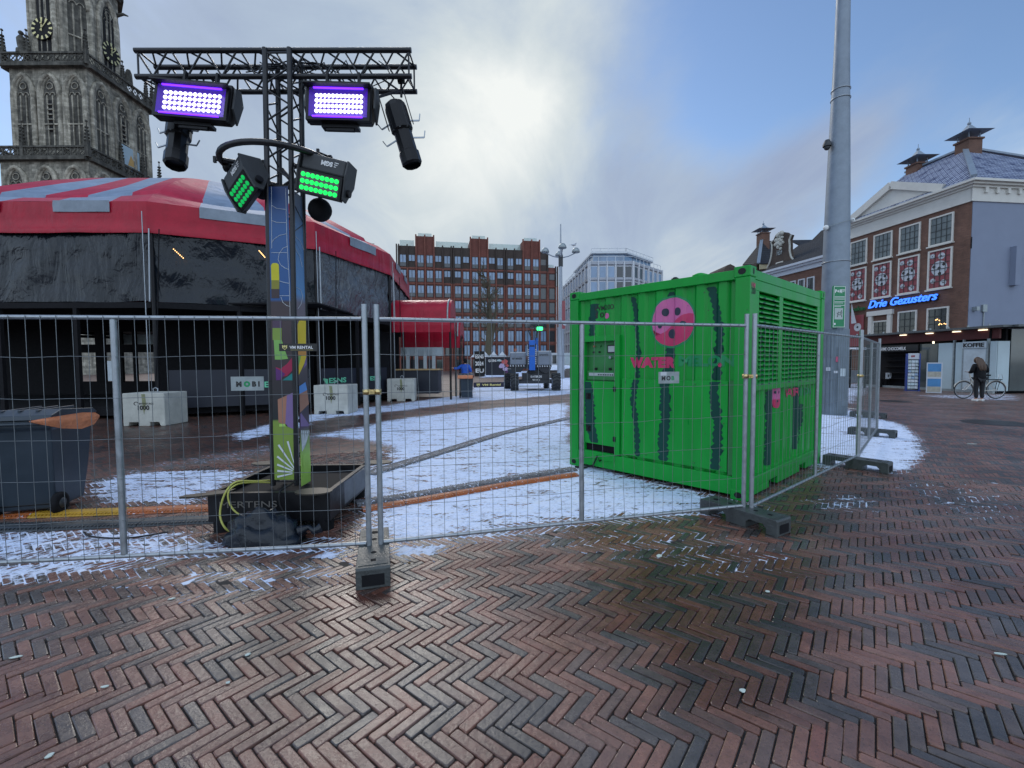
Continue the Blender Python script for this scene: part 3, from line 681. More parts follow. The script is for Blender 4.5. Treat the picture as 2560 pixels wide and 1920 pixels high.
decal('stripe', [stripe([(1672, 715), (1672, 745)], .07, FL(1672, 745)[1], ZT, 33)], 'teal', 0, dcor, .003, YB)
cy0, cz0 = FL(1674, 804); rr = (FL(1622, 800)[0]-FL(1728, 800)[0])/2; rz_ = (FL(1674, 744)[1]-FL(1674, 866)[1])/2
el_ = lambda a, b, sy=1., sz=1., n=44: [(a+rr*sy*cos(2*PI*k/n), b+rz_*sz*sin(2*PI*k/n)) for k in range(n)]
decal('logo_halo', [el_(cy0, cz0, 1.09, 1.09)], 'turq', 0, dcor, .004, YB)
decal('logo_disc', [el_(cy0, cz0)], 'pink_l', 0, dcor, .006, YB)
wave = []
for k in range(45):
    t = -1+2*k/44; y = cy0 + t*rr
    wave.append((t, y))
lowp = [(y, cz0 - rz_*math.sqrt(max(0, 1-t*t))) for t, y in wave]
upp = [(y, min(cz0 + rz_*math.sqrt(max(0, 1-t*t)), cz0+rz_*(-.12-.42*sin(t*2.1)))) for t, y in wave]
upp = [(a, max(b, lowp[i][1]+.002)) for i, (a, b) in enumerate(upp)]
decal('logo_half', [lowp[1:-1]+upp[1:-1][::-1]], 'pink_d', 0, dcor, .008, YB)
dots = []
for px, py, r1, r2 in ((1658, 780, .042, .05), (1690, 778, .042, .05), (1646, 815, .028, .03), (1702, 807, .035, .025), (1674, 834, .055, .06)):
    a, z = FL(px, py); dots.append([(a+r1*cos(2*PI*k/14), z+r2*sin(2*PI*k/14)) for k in range(14)])
for q in dots: decal('logo_seed', [q], 'seed', 0, dcor, .010, YB)
def dtext(name, txt, size, mat, face, axis, dfn, off, brk, px, py, fit=None, bold=.0, spacing=1., parent=None):
    me = text_mesh(txt, size, 0, 0, bold, spacing); bm = bmesh.new(); bm.from_mesh(me); bpy.data.meshes.remove(me)
    a0, z0 = face(px, py); xs = [v.co.x for v in bm.verts]; k = fit/(max(xs)-min(xs)) if fit else 1; sg = -1 if axis == 0 else 1
    for v in bm.verts: v.co = (a0+sg*v.co.x*k, z0+v.co.y, 0)
    for s in brk: bmesh.ops.bisect_plane(bm, geom=bm.verts[:]+bm.edges[:]+bm.faces[:], plane_co=(s, 0, 0), plane_no=(1, 0, 0))
    for v in bm.verts:
        a, z = v.co.x, v.co.y; d = dfn(a, z)-off; v.co = (d, a, z) if axis == 0 else (a, d, z)
    me = bpy.data.meshes.new(name); bm.to_mesh(me); bm.free(); me.materials.append(MT[mat] if isinstance(mat, str) else mat); o = bpy.data.objects.new(name, me); COL.objects.link(o); o.parent = parent or cont; return o
fw = FL(1570, 900)[0]-FL(1686, 900)[0]
dtext('lettering', 'WATER', .165, 'pink_d', FL, 0, dcor, .008, YB, 1571, 917, fw, .013)
dtext('lettering', 'MELON', .16, 'turq', FL, 0, dcor, .008, YB, 1692, 914, fw*1.0, .010)
dtext('lettering', 'WM 200', .10, 'text_k', FL, 0, dcor, .005, YB, 1481, 777, .32, .001)
dtext('lettering', '101', .10, 'text_k', FL, 0, dcor, .005, YB, 1481, 794, .17, .002)
a, z = FL(1513, 789); decal('logo_dot', [[(a+.035*cos(2*PI*k/16), z+.04*sin(2*PI*k/16)) for k in range(16)]], 'pink_l', 0, dcor, .005, YB)
a, z = FL(1796, 912); decal('logo_dot', [[(a+.025*cos(2*PI*k/16), z+.025*sin(2*PI*k/16)) for k in range(16)]], 'pink_d', 0, dcor, .008, YB)
flat1 = lambda a, z: 0.0
dtext('lettering', '200', .095, 'text_k', FR, 1, flat1, .003, (), 1878, 733, .115, .001)
dtext('lettering', 'WM', .085, 'pink_d', FR, 1, flat1, .003, (), 1878, 718, .11, .001)
# right face stripes and small logo
t1 = [(1938, 955), (1936, 1050), (1932, 1190)]; t2 = [(2003, 950), (2001, 1050), (1995, 1150)]; t3 = [(2012, 1055), (2008, 1100), (2006, 1140)]; t4 = [(1893, 1100), (1897, 1160), (1906, 1205)]
for i, (s, w, za, zb_) in enumerate(((t1, .13, .28, 1.20), (t2, .12, .34, 1.20), (t3, .09, .4, .95), (t4, .09, .30, .8))):
    decal('stripe', [stripe(s, w, za, zb_, 50+i, FR)], 'teal', 1, dcor, .003, XB)
a, z = FR(1953, 991); decal('logo_disc', [[(a+.11*cos(2*PI*k/24), z+.15*sin(2*PI*k/24)) for k in range(24)]], 'pink_l', 1, dcor, .006, XB)
decal('logo_half', [[(a+.11*cos(2*PI*k/24), z+.15*sin(2*PI*k/24)) for k in range(13, 24)]], 'pink_d', 1, dcor, .008, XB)
for q in [[(a+dx+.014*cos(2*PI*k/10), z+dz+.018*sin(2*PI*k/10)) for k in range(10)] for dx, dz in ((-.03, .05), (.03, .05), (0, -.06))]: decal('logo_seed', [q], 'seed', 1, dcor, .010, XB)
dtext('lettering', 'WATER', .15, 'pink_d', FR, 1, dcor, .007, XB, 1972, 994, .55, .004)
dtext('lettering', 'MELON', .15, 'turq', FR, 1, dcor, .007, XB, 2010, 990, .5, .004)
sp_ = []
for k in range(NS):
    z = slatz(k)
    for c, w in ((g0+.14, .06), (g0+.42, .05), (g2+.3, .07), (g2+.72, .08), (g2+1.02, .05)):
        c2 = c+.05*sin(k*.9+c*7)+.012*((k*7) % 5-2); sp_.append([(c2-w*.7, z-.045), (c2+w*.5, z-.047), (c2+w*.7, z-.031), (c2-w*.4, z-.030)])
for q in range(0, len(sp_), 5): tag(decal('slat_stripe', sp_[q:q+5], 'teal', 1, lambda a, z: .008, .002))
mb = MB(); mb.box(.012, .014, 0, 0, 0, 0)
# stickers on the right corner post and side
MT['sticker_w'] = M('white_sticker', (.55, .58, .62), .5, 0, .05)
MT['sticker_r'] = M('red_sticker', (.5, .06, .03), .5, 0, .05)
a, z = FR(1893, 1000); decal('sticker', [[(a-.05, z-.13), (a+.03, z-.17), (a+.05, z+.12), (a-.05, z+.14)]], 'sticker_w', 1, dcor, .005, XB)
a, z = FR(1893, 1040); decal('sticker', [[(a-.06, z-.12), (a+.04, z-.12), (a+.04, z+.13), (a-.06, z+.13)]], 'sticker_r', 1, dcor, .005, XB)
decal('sticker_mark', [[(a-.045, z-.10+.045*k), (a+.025, z-.10+.045*k), (a+.025, z-.08+.045*k), (a-.045, z-.08+.045*k)] for k in range(5)], 'seed', 1, dcor, .008, XB)
# breathers on the roof
for i, (yy, rr_) in enumerate(((1.05, .05), (.72, .09))):
    mb = MB(); mb.lathe([(rr_*.6, CH-.05), (rr_*.6, CH+.01), (rr_, CH+.015), (rr_, CH+.04), (rr_*.4, CH+.06), (0, CH+.062)], (.35, yy, 0), 16); mb.build('roof_vent', 'black' if i == 0 else 'green', cont)

# ---------------------------------------------------------------- site fence
ZTOP, ZBOT = 1.89, .16
def panel(x0, y0, x1, y1, label, bent=0, seed=1):
    d = Vector((x1-x0, y1-y0, 0)); Wd = d.length; rz = math.atan2(d.y, d.x)
    t = thing('mesh_fence', label, 'fence panel', (x0, y0, 0), rz, 'mesh fence panels round the site')
    for x in (0, Wd):
        m = MB(); m.cyl((x, 0, .06), (x, 0, 2.0), .021, 12); m.build('post', 'galv', t)
    for nm, z in (('top_rail', ZTOP), ('bottom_rail', ZBOT)):
        m = MB(); m.cyl((.021, 0, z), (Wd-.021, 0, z), .0155, 10); m.build(nm, 'galv', t)
    m = MB(); m.cyl((Wd/2, .004, ZBOT+.014), (Wd/2, .004, ZTOP-.014), .0205, 12); m.build('middle_tube', 'galv', t)
    m = MB(); rn = random.Random(seed); n = int(round(Wd/.1))
    for k in range(1, n):
        x = Wd*k/n + rn.uniform(-.004, .004); y = -.018
        if bent and rn.random() < .4:
            a = rn.uniform(.006, .016); ph = rn.uniform(0, 6); pts = [(x + a*sin(ph+z*rn.uniform(3.8, 4.2)), y + .5*a*cos(ph+z*3), z) for z in [ZBOT-.02 + (ZTOP-ZBOT+.035)*q/10 for q in range(11)]]
        else:
            a = rn.uniform(-.005, .005); pts = [(x, y, ZBOT-.02), (x+a, y+a, (ZBOT+ZTOP)/2), (x, y, ZTOP+.015)]
        m.tube(pts, .0019, 5, False)
    for z in (1.618, 1.325, 1.03, .735, .44):
        pts = [(.02+(Wd-.04)*q/12, -.0135+rn.uniform(-.004, .004), z+rn.uniform(-.006, .006)-(.008 if 3 < q < 9 else 0)) for q in range(13)]
        m.tube(pts, .0020, 5, False)
    m.build('wire_mesh', 'wire', t); return t
panel(-4.56, 3.00, -1.115, 3.412, 'long galvanised mesh panel at left in front of bin and light tower', 0, 1)
panel(-1.03, 3.435, 2.232, 4.272, 'galvanised mesh panel with wavy wires between light tower and green container', 1, 2)
panel(2.292, 4.245, 5.07, 6.53, 'mesh panel running along the louvred side of the green container', 0, 3)
panel(5.13, 6.585, 7.50, 9.16, 'mesh panel seen almost edge on, second beyond the green container', 0, 4)
panel(7.56, 9.23, 9.78, 12.0, 'far mesh panel seen edge on, third beyond the green container', 0, 5)
panel(9.84, 12.08, 10.0, 15.6, 'farthest mesh panel, leading away behind the fluted mast', 0, 6)
def fence_foot():
    t = thing('rubber_block', 'x', 'fence foot', (0, 0, 0), 0, 'recycled rubber feet under the fence')
    L = .78; prof = [(0, 0), (.10, 0), (.10, .055), (.13, .085), (.26, .085), (.29, .055), (.29, 0), (.49, 0), (.49, .055), (.52, .085), (.65, .085), (.68, .055), (.68, 0), (L, 0), (L, .135), (L-.012, .148), (.012, .148), (0, .135)]
    m = MB(); m.prism(prof, (-L/2, -.115, 0), (1, 0, 0), (0, 0, 1), (0, .23, 0)); body = m.build('block', 'rubber', t, bevel=.004)
    m = MB()
    for x in (-.13, .13, -.28): m.cyl((x, 0, .1485), (x, 0, .1495), .021 if x != -.28 else .03, 14)
    m.box(.245, .285, -.018, .018, .1485, .1495)
    build_each(m, 'socket', 'blackm', t)
    m = MB(); m.box(L/2-.004, L/2+.002, -.075, .075, .02, .10); m.box(-L/2-.002, -L/2+.004, -.075, .075, .02, .10); build_each(m, 'end_recess', 'blackm', t)
    m = MB(); m.box(-.31, -.2, -.095, -.06, .1482, .151); m.box(.31, .35, -.10, .10, .1482, .153); build_each(m, 'raised_edge', 'rubber', t)
    return t
def foot(x0, y0, x1, y1, label, first=[None]):
    d = Vector((x1-x0, y1-y0)); c = ((x0+x1)/2, (y0+y1)/2, 0); rz = math.atan2(d.y, d.x)
    if first[0] is None: first[0] = t = fence_foot(); t.matrix_basis = Matrix.Translation(Vector(c)) @ Matrix.Rotation(rz, 4, 'Z'); t['label'] = label
    else: dup(first[0], c, rz, label)
foot(-1.19, 3.80, -.957, 2.995, 'wet grey fence foot in the foreground, reaching from the fence towards the camera')
foot(2.02, 4.60, 2.42, 3.93, 'dark fence foot at the near corner of the green container')
foot(4.75, 6.73, 5.21, 6.12, 'dark fence foot where snow starts, right of the green container')
foot(7.2, 9.50, 7.68, 8.92, 'olive grey fence foot standing in the snow patch')
foot(9.5, 12.45, 9.95, 11.93, 'farthest fence foot, beside the fluted mast')
def clamp(x, y, z, rz, label):
    t = thing('fence_clamp', label, 'clamp', (x, y, z), rz, 'brass coloured clamps joining fence posts')
    m = MB()
    for s in (-1, 1):
        m.lathe([(.0215, -.02), (.027, -.02), (.027, .02), (.0215, .02)], (s*.042, 0, 0), 14)
    m.box(-.02, .02, -.03, -.024, -.016, .016); m.box(-.02, .02, .024, .03, -.016, .016); m.build('band', 'brass', t)
    m = MB(); m.cyl((0, -.045, 0), (0, .045, 0), .006, 8); m.cyl((0, -.045, 0), (0, -.03, 0), .012, 6); m.build('bolt', 'brass', t)
clamp(-1.072, 3.424, 1.335, .2, 'brass coloured clamp joining the two foreground fence posts')
clamp(2.262, 4.258, 1.41, -.1, 'brass coloured clamp at the near corner of the green container')
clamp(5.10, 6.557, 1.33, .75, 'brass coloured clamp on the fence posts right of the green container')
# plates wired to the fence
MT['plate'] = M('zinc_plate', (.30, .34, .35), .45, .5, .3, 12, rvar=.1)
MT['navy'] = M('navy_sign', (.006, .007, .035), .35, 0, .05)
MT['sgn_k'] = M('black_sign', (.008, .008, .009), .3, 0, .05)
MT['gold'] = M('pale_yellow_lettering', (.65, .58, .22), .5, 0, 0)
def plate_on(px0, py0, px1, py1, a, b, off=-.03):
    """left-bottom corner, width, height of a plate that lies in the vertical plane through ground points a, b"""
    d = (Vector(b)-Vector(a)).normalized(); n = Vector((d.y, -d.x)); o = Vector((0, 0, EYE)); res = []
    for px, py in ((px0, py1), (px1, py0)):
        r = ray(px, py); t = ((Vector(a)+n*.03-o.xy).dot(n))/r.xy.dot(n); res.append(o+r*t)
    return res[0], (res[1]-res[0]).xy.length, res[1].z-res[0].z, math.atan2(d.y, d.x)
PA = ((-4.56, 3.0), (-1.115, 3.412)); PB = ((-1.03, 3.435), (2.232, 4.272))
p, w, h, rz = plate_on(578, 941, 659, 977, *PA)
t = thing('fence_sign', 'zinc plate with black stencilled letters M O B I on left fence panel', 'sign', p, rz)
m = MB(); m.box(0, w, -.001, .001, 0, h); m.build('plate', 'plate', t)
text('lettering', 'M', .05, 'text_k', t, (.035, -.0015, h*.3), (1, 0, 0), (0, 0, 1), .0004, bold=.003); text('lettering', 'O', .05, 'turq', t, (.090, -.0015, h*.3), (1, 0, 0), (0, 0, 1), .0004, bold=.004); text('lettering', 'B I', .05, 'text_k', t, (.145, -.0015, h*.3), (1, 0, 0), (0, 0, 1), .0004, bold=.003)
p, w, h, rz = plate_on(1646, 929, 1698, 959, *PB)
t = thing('fence_sign', 'zinc plate with stencilled letters M O B and a white sticker, before the green container', 'sign', p, rz)
m = MB(); m.box(0, w, -.001, .001, 0, h); m.build('plate', 'plate', t); m = MB(); m.box(.02, .08, -.003, -.0012, h*.68, h-.002); m.build('sticker', 'sticker_w', t)
for i, (c_, mm) in enumerate((('M', 'text_k'), ('O', 'text_k'), ('B', 'turq'))): text('lettering', c_, .052, mm, t, (.03+.05*i, -.0015, h*.28), (1, 0, 0), (0, 0, 1), .0004, bold=.002)
def shield(mb, x, z, s, y): mb.prism([(-.5*s, .5*s), (-.18*s, .34*s), (0, .5*s), (.18*s, .34*s), (.5*s, .5*s), (.5*s, -.1*s), (0, -.55*s), (-.5*s, -.1*s)], (x, y, z), (1, 0, 0), (0, 0, 1), (0, -.001, 0))
for (a, b, c_, d_, P__, mt, tx, lab) in ((698, 859, 792, 878, PA, 'sgn_k', 'VM RENTAL', 'small black rental company sign with gold shield on left fence panel'), (1184, 955, 1260, 969, PB, 'navy', 'VM Rental', 'navy rental company sign with pale yellow letters on right fence panel')):
    p, w, h, rz = plate_on(a, b, c_, d_, *P__); t = thing('fence_sign', lab, 'sign', p, rz)
    m = MB(); m.box(0, w, -.001, .001, 0, h); m.build('plate', mt, t)
    m = MB(); shield(m, w*.15, h*.5, h*.62, -.0015); m.build('shield', 'gold', t)
    m = MB(); m.prism([(-.3*h*.6, .12*h), (0, -.08*h), (.3*h*.6, .12*h), (.12*h, -.2*h), (-.12*h, -.2*h)], (w*.15, -.003, h*.52), (1, 0, 0), (0, 0, 1), (0, -.0006, 0)); m.build('shield_mark', mt, t)
    text('lettering', tx, h*.52, 'text_w' if mt == 'sgn_k' else 'gold', t, (w*.28, -.0015, h*.33), (1, 0, 0), (0, 0, 1), .0004, bold=.0008, fit=w*.62)
    if mt == 'sgn_k': m = MB(); m.box(w*.3, w*.9, -.002, -.0012, h*.14, h*.17); m.build('underline', 'gold', t)
# ---------------------------------------------------------------- light tower
MT['truss'] = M('black_truss_tube', (.022, .022, .025), .34, .35, .3, 9, rvar=.1)
def truss(mb, a, b, e1, e2, w, n, r=.024, rd=.009, ph=0):
    """four chords from a to b; e1,e2 unit side vectors; lacing on the four sides"""
    a, b, e1, e2 = Vector(a), Vector(b), Vector(e1), Vector(e2)
    cs = [(a+e1*i*w+e2*j*w, b+e1*i*w+e2*j*w) for i, j in ((0, 0), (1, 0), (1, 1), (0, 1))]
    for p, q in cs: mb.cyl(p, q, r, 10)
    for s in range(4):
        (p0, q0), (p1, q1) = cs[s], cs[(s+1) % 4]
        for k in range(n):
            t0, t1 = k/n+.006, (k+1)/n-.006; tm = (t0+t1)/2
            A = lambda t: p0.lerp(q0, t); B = lambda t: p1.lerp(q1, t)
            mb.cyl(A(t0), B(tm), rd, 6); mb.cyl(B(tm), A(t1), rd, 6)
        mb.cyl(p0.lerp(q0, .01), p1.lerp(q1, .01), rd, 6); mb.cyl(p0.lerp(q0, .99), p1.lerp(q1, .99), rd, 6)
TX, TY, TW = -2.395, 4.43, .235
tower = thing('light_tower', 'black truss light tower with colourful printed banners, standing on ballast base', 'light tower', (TX+TW/2, TY+TW/2, 0))
LEAN = .05
m = MB()
truss(m, (TX, TY, .34), (TX+LEAN, TY+.0, 4.57), (1, 0, 0), (0, 1, 0), TW, 12, .025)
m.build('mast_truss', 'truss', tower, world=True)
m = MB(); z1, z0 = 4.535+.06, 4.535-.19
BY = TY+.052
L0, R0 = -3.63, -.955
truss(m, (L0, BY, z0), (R0, BY, z0-.012), (0, 1, 0), (0, 0, 1), .245, 8, .025)
m.build('cross_truss', 'truss', tower, world=True)
# cables wound through the cross truss
for sd in range(6):
    rn = random.Random(40+sd); m = MB(); x = rn.uniform(-2.9, -1.9); pts = []
    for k in range(9): pts.append((x+k*.12*(1 if sd % 2 else .9), BY+.12+rn.uniform(-.09, .09), z0+.16+rn.uniform(-.06, .07)-(.03*k if k > 6 else 0)))
    m.tube(pts, .006, 6); m.build('cable', 'black', tower, world=True)
m = MB(); m.tube([(-1.3, BY+.1, z0+.2), (-1.22, BY+.05, z0+.12), (-1.17, BY, z0+.02), (-1.2, BY-.02, z0-.06), (-1.33, BY, z0-.1)], .005, 6); m.build('cable', 'black', tower, world=True)
# ring with spokes
rc = Vector(((_r := Y(700, 420, TY+.12)).x, TY+.16, 3.52)); RR = .53
m = MB(); m.tube([(rc.x+RR*cos(2*PI*k/40), rc.y+RR*sin(2*PI*k/40), rc.z-.00) for k in range(40)], .028, 10, closed=True); m.build('ring', 'truss', tower, world=True)
for a in (R(200), R(-20), R(100)):
    m = MB(); m.cyl((rc.x+RR*cos(a), rc.y+RR*sin(a), rc.z), (rc.x+.14*cos(a), rc.y+.05*sin(a), rc.z), .022, 10); m.build('spoke', 'truss', tower, world=True)
# base: heavy steel tray on four feet
q = {'fl': (-2.80, 4.06), 'fr': (-1.69, 4.09), 'br': (-1.72, 5.24), 'bl': (-2.83, 5.21)}
m = MB(); w = .06
def wall(p, q_, z0, z1, th):
    d = (Vector(q_)-Vector(p)).normalized(); n = Vector((-d.y, d.x)); m.prism([(0, z0), ((Vector(q_)-Vector(p)).length, z0), ((Vector(q_)-Vector(p)).length, z1), (0, z1)], (p[0], p[1], 0), (d.x, d.y, 0), (0, 0, 1), (n.x*th, n.y*th, 0))
for a, b in (('fl', 'fr'), ('fr', 'br'), ('br', 'bl'), ('bl', 'fl')): wall(q[a], q[b], .10, .37, .045)
m.build('tray', 'black', tower, world=True)
m = MB(); m.box(-2.76, -1.74, 4.11, 5.17, .11, .30); m.build('ballast_plate', 'blackm', tower, world=True)
MT['rail_side'] = M('worn_grey_steel', (.14, .15, .17), .5, .3, .25, 8)
m = MB(); m.box(-1.725, -1.70, 4.22, 5.1, .13, .355); plabel(m.build('side_rail', 'rail_side', tower, world=True), 'worn grey side of the ballast base')
for nm, (x, y) in q.items():
    m = MB(); x += .09 if 'l' in nm else -.09; y += .08 if 'f' in nm else -.08
    m.cyl((x, y, 0), (x, y, .17), .085, 18); m.build('foot', 'blackm', tower, world=True)
MT['bronze'] = M('worn_plate_edge', (.035, .030, .024), .5, .3, .3, 10)
for x, y, rz in ((-2.82, 4.02, .15), (-1.83, 4.07, 0), (-1.60, 5.28, .2), (-2.92, 5.27, .2)):
    m = MB(); el2 = [(.17*cos(2*PI*k/20), .11*sin(2*PI*k/20)) for k in range(20)]
    if x < -2.75 and y < 4.5: m.prism([(-.15, -.03), (-.13, -.06), (0, -.08), (.20, -.05), (.20, .10), (0, .05), (-.13, .02)], (x, y, .365), (1, .35, 0), (0, 1, 0), (0, 0, .014))
    else: m.prism(el2, (x, y, .372), (1, 0, 0), (0, 1, 0), (0, 0, .014))
    m.build('lifting_plate', ['bronze'], tower, world=True)
text('lettering', 'MERTENS', .085, M('faded_lettering', (.12, .11, .10), .6), tower, (-2.70, 4.055, .235), (1, .03, 0), (0, 0, 1), .001, bold=.0, world=True, fit=.52)
# printed banners on the front and right side of the mast
def banner(nm, u0, u1, o, du, zc, shapes):
    """shapes = (material, polygon in (0..1 across, picture height)) drawn on the cloth"""
    pass
BMAT = {k: M('print_'+k, c, .5, 0, .08, 6) for k, c in dict(blue=(.012, .075, .24), blue2=(.09, .22, .48), maroon=(.045, .028, .032), mauve=(.16, .12, .14), yellow=(.55, .50, .01), olive=(.22, .21, .02), gold=(.75, .55, .03), orange=(.62, .28, .06), green=(.20, .42, .10), purple=(.10, .02, .15), red=(.32, .01, .06), tealp=(.01, .20, .20), dark=(.012, .018, .022), peach=(.36, .17, .11), sky=(.10, .28, .65), lilac=(.20, .13, .30), lime=(.38, .62, .12), moss=(.20, .30, .05), plum=(.07, .04, .08), white=(.62, .66, .70), slate=(.05, .09, .16)).items()}
MT.update({'p_'+k: v for k, v in BMAT.items()})
# gradient cloth: stacked bands blend neighbouring colours
def lerpc(a, b, t): return tuple(x+(y-x)*t for x, y in zip(a, b))
def banner_mesh(nm, P0, U, zt, zb, stops, thick):
    mm = bpy.data.materials.new(nm+'_cloth'); mm.use_nodes = True; t = mm.node_tree; b = t.nodes['Principled BSDF']; b.inputs['Roughness'].default_value = .45
    tcx = nd(t, 'ShaderNodeTexCoord'); s = nd(t, 'ShaderNodeSeparateXYZ'); t.links.new(tcx.outputs['Object'], s.inputs[0])
    v = mathn(t, 'DIVIDE', mathn(t, 'SUBTRACT', s.outputs[2], zb), zt-zb); cr = nd(t, 'ShaderNodeValToRGB'); t.links.new(v, cr.inputs[0])
    for i, (p, c) in enumerate(stops):
        if i < 2: e = cr.color_ramp.elements[i]; e.position = p
        else: e = cr.color_ramp.elements.new(p)
        e.color = (*c, 1)
    t.links.new(cr.outputs[0], b.inputs['Base Color'])
    m = MB(); m.obox(Vector((*P0, zb)), Vector((*U, 0)), thick, (0, 0, zt-zb)); return m.build(nm, mm, tower, world=True)
fx0, fx1, fy = TX+.024, TX+TW+.005, TY-.016
def FB(px, py):      # picture -> (x, z) on the front cloth
    p = Y(px, py, fy-.012); return (p.x, p.z)
def SB(px, py):      # picture -> (y, z) on the side cloth
    d = ray(px, py); t = (TX+TW+.035)/d.x; p = Vector((0, 0, EYE))+d*t; return (p.y, p.z)
zt, zb = FB(700, 465)[1], FB(715, 1200)[1]
banner_mesh('front_banner', (fx0, fy), (fx1-fx0, 0), zt, zb, [(0, (.20, .30, .05)), (.999, (.008, .03, .12)), (.205, (.20, .30, .05)), (.21, (.012, .018, .022)), (.50, (.05, .03, .035)), (.615, (.045, .028, .032)), (.62, (.012, .075, .24)), (.86, (.02, .09, .26))], (0, .006, 0))
sy0, sy1 = TY+.03, TY+TW
banner_mesh('side_banner', (TX+TW+.030, sy0), (0, sy1-sy0), zt-.02, zb-.08, [(0, (.38, .62, .12)), (1, (.10, .13, .16)), (.10, (.38, .62, .12)), (.20, (.07, .04, .08)), (.30, (.012, .018, .022)), (.50, (.16, .12, .14)), (.63, (.17, .14, .17)), (.66, (.10, .26, .50)), (.9, (.07, .17, .34))], (.006, 0, 0))
# shapes printed on the front cloth
def fprint(mat, pts, lay=1, nm='print'):
    m = MB(); xs = [FB(*p) for p in pts]; xs = [(min(max(x, fx0+.002), fx1-.002), z) for x, z in xs]
    m.prism(xs, (0, fy-.0015*lay, 0), (1, 0, 0), (0, 0, 1), (0, -.0008, 0)); return m.build(nm, mat, tower, world=True)
def sprint(mat, pts, lay=1, nm='print'):
    m = MB(); xs = [SB(*p) for p in pts]; xs = [(min(max(x, sy0+.002), sy1-.002), z) for x, z in xs]
    m.prism(xs, (TX+TW+.036+.0015*lay, 0, 0), (0, 1, 0), (0, 0, 1), (.0008, 0, 0)); return m.build(nm, mat, tower, world=True)
def grad(fn, rows, x0, x1, cols, names):
    for (ya, yb), c in zip(zip(rows, rows[1:]), names): fn('p_'+c, [(x0, ya), (x1, ya), (x1, yb), (x0, yb)], cols)
fprint('p_yellow', [(676, 664), (678, 659), (682, 657), (690, 657), (695, 660), (696, 666), (697, 700), (677, 700)]); grad(fprint, [700, 722, 745], 677, 697, 1, ['olive', 'maroon'])
grad(fprint, [790, 820, 850], 680, 703, 1, ['plum', 'moss']); fprint('p_green', [(683, 850), (703, 850), (712, 878), (719, 897), (700, 899), (686, 899)])
fprint('p_red', [(688, 918), (700, 922), (716, 910), (730, 893), (733, 900), (733, 925), (716, 940), (690, 944)]); fprint('p_purple', [(688, 920), (700, 926), (712, 935), (700, 950), (689, 951)], 2); fprint('p_tealp', [(704, 951), (720, 940), (733, 932), (734, 951)], 2)
fprint('p_peach', [(693, 999), (735, 981), (737, 1030), (737, 1074), (695, 1056)]); fprint('p_lilac', [(716, 989), (735, 981), (737, 1074), (712, 1064)], 2)
fprint('p_lime', [(697, 1060), (713, 1060), (718, 1066), (697, 1067)], 2)
for k in range(10):      # white sun rays
    a = R(-12+k*17); cx_, cy_ = 742, 1182; r0, r1 = 4, 92-2*k
    ax, ay = -cos(a), -sin(a); nx, ny = -ay*2.4, ax*2.4
    pts = [(cx_+ax*r0, cy_+ay*r0), (cx_+ax*r1-nx, cy_+ay*r1-ny), (cx_+ax*r1+nx, cy_+ay*r1+ny)]
    if a < R(110): fprint('p_white', [(cx_+ax*12-nx*.5, cy_+ay*12-ny*.5), (cx_+ax*min(r1, 50/max(.2, abs(ax)))-nx, cy_+ay*min(r1, 50/max(.2, abs(ax)))-ny), (cx_+ax*min(r1, 50/max(.2, abs(ax)))+nx, cy_+ay*min(r1, 50/max(.2, abs(ax)))+ny), (cx_+ax*12+nx*.5, cy_+ay*12+ny*.5)], 2)
sprint('p_gold', [(743, 812), (748, 800), (756, 794), (764, 793), (764, 860), (743, 864)]); sprint('p_orange', [(743, 864), (764, 860), (765, 888), (744, 890)]); sprint('p_green', [(744, 890), (752, 889), (746, 915), (744, 920)]); sprint('p_gold', [(752, 889), (765, 889), (762, 905), (746, 937), (745, 915)]); sprint('p_lilac', [(765, 893), (766, 912), (758, 922), (761, 905)])
sprint('p_sky', [(747, 966), (763, 955), (767, 975), (748, 985)]); sprint('p_peach', [(748, 985), (767, 975), (772, 1010), (749, 1032)]); sprint('p_lilac', [(750, 1036), (752, 1032), (775, 1062), (768, 1066), (751, 1066)])
for k in range(5): sprint('p_white', [(754+k*1.5, 1128-k*3), (752+k*5.2, 1076), (755+k*5.2, 1076), (756+k*1.5, 1128-k*3)], 2)
sprint('p_lime', [(756, 1136), (768, 1133), (776, 1145), (776, 1184), (757, 1192)], 2)
def fline(pts, fn=FB, side=False):
    m = MB(); q_ = [fn(*p) for p in pts]
    if side: q_ = [(min(max(a, sy0+.004), sy1-.004), z) for a, z in q_]; m.tube([(TX+TW+.0385, a, z) for a, z in q_], .0022, 4)
    else: q_ = [(min(max(a, fx0+.004), fx1-.004), z) for a, z in q_]; m.tube([(a, fy-.002, z) for a, z in q_], .0022, 4)
    m.build('printed_line', 'p_white', tower, world=True)
fline([(677, 465), (678, 620)]); fline([(677, 512), (690, 520), (714, 523)]); fline([(677, 550), (690, 555), (714, 556)]); fline([(677, 607), (684, 597), (697, 588), (714, 584)]); fline([(677, 631), (716, 631)])
fline([(718, 615), (706, 620), (697, 632), (694, 648), (700, 662), (712, 670), (720, 673)]); fline([(697, 702), (710, 706), (722, 708)]); fline([(698, 739), (722, 739)]); fline([(701, 742), (706, 756), (716, 764), (724, 766)]); fline([(713, 470), (716, 600), (722, 700), (724, 790)])
fline([(737, 590), (750, 603), (759, 625)], SB, True); fline([(738, 622), (748, 640), (755, 668)], SB, True); fline([(740, 718), (750, 724), (756, 740), (752, 760), (744, 772)], SB, True)
# black end caps, junction box and lamp hoods near the top of the banners
m = MB(); m.box(TX-.01, TX+TW+.02, TY-.012, TY+.02, zt, zt+.015); m.build('banner_rail', 'black', tower, world=True)

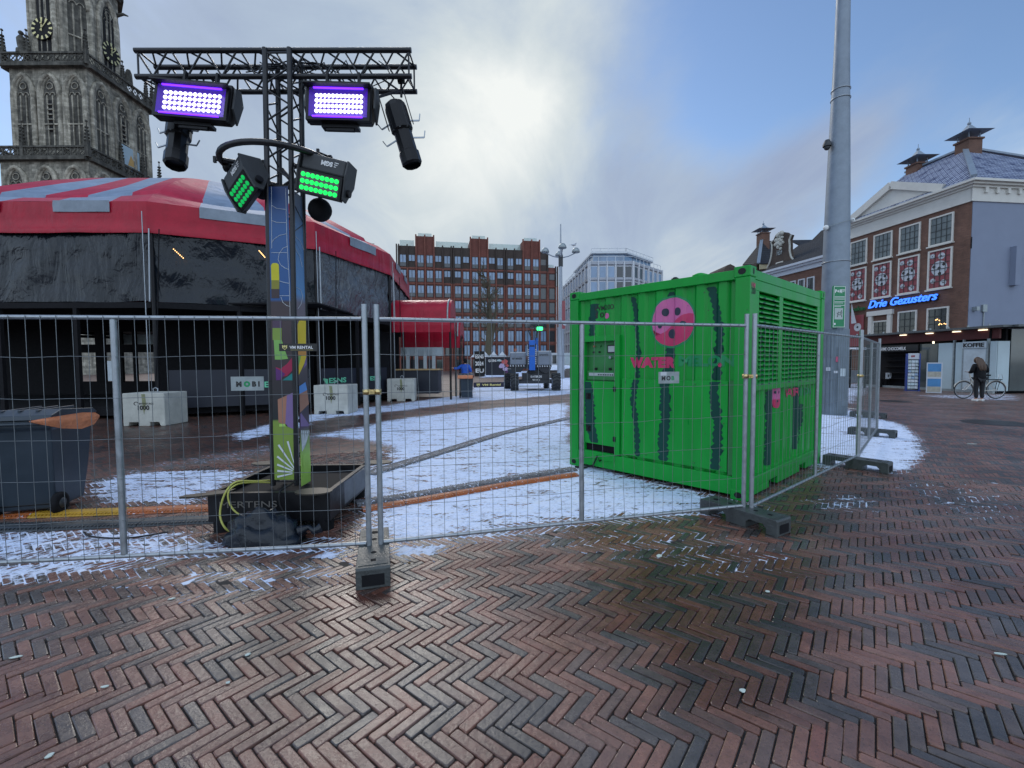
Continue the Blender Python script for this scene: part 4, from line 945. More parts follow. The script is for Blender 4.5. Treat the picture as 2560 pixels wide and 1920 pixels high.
# purple wash lights, profile spots, green floods: each hangs on the tower and is a thing of its own
MT['lens_w'] = M('lit_white_led', (.8, .8, .9), .3, 0, 0, emit=(.93, .93, 1.0), es=1.7)
MT['purple'] = M('glow_tinted_reflector', (.10, .02, .45), .35, 0, .1, emit=None)  # LED glow is put into the reflector's purple base colour
MT['violet'] = M('added_violet_glow_strip', (.1, .02, .5), .3, 0, 0, emit=(.13, .02, 1.0), es=2.6)  # glowing strips added to light the reflector violet
MT['lens_g'] = M('lit_green_led', (.01, .6, .1), .3, 0, 0, emit=(.0, 1.0, .10), es=1.0)
MT['lens_g2'] = M('dim_green_led', (.01, .3, .08), .25, 0, 0, emit=(.0, .55, .10), es=.55)
MT['grey_case'] = M('dark_grey_case', (.035, .038, .042), .5, 0, .2, 8, .08, 80)
def orient(t, loc, yaw, pitch, roll):
    t.matrix_basis = Matrix.Translation(Vector(loc)) @ Matrix.Rotation(yaw, 4, 'Z') @ Matrix.Rotation(pitch, 4, 'X') @ Matrix.Rotation(roll, 4, 'Y')
def wash(loc, yaw, pitch, roll, label, W_=.66, hang=.2):
    """local: x right, y away, z up; lamp face at y=0"""
    t = thing('wash_light', label, 'stage light', loc, 0, 'purple wash lights on the cross truss'); orient(t, loc, yaw, pitch, roll); h = W_/2
    m = MB(); m.prism([(.0, .17), (.10, .17), (.15, .05), (.14, -.10), (.07, -.20), (0, -.20)], (-h, 0, 0), (0, 1, 0), (0, 0, 1), (W_, 0, 0)); m.build('housing', 'black', t, bevel=.012)
    m = MB(); m.add([(-h+.03, -.034, .10), (h-.03, -.034, .10), (h-.03, -.034, -.17), (-h+.03, -.034, -.17), (-h+.07, -.012, .05), (h-.07, -.012, .05), (h-.07, -.012, -.13), (-h+.07, -.012, -.13)], [(0, 1, 5, 4), (1, 2, 6, 5), (2, 3, 7, 6), (3, 0, 4, 7), (4, 5, 6, 7)])
    m.build('reflector', 'purple', t)
    m = MB(); m.box(-h+.005, h-.005, -.036, .0, .10, .125); m.box(-h+.005, h-.005, -.036, .0, -.20, -.17); m.box(-h+.005, -h+.03, -.036, .0, -.17, .10); m.box(h-.03, h-.005, -.036, .0, -.17, .10); m.build('front_frame', 'black', t)
    m = MB(); m.box(-h+.07, h-.07, -.045, -.030, .088, .098); m.build('violet_fill_strip', 'violet', t)
    m = MB(); m.box(-h+.07, h-.07, -.050, -.036, -.178, -.168); m.build('violet_fill_strip', 'violet', t)  # lower strip added to throw violet onto the reflector
    m = MB(); m.box(-h-.006, h+.006, -.10, -.033, .10, .115); m.build('top_visor', 'black', t)
    for r in range(4):
        for c in range(12):
            m = MB(); m.cyl((-h+.095+c*(W_-.19)/11, -.020, .035-r*.048), (-h+.095+c*(W_-.19)/11, -.013, .035-r*.048), .0175, 12); m.build('led', 'lens_w', t)
    for s in (-1, 1):
        m = MB(); m.prism([(-.03, -.06), (.06, -.17), (.12, .05), (.06, .17), (-.02, .14)], (s*(h+.012), .03, .0), (0, 1, 0), (0, 0, 1), (s*.02, 0, 0)); m.build('side_arm', 'grey_case', t, bevel=.003)
    m = MB(); m.box(-.17, .17, .02, .10, -.235, -.205); m.box(-.13, .13, .03, .06, -.26, -.236); m.build('handle', 'black', t)
    m = MB(); m.box(-.16, -.14, .05, .09, .16, .18+hang); m.box(.14, .16, .05, .09, .16, .18+hang); build_each(m, 'bracket', 'black', t)
    return t
a = Y(484, 248, 4.28); wash(a, .03, -.10, R(4.5), 'purple lit wash light with white led rows, left end of cross truss', .68, hang=.13)
a = Y(849, 252, 4.28); wash(a, .0, -.06, R(2.0), 'purple lit wash light with white led rows, right of the mast', .60, hang=.13)
def profile_spot(p0, p1, label, yoke):
    """black theatre spot from rear p0 to lens p1"""
    p0, p1 = Vector(p0), Vector(p1); t = thing('profile_spot', label, 'stage light', p0, 0, 'black profile spots hanging under the cross truss')
    d = p1-p0; L = d.length; M_ = Matrix.Translation(p0) @ Vector((0, 0, -1)).rotation_difference(d.normalized()).to_matrix().to_4x4(); t.matrix_basis = M_
    m = MB(); m.lathe([(0, .01), (.06, .01), (.10, -.02), (.108, -.06), (.108, -.28), (.088, -.30), (.088, -L+.14), (.10, -L+.13), (.10, -L+.02), (.085, -L), (.078, -L+.05), (0, -L+.05)], n=10); m.build('barrel', 'black', t, smooth=False)
    m = MB()
    for k in range(8): a = 2*PI*k/8; m.box(.094*cos(a)-.008, .094*cos(a)+.008, .094*sin(a)-.008, .094*sin(a)+.008, -.29, -.07)
    m.build('cooling_fin', 'grey_case', t)
    for k, (z, s) in enumerate(((-.20, 1), (-.35, -1), (-.37, 1), (-.18, -1))):
        m = MB(); m.bar((s*.08, 0, z), (s*.19, 0, z-.03), .012); m.bar((s*.19, 0, z-.03), (s*.215, 0, z+.03), .009); m.build('shutter_lever', 'galv', t)
    m = MB()
    for s in (-1, 1): m.bar((s*.125, 0, -.24), (s*.125, 0, yoke), .008, .035, (0, 1, 0))
    m.bar((-.129, 0, yoke), (.129, 0, yoke), .008, .035, (0, 1, 0)); m.build('yoke', 'black', t)
    m = MB(); m.prism([(-.015, 0), (.015, 0), (.03, -.1), (-.03, -.1)], (0, -.10, -.05), (1, 0, 0), (0, 0, 1), (0, .01, 0)); m.build('reflective_strip', 'galv', t)
    m = MB(); m.tube([(0, .02, 0), (.02, .06, .06), (-.02, .05, .14), (0, .02, .22)], .006, 6); m.build('cable', 'black', t)
profile_spot(Y(452, 285, 4.6), Y(438, 415, 4.42), 'black profile spot pointing down below the left purple wash light', .1)
profile_spot(Y(985, 258, 4.55), Y(1032, 415, 4.55), 'black profile spot tilted down at the right end of the cross truss', .10)
m = MB(); hk = thing('hook_clamp', 'small black hook clamp under the right end of cross truss', 'clamp', Y(1003, 222, 4.55)); m.cyl((0, 0, -.08), (0, 0, .08), .012, 8); m.build('hook', 'black', hk); m = MB(); m.lathe([(.03, -.03), (.04, -.03), (.04, .03), (.03, .03)], (0, 0, .09), 12, 'x'); m.build('hook_ring', 'black', hk)
def flood(loc, yaw, pitch, roll, cols, W_, mat, label, face_tilt):
    t = thing('flood_light', label, 'stage light', loc, 0, 'green flood lights under the ring'); orient(t, loc, yaw, pitch, roll); h = W_/2
    m = MB(); m.prism([(0, .13), (.20, .13), (.26, .05), (.24, -.06), (0, -.02)], (-h*.96, 0, 0), (0, 1, 0), (0, 0, 1), (W_*.96, 0, 0)); m.build('housing', 'grey_case', t, bevel=.015)
    for s in (-1, 1):
        m = MB(); m.prism([(-.01, .13), (.2, .13), (.22, -.05), (.10, -.23), (.02, -.22), (-.02, 0)], (s*(h+.0), 0, 0), (0, 1, 0), (0, 0, 1), (s*.02, 0, 0)); m.build('side_arm', 'grey_case', t, bevel=.004)
        m = MB(); m.cyl((s*(h+.021), .08, -.14), (s*(h+.05), .08, -.14), .035, 14); m.build('tilt_knob', 'black', t)
    u = Vector((0, sin(face_tilt), -cos(face_tilt))); n = Vector((0, -cos(face_tilt), -sin(face_tilt))); o = Vector((0, -.02, -.03)); Hh = .215
    m = MB(); m.obox(o+Vector((-h+.005, 0, 0)), (W_-.01, 0, 0), u*Hh, -n*.07); m.build('lamp_head', 'black', t, bevel=.004)
    m = MB(); m.obox(o+Vector((-h+.03, 0, 0))+u*.022+n*.001, (W_-.06, 0, 0), u*(Hh-.044), n*.002); m.build('front_glass', 'dglass', t)
    for r in range(3):
        for c in range(cols):
            p = o+Vector((-h+.055+c*(W_-.11)/(cols-1), 0, 0))+u*(.048+r*(Hh-.096)/2)
            m = MB(); m.cyl(p+n*.0035, p+n*.009, .0205, 14); m.cyl(p+n*.0095, p+n*.013, .010, 10); m.build('led', mat, t)
    # maker's name, printed so that it reads upside down here
    text('lettering', 'SGM', .055, 'text_w', t, (.085, -.002, .085), (-1, 0, 0), (0, 0, -1), .001, bold=.003)
    m = MB()
    for k in range(3): m.box(.10, .14-.01*k, -.002, .001, .085-.018*k, .092-.018*k)
    m.build('logo_bar', 'text_w', t)
    return t
flood(Y(588, 447, 4.32), -.55, .12, R(-24), 6, .36, 'lens_g2', 'dim green flood light left of the mast, turned away under the ring', .35)
flood(Y(806, 425, 4.28), -.02, .05, R(14), 8, .43, 'lens_g', 'bright green flood light right of the mast under the ring', .12)
for x, y, yy, lab in ((655, 470, 4.75, 'round black lamp hood left of the mast behind dim green light'), (800, 525, 4.6, 'round black lamp hood below the bright green flood light')):
    p = Y(x, y, yy); t = thing('round_lamp', lab, 'stage light', p, 0, 'round black lamp hoods'); m = MB(); m.sph((0, 0, 0), .115, 18, 10, 1, 1, 1.0); m.build('hood', 'blackm', t); m = MB(); m.bar((0, 0, .08), (.0, .05, .3), .03); m.build('bracket', 'black', t)
for px, py in ((570, 418), (822, 400)):
    p = Y(px, py, 4.5); t = thing('ring_clamp', 'black coupler clamped on the ring, %s' % ('left' if px < 700 else 'right'), 'clamp', p, 0, 'black couplers on the ring'); m = MB(); m.lathe([(.028, -.03), (.045, -.03), (.045, .03), (.028, .03)], (0, 0, 0), 12, 'x'); m.build('collar', 'black', t); m = MB(); m.cyl((0, -.05, .02), (-.06, -.1, .03), .008, 6); m.box(-.075, -.05, -.11, -.09, .0, .06); m.cyl((0, 0, -.03), (0, 0, -.12), .012, 8); m.build('wing_bolt', 'black', t)

# things lying round the base
MT['bagblack'] = M('black_plastic_bag', (.008, .012, .019), .25, 0, .2, 5, 1.0, 7, spec=.4)
MT['yel_cable'] = M('yellow_cable', (.45, .45, .10), .5, 0, .1)
bag = thing('plastic_bag', 'crumpled black plastic bag on the ground before the ballast base', 'bag', (-2.16, 3.83, 0)); m = MB(); rn = random.Random(5); n, k_ = 26, 14; vs = []
for i in range(k_+1):
    for j in range(n):
        th = PI*i/k_*.5; a = 2*PI*j/n; v = Vector((cos(a)*sin(PI/2-th+.0)*1.0, sin(a)*sin(PI/2-th), sin(th)))
        nn = noise.noise(v*2.3+Vector((3, 1, 2)))*.30+abs(noise.noise(v*5.1))*.22
        vs.append((v.x*.33*(1+nn*.8), v.y*.17*(1+nn), max(0, v.z*.27*(1+nn*1.3)*(1-.35*max(0, v.x)))))
fs = [(i*n+j, i*n+(j+1) % n, (i+1)*n+(j+1) % n, (i+1)*n+j) for i in range(k_) for j in range(n)]
m.add(vs, fs); m.build('bag_body', 'bagblack', bag, smooth=True)
m = MB(); m.tube([(.30, 0, .1), (.38, .02, .13), (.43, .0, .10), (.48, .03, .12)], [.05, .02, .03, .045], 8); m.build('bag_knot', 'bagblack', bag)
def cable(pts, r, mat, label, name='cable'):
    m = MB(); P = [Vector(p) for p in pts]; out = []
    for i in range(len(P)-1):
        p0, p1, p2, p3 = P[max(i-1, 0)], P[i], P[i+1], P[min(i+2, len(P)-1)]
        for k in range(6):
            t = k/6; out.append(.5*((2*p1)+(p2-p0)*t+(2*p0-5*p1+4*p2-p3)*t*t+(3*p1-p0-3*p2+p3)*t**3))
    out.append(P[-1]); m.tube(out, r, 7); o = m.build(name, mat); tag(o, label, 'cable'); return o
c0 = tuple(Y(685, 1200, 4.55))
cable([c0, Y(640, 1203, 4.3), Y(590, 1205, 4.1), Y(562, 1235, 4.02), Y(550, 1285, 4.0), Y(563, 1320, 3.97), tuple(G(590, 1335))], .009, 'yel_cable', 'yellow green cable looping down over the front of ballast base')
cable([Y(685, 1207, 4.5), Y(630, 1206, 4.25), Y(590, 1212, 4.08), Y(570, 1235, 4.03), Y(580, 1270, 4.02), Y(610, 1295, 4.02)], .008, 'yel_cable', 'second yellow cable loop nearer the mast on the ballast base')
cable([Y(745, 1200, 4.45), Y(720, 1215, 4.2), Y(700, 1230, 4.06), Y(700, 1262, 4.03), Y(715, 1290, 4.02)], .008, 'black', 'black cable hanging over the front edge of the ballast base')
cable([Y(800, 1232, 4.1), Y(815, 1222, 4.15), Y(822, 1225, 4.2), Y(808, 1233, 4.15), Y(790, 1236, 4.1), Y(785, 1250, 4.04)], .006, 'bronze', 'thin brown cord coiled on the right corner of ballast base')
cable([G(210, 1330, .02), G(232, 1342, .02), G(320, 1345, .02), G(420, 1330, .02)], .008, 'black', 'thin black cable lying on snow behind the left fence panel')
# cable ramps
def ramp(px, w, mats, label, name='cable_ramp', h=.034):
    t = None; pts = [G(*p) for p in px]
    t = thing(name, label, 'cable ramp', pts[0]); n = len(pts)-1
    for i in range(n):
        a, b = pts[i], pts[i+1]; d = (b-a); L = d.length; d.normalize(); nn = Vector((-d.y, d.x, 0)); m = MB()
        prof = [(-w/2, .003), (-w/2+.01, .012), (-w*.22, h), (w*.22, h), (w/2-.01, .012), (w/2, .003)]
        m.prism(prof, a, nn, (0, 0, 1), d*(L-.006)); s = m.build('segment', mats[i % len(mats)], t, world=True)
        m = MB(); k = int(L/.035)
        for q_ in range(k):
            for sgn in (-1, 1):
                c = a+d*(q_+.5)*L/k+nn*sgn*w*.35; m.obox(c-d*.008-nn*w*.09+Vector((0, 0, h*.42+.0)), d*.016, nn*w*.18, (0, 0, .012))
        st = m.build('tread', mats[i % len(mats)], s, world=False); st.data.transform(Matrix.Translation(-pts[0]))
    return t
MT['orange_r'] = M('orange_ramp', (.36, .10, .025), .5, 0, .25, 6, .2, 60)
MT['yellow_r'] = M('yellow_ramp', (.42, .24, .02), .5, 0, .25, 6, .2, 60)
MT['black_r'] = M('black_ramp', (.035, .042, .048), .5, 0, .35, 6, .2, 60, rvar=.2)
MT['grey_r'] = M('dusty_ramp', (.13, .13, .14), .7, 0, .75, 22, .3, 60)
def snowy(key, col, amt, sc=26, snow_c=(.66, .74, .92)):
    m = MT[key]; t = m.node_tree; b = t.nodes['Principled BSDF']; src = b.inputs['Base Color'].links[0].from_socket
    g = nd(t, 'ShaderNodeNewGeometry'); n = nd(t, 'ShaderNodeTexNoise'); t.links.new(g.outputs['Position'], n.inputs['Vector']); n.inputs['Scale'].default_value = sc; n.inputs['Detail'].default_value = 5; n.inputs['Roughness'].default_value = .7
    mx_ = nd(t, 'ShaderNodeMix', data_type='RGBA'); t.links.new(smooth(t, n.outputs[0], amt, amt+.05), mx_.inputs[0]); t.links.new(src, mx_.inputs[6]); mx_.inputs[7].default_value = (*snow_c, 1); t.links.new(mx_.outputs[2], b.inputs['Base Color'])
snowy('grey_r', None, .57); snowy('orange_r', None, .60); snowy('black_r', None, .68)
ramp([(-160, 1296), (90, 1288), (318, 1280), (545, 1271)], .20, ['orange_r', 'yellow_r', 'orange_r'], 'orange and yellow cable ramp between the wheeled bin and light tower')
ramp([(-200, 1328), (120, 1318), (360, 1308), (600, 1297)], .22, ['black_r'], 'black ridged cable ramp in front of the orange and yellow one')
ramp([(905, 1276), (1010, 1259), (1130, 1238), (1270, 1213), (1440, 1188)], .16, ['orange_r'], 'orange cable ramp leading over snow to the green container')
ramp([(890, 1262), (1010, 1243), (1130, 1223), (1270, 1199), (1435, 1174)], .20, ['grey_r'], 'grey cable ramp dusted with snow, behind the orange ramp at the container')
ramp([(920, 1186), (1080, 1138), (1250, 1085), (1430, 1044)], .28, ['grey_r'], 'long dark cable ramp crossing the snow behind the fence', h=.018)

# wheeled bin at the left
MT['bin'] = M('blue_grey_bin_plastic', (.022, .034, .048), .45, 0, .2, 3, .05, 40, rvar=.1)
MT['orange_bag'] = M('orange_bin_liner', (.62, .22, .10), .45, 0, .25, 9, .8, 22)
def wheelie(loc, rz, s, label, bag=True):
    t = thing('wheeled_bin', label, 'bin', loc, rz, 'dark wheeled bins with orange liners')
    w0, w1, d0, d1, h = .23*s, .29*s, .24*s, .36*s, 1.0*s
    def ringz(z, w, d, dy=0): return [(-w, -d+dy, z), (w, -d+dy, z), (w, d+dy, z), (-w, d+dy, z)]
    m = MB(); r = [ringz(.06, w0, d0), ringz(h*.45, (w0+w1)/2, (d0+d1)/2), ringz(h*.9, w1*.97, d1*.97), ringz(h*.92, w1*1.05, d1*1.05), ringz(h, w1*1.06, d1*1.06), ringz(h, w1*.95, d1*.95), ringz(h*.7, w1*.9, d1*.9)]
    vs = sum(r, []); fs = [(0, 3, 2, 1)]+[(i*4+k, i*4+(k+1) % 4, (i+1)*4+(k+1) % 4, (i+1)*4+k) for i in range(len(r)-1) for k in range(4)]; m.add(vs, fs); m.build('body', 'bin', t, bevel=.02*s)
    m = MB(); m.prism([(-d1*1.08, .015), (-d1*.9, .055), (d1*.6, .095), (d1*1.05, .045), (d1*1.12, .0), (-d1*1.08, 0)], (-w1*1.08, 0, h+.006), (0, 1, 0), (0, 0, 1), (w1*2.16, 0, 0)); m.build('lid', 'bin', t, bevel=.012)
    m = MB()
    for k in (-.5, 0, .5): m.box(w1*k-.012, w1*k+.012, -d1*.8, d1*.8, h+.07, h+.10)
    m.build('lid_rib', 'bin', t, bevel=.004)
    m = MB(); m.cyl((-w1*.8, d1*1.15, h-.03), (w1*.8, d1*1.15, h-.03), .014*s, 8); m.build('handle', 'bin', t)
    for k in (-1, 1):
        m = MB(); x = k*(w0+.035*s); m.lathe([(.02, -.026), (.07*s, -.026), (.085*s, -.03), (.11*s, -.026), (.115*s, 0), (.11*s, .026), (.085*s, .03), (.07*s, .026), (.02, .026)], (x, d0*1.0, .117*s), 20, 'x'); wl = m.build('wheel', 'blackm', t)
        m = MB(); m.lathe([(0, -.034), (.05*s, -.034), (.055*s, -.024), (.055*s, .024), (.05*s, .034), (0, .034)], (x, d0*1.0, .117*s), 14, 'x'); m.build('hub', 'grey_case', wl)
    m = MB(); m.cyl((-w0-.03*s, d0, .117*s), (w0+.03*s, d0, .117*s), .012, 8); m.build('axle', 'black', t)
    m = MB(); m.box(-.06, .06, -(d1*.99), -(d1*.985), h*.86, h*.9); m.build('label_plate', 'grey_case', t)
    return t
binA = wheelie((-5.065, 4.78, 0), R(197), 1.0, 'large dark blue grey wheeled bin behind the fence at left')
pa, pb, pc_ = Y(75, 1052, 4.62), Y(248, 1038, 4.62), Y(205, 1072, 4.62)
lin = thing('bin_liner', 'orange plastic liner hanging over the rim of the left bin', 'bin liner', Y(160, 1050, 4.70)); m = MB()
o2 = Vector(lin.location) if False else Y(160, 1050, 4.70)
up_ = [(72, 1053), (110, 1046), (160, 1038), (205, 1031), (238, 1031), (249, 1038)]; lo_ = [(74, 1056), (112, 1063), (155, 1071), (205, 1072), (236, 1060), (249, 1042)]; vs = []
def ldep(x): return 4.40 if x < 118 else 4.40+(x-118)/131*.55
for (a, b), (c, d_) in zip(up_, lo_):
    for o_ in (0, .02):
        for k in range(7):
            tt = k/6; vs.append(Y(a+(c-a)*tt, b+(d_-b)*tt, ldep(a)+o_-(0 if o_ else .02*sin(PI*tt)-.012*(k % 2)-.010*math.sin(a*.13))))
fs = []
for i in range(5):
    for k in range(6): fs.append((i*14+k, i*14+k+1, (i+1)*14+k+1, (i+1)*14+k)); fs.append((i*14+7+k, (i+1)*14+7+k, (i+1)*14+7+k+1, i*14+7+k+1))
m.add(vs, fs); m.build('liner_fold', 'orange_bag', lin, world=True, smooth=True)
# ---------------------------------------------------------------- show tent
def wrinkly(name, col, rough, big, small, bs=3., spec=.3, metal=0., stretch=(1, 1, .35)):
    m = M(name, col, rough, metal, .25, 2.0, spec=spec); t = m.node_tree; b = t.nodes['Principled BSDF']
    tcx = nd(t, 'ShaderNodeTexCoord'); mp = nd(t, 'ShaderNodeMapping'); t.links.new(tcx.outputs['Object'], mp.inputs[0]); mp.inputs['Scale'].default_value = stretch
    n = nd(t, 'ShaderNodeTexNoise'); t.links.new(mp.outputs[0], n.inputs['Vector']); n.inputs['Scale'].default_value = bs; n.inputs['Detail'].default_value = 4; n.inputs['Distortion'].default_value = 1.6
    n2 = nd(t, 'ShaderNodeTexNoise'); t.links.new(tcx.outputs['Object'], n2.inputs['Vector']); n2.inputs['Scale'].default_value = bs*3.2; n2.inputs['Detail'].default_value = 3; n2.inputs['Distortion'].default_value = 2.5
    b1 = nd(t, 'ShaderNodeBump'); t.links.new(n.outputs[0], b1.inputs['Height']); b1.inputs['Strength'].default_value = 1; b1.inputs['Distance'].default_value = big
    b2 = nd(t, 'ShaderNodeBump'); t.links.new(n2.outputs[0], b2.inputs['Height']); b2.inputs['Strength'].default_value = 1; b2.inputs['Distance'].default_value = small; t.links.new(b1.outputs[0], b2.inputs['Normal'])
    t.links.new(b2.outputs[0], b.inputs['Normal']); return m
MT['tred'] = wrinkly('red_tent_canvas', (.36, .006, .026), .38, .05, .006, 1.2, stretch=(1, 1, .25)); MT['tgrey'] = wrinkly('grey_tent_canvas', (.22, .26, .31), .35, .05, .006, 1.2, stretch=(1, 1, .25))
MT['rred'] = wrinkly('red_roof_canvas', (.40, .022, .055), .62, .04, .004, .8, stretch=(1, 1, 1)); MT['rgrey'] = wrinkly('grey_roof_canvas', (.20, .26, .36), .62, .04, .004, .8, stretch=(1, 1, 1))
MT['foil'] = wrinkly('black_plastic_sheet', (.007, .011, .017), .20, .12, .012, .9, spec=.38, stretch=(1.6, 1.6, .45))
MT['foil2'] = wrinkly('sheen_lightened_black_sheet', (.075, .085, .10), .17, .20, .03, 1.3, spec=.9, stretch=(1.2, 1.2, .6))  # same black plastic, its silvery reflection put into a paler base colour
MT['navyboard'] = M('dark_navy_board', (.010, .013, .024), .5, 0, .2, 2)
TP = [(-24, 16.5), (-16.4, 12.55), (-10.08, 12.66), (-6.34, 14.55), (-5.1, 18.75), (-5.87, 25.5), (-9, 31), (-16, 33), (-23, 29), (-27, 22)]
TCN = Vector((-14.5, 22.5, 0))
tent = thing('show_tent', 'large round show tent with red and grey striped roof and black plastic walls', 'tent', (-14.5, 22.5, 0))
ZV0, ZV1, ZS0 = 5.2, 6.05, 3.33
STR = {1: [0, .95, 2.45, 3.87, 5.37], 2: [0, 1.25, 3.0], 3: [0, 1.2, 3.1], 0: [0, 1.2, 2.9, 4.4, 5.9, 7.4]}
rnt = random.Random(11)
for i in range(len(TP)):
    a, b = Vector((*TP[i], 0)), Vector((*TP[(i+1) % len(TP)], 0)); L = (b-a).length; d = (b-a).normalized(); nrm = Vector((d.y, -d.x, 0))
    av, bv = TCN+(a-TCN)*1.012, TCN+(b-TCN)*1.012
    if i == 1: cuts = [0, L-5.37, L-3.87, L-2.45, L-.95, L]; cols = [1, 0, 1, 0, 0]; cuts = [0, L-5.37+.0, L-3.87, L-2.45, L-.95, L]; cols = [0, 1, 0, 1, 0]
    elif i == 2: cuts = [0, 1.2, 3.1, L]; cols = [0, 1, 0]
    elif i == 3: cuts = [0, 1.7, 3.3, L]; cols = [0, 1, 0]
    else:
        n = 5 if L > 6 else 3; cuts = [L*k/n for k in range(n+1)]; cols = [0, 1, 0, 1, 0][:n]
    # valance: red band; grey strips hang over its upper third
    m = MB(); N = max(8, int(L*5)); rows = [(0, ZV0), (.02, ZV0+.12), (.0, ZV0+.13), (.03, 5.6), (0, ZV1)]; vs = []
    for k in range(N+1):
        s = L*k/N
        for o_, z in rows:
            w_ = .035*noise.noise(Vector((s*1.7+i*9, z*.8, 3)))*(1 if z < ZV1 else 0); p = av.lerp(bv, s/L)+nrm*((o_+w_)*sin(PI*s/L)**.3 if 0 < s < L-1e-6 else 0); vs.append((p.x, p.y, z+.02*noise.noise(Vector((s*.8, i, 1)))))
    R_ = len(rows); m.add(vs, [(k*R_+r, (k+1)*R_+r, (k+1)*R_+r+1, k*R_+r+1) for k in range(N) for r in range(R_-1)]); m.build('valance', 'tred', tent, world=True, smooth=True)
    for c0_, c1_, c in zip(cuts, cuts[1:], cols):
        if c:
            m = MB(); vs = []
            for k in range(9):
                s = c0_+(c1_-c0_)*k/8
                for z in (ZV1-.30, ZV1-.1, ZV1+.01):
                    w_ = .035*noise.noise(Vector((s*1.7+i*9, z*.8, 3)))*(1 if z < ZV1 else 0); p = av.lerp(bv, s/L)+nrm*(.05+w_*sin(PI*s/L)**.3); vs.append((p.x, p.y, z))
            m.add(vs, [(k*3+r, (k+1)*3+r, (k+1)*3+r+1, k*3+r+1) for k in range(8) for r in range(2)]); m.build('grey_strip', 'tgrey', tent, world=True, smooth=True)
    # roof gores
    prof = [(0, ZV1), (.06, 6.45), (.125, 6.74), (.13, 6.86), (.3, 7.80), (.45, 8.5), (.62, 9.15), (.8, 9.7), (1, 10.15)]
    for c0_, c1_, c in zip(cuts, cuts[1:], cols):
        m = MB(); vs = []; K = 6
        for k in range(K+1):
            e_ = av.lerp(bv, (c0_+(c1_-c0_)*k/K)/L)
            for s, z in prof:
                p = e_.lerp(Vector((TCN.x, TCN.y, 0)), s); sag = .22*sin(PI*(c0_+(c1_-c0_)*k/K)/L)*sin(PI*min(1, s*2.2)) if s < .45 else 0
                vs.append((p.x, p.y, z-sag))
        R_ = len(prof); m.add(vs, [(k*R_+r, (k+1)*R_+r, (k+1)*R_+r+1, k*R_+r+1) for k in range(K) for r in range(R_-1)]); m.build('roof_gore', 'rgrey' if c else 'rred', tent, world=True, smooth=True)
    # black sheet walls
    m = MB(); N = int(L*6); vs = []; NZ = 12
    for k in range(N+1):
        s = L*k/N
        for r in range(NZ+1):
            z = ZS0+(ZV0+.25-ZS0)*r/NZ; w_ = .10*noise.noise(Vector((s*1.1+i*7, z*1.4, 5)))+.05*noise.noise(Vector((s*3+z*1.5, z*3.2, 9)))
            w_ += -.03*max(0, 1-abs((s % 1.25)-.62)*16)-.03*max(0, 1-abs(z-4.6)*12)-.03*max(0, 1-abs(z-3.85)*12)
            p = a+d*s+nrm*w_; vs.append((p.x, p.y, z + (.04*noise.noise(Vector((s*.9, 3, i))) if r == 0 else 0)))
    m.add(vs, [(k*(NZ+1)+r, (k+1)*(NZ+1)+r, (k+1)*(NZ+1)+r+1, k*(NZ+1)+r+1) for k in range(N) for r in range(NZ)]); m.build('sheet_wall', 'foil2' if i in (3, 4) else 'foil', tent, world=True, smooth=True)
    m = MB(); p, q_ = a+Vector((0, 0, ZS0-.1)), b+Vector((0, 0, ZS0-.1)); m.bar(p, q_, .10, .16); m.build('beam', 'blackm', tent, world=True)
    m = MB(); m.cyl(a+nrm*.04+d*.05, a+nrm*.04+d*.05+Vector((0, 0, ZV0+.1)), .055, 10); m.build('pole', 'black', tent, world=True)
    m = MB(); m.cyl(a+nrm*.22-d*.10+Vector((0, 0, .8)), a+nrm*.20-d*.10+Vector((0, 0, ZV1-.3)), .012, 6); m.cyl(a+nrm*.24+d*.0+Vector((0, 0, 3.3)), a+nrm*.2+d*.04+Vector((0, 0, ZV0+.1)), .02, 6); m.build('tension_strap', 'galv', tent, world=True)
    # mid posts and lower boards
    n_ = max(1, int(round(L/2.2)))
    for k in range(1, n_):
        m = MB(); p = a+d*(L*k/n_); m.bar(p, p+Vector((0, 0, ZS0)), .10, .10); m.build('post', 'blackm', tent, world=True)
    if i in (2, 3):
        m = MB(); m.bar(a+d*.3-nrm*.06+Vector((0, 0, .85)), b-d*.2-nrm*.06+Vector((0, 0, .85)), .06, 1.1); bd = m.build('lower_board', 'navyboard', tent, world=True)
MT['mint'] = M('mint_lettering', (.14, .55, .33), .5, 0, .05)
for px, py in ((665, 1035), (795, 965), (946, 963)): pass
def letters(txt, px, py, ydepth, size, mat, fit, u=(1, 0, 0), parent=None, bold=.006):
    p = Y(px, py, ydepth); return text('lettering', txt, size, mat, parent, p-Vector(parent.location), u, (0, 0, 1), .004, bold=bold, fit=fit)
u23 = (Vector((-6.34, 14.55, 0))-Vector((-10.08, 12.66, 0))).normalized(); u34 = (Vector((-5.1, 18.75, 0))-Vector((-6.34, 14.55, 0))).normalized()
letters('ESNS', 660, 968, 13.74, .24, 'mint', .62, u23, tent); letters('ESNS', 822, 958, 14.98, .24, 'mint', .9, u34, tent); letters('ESN', 925, 951, 17.1, .22, 'mint', .7, u34, tent)
m = MB()
for k in range(5): m.bar(Y(806+k*2, 946+k*3, 14.9), Y(820, 949+k*2.6, 14.95), .03)
m.build('logo_wing', 'mint', tent, world=True)
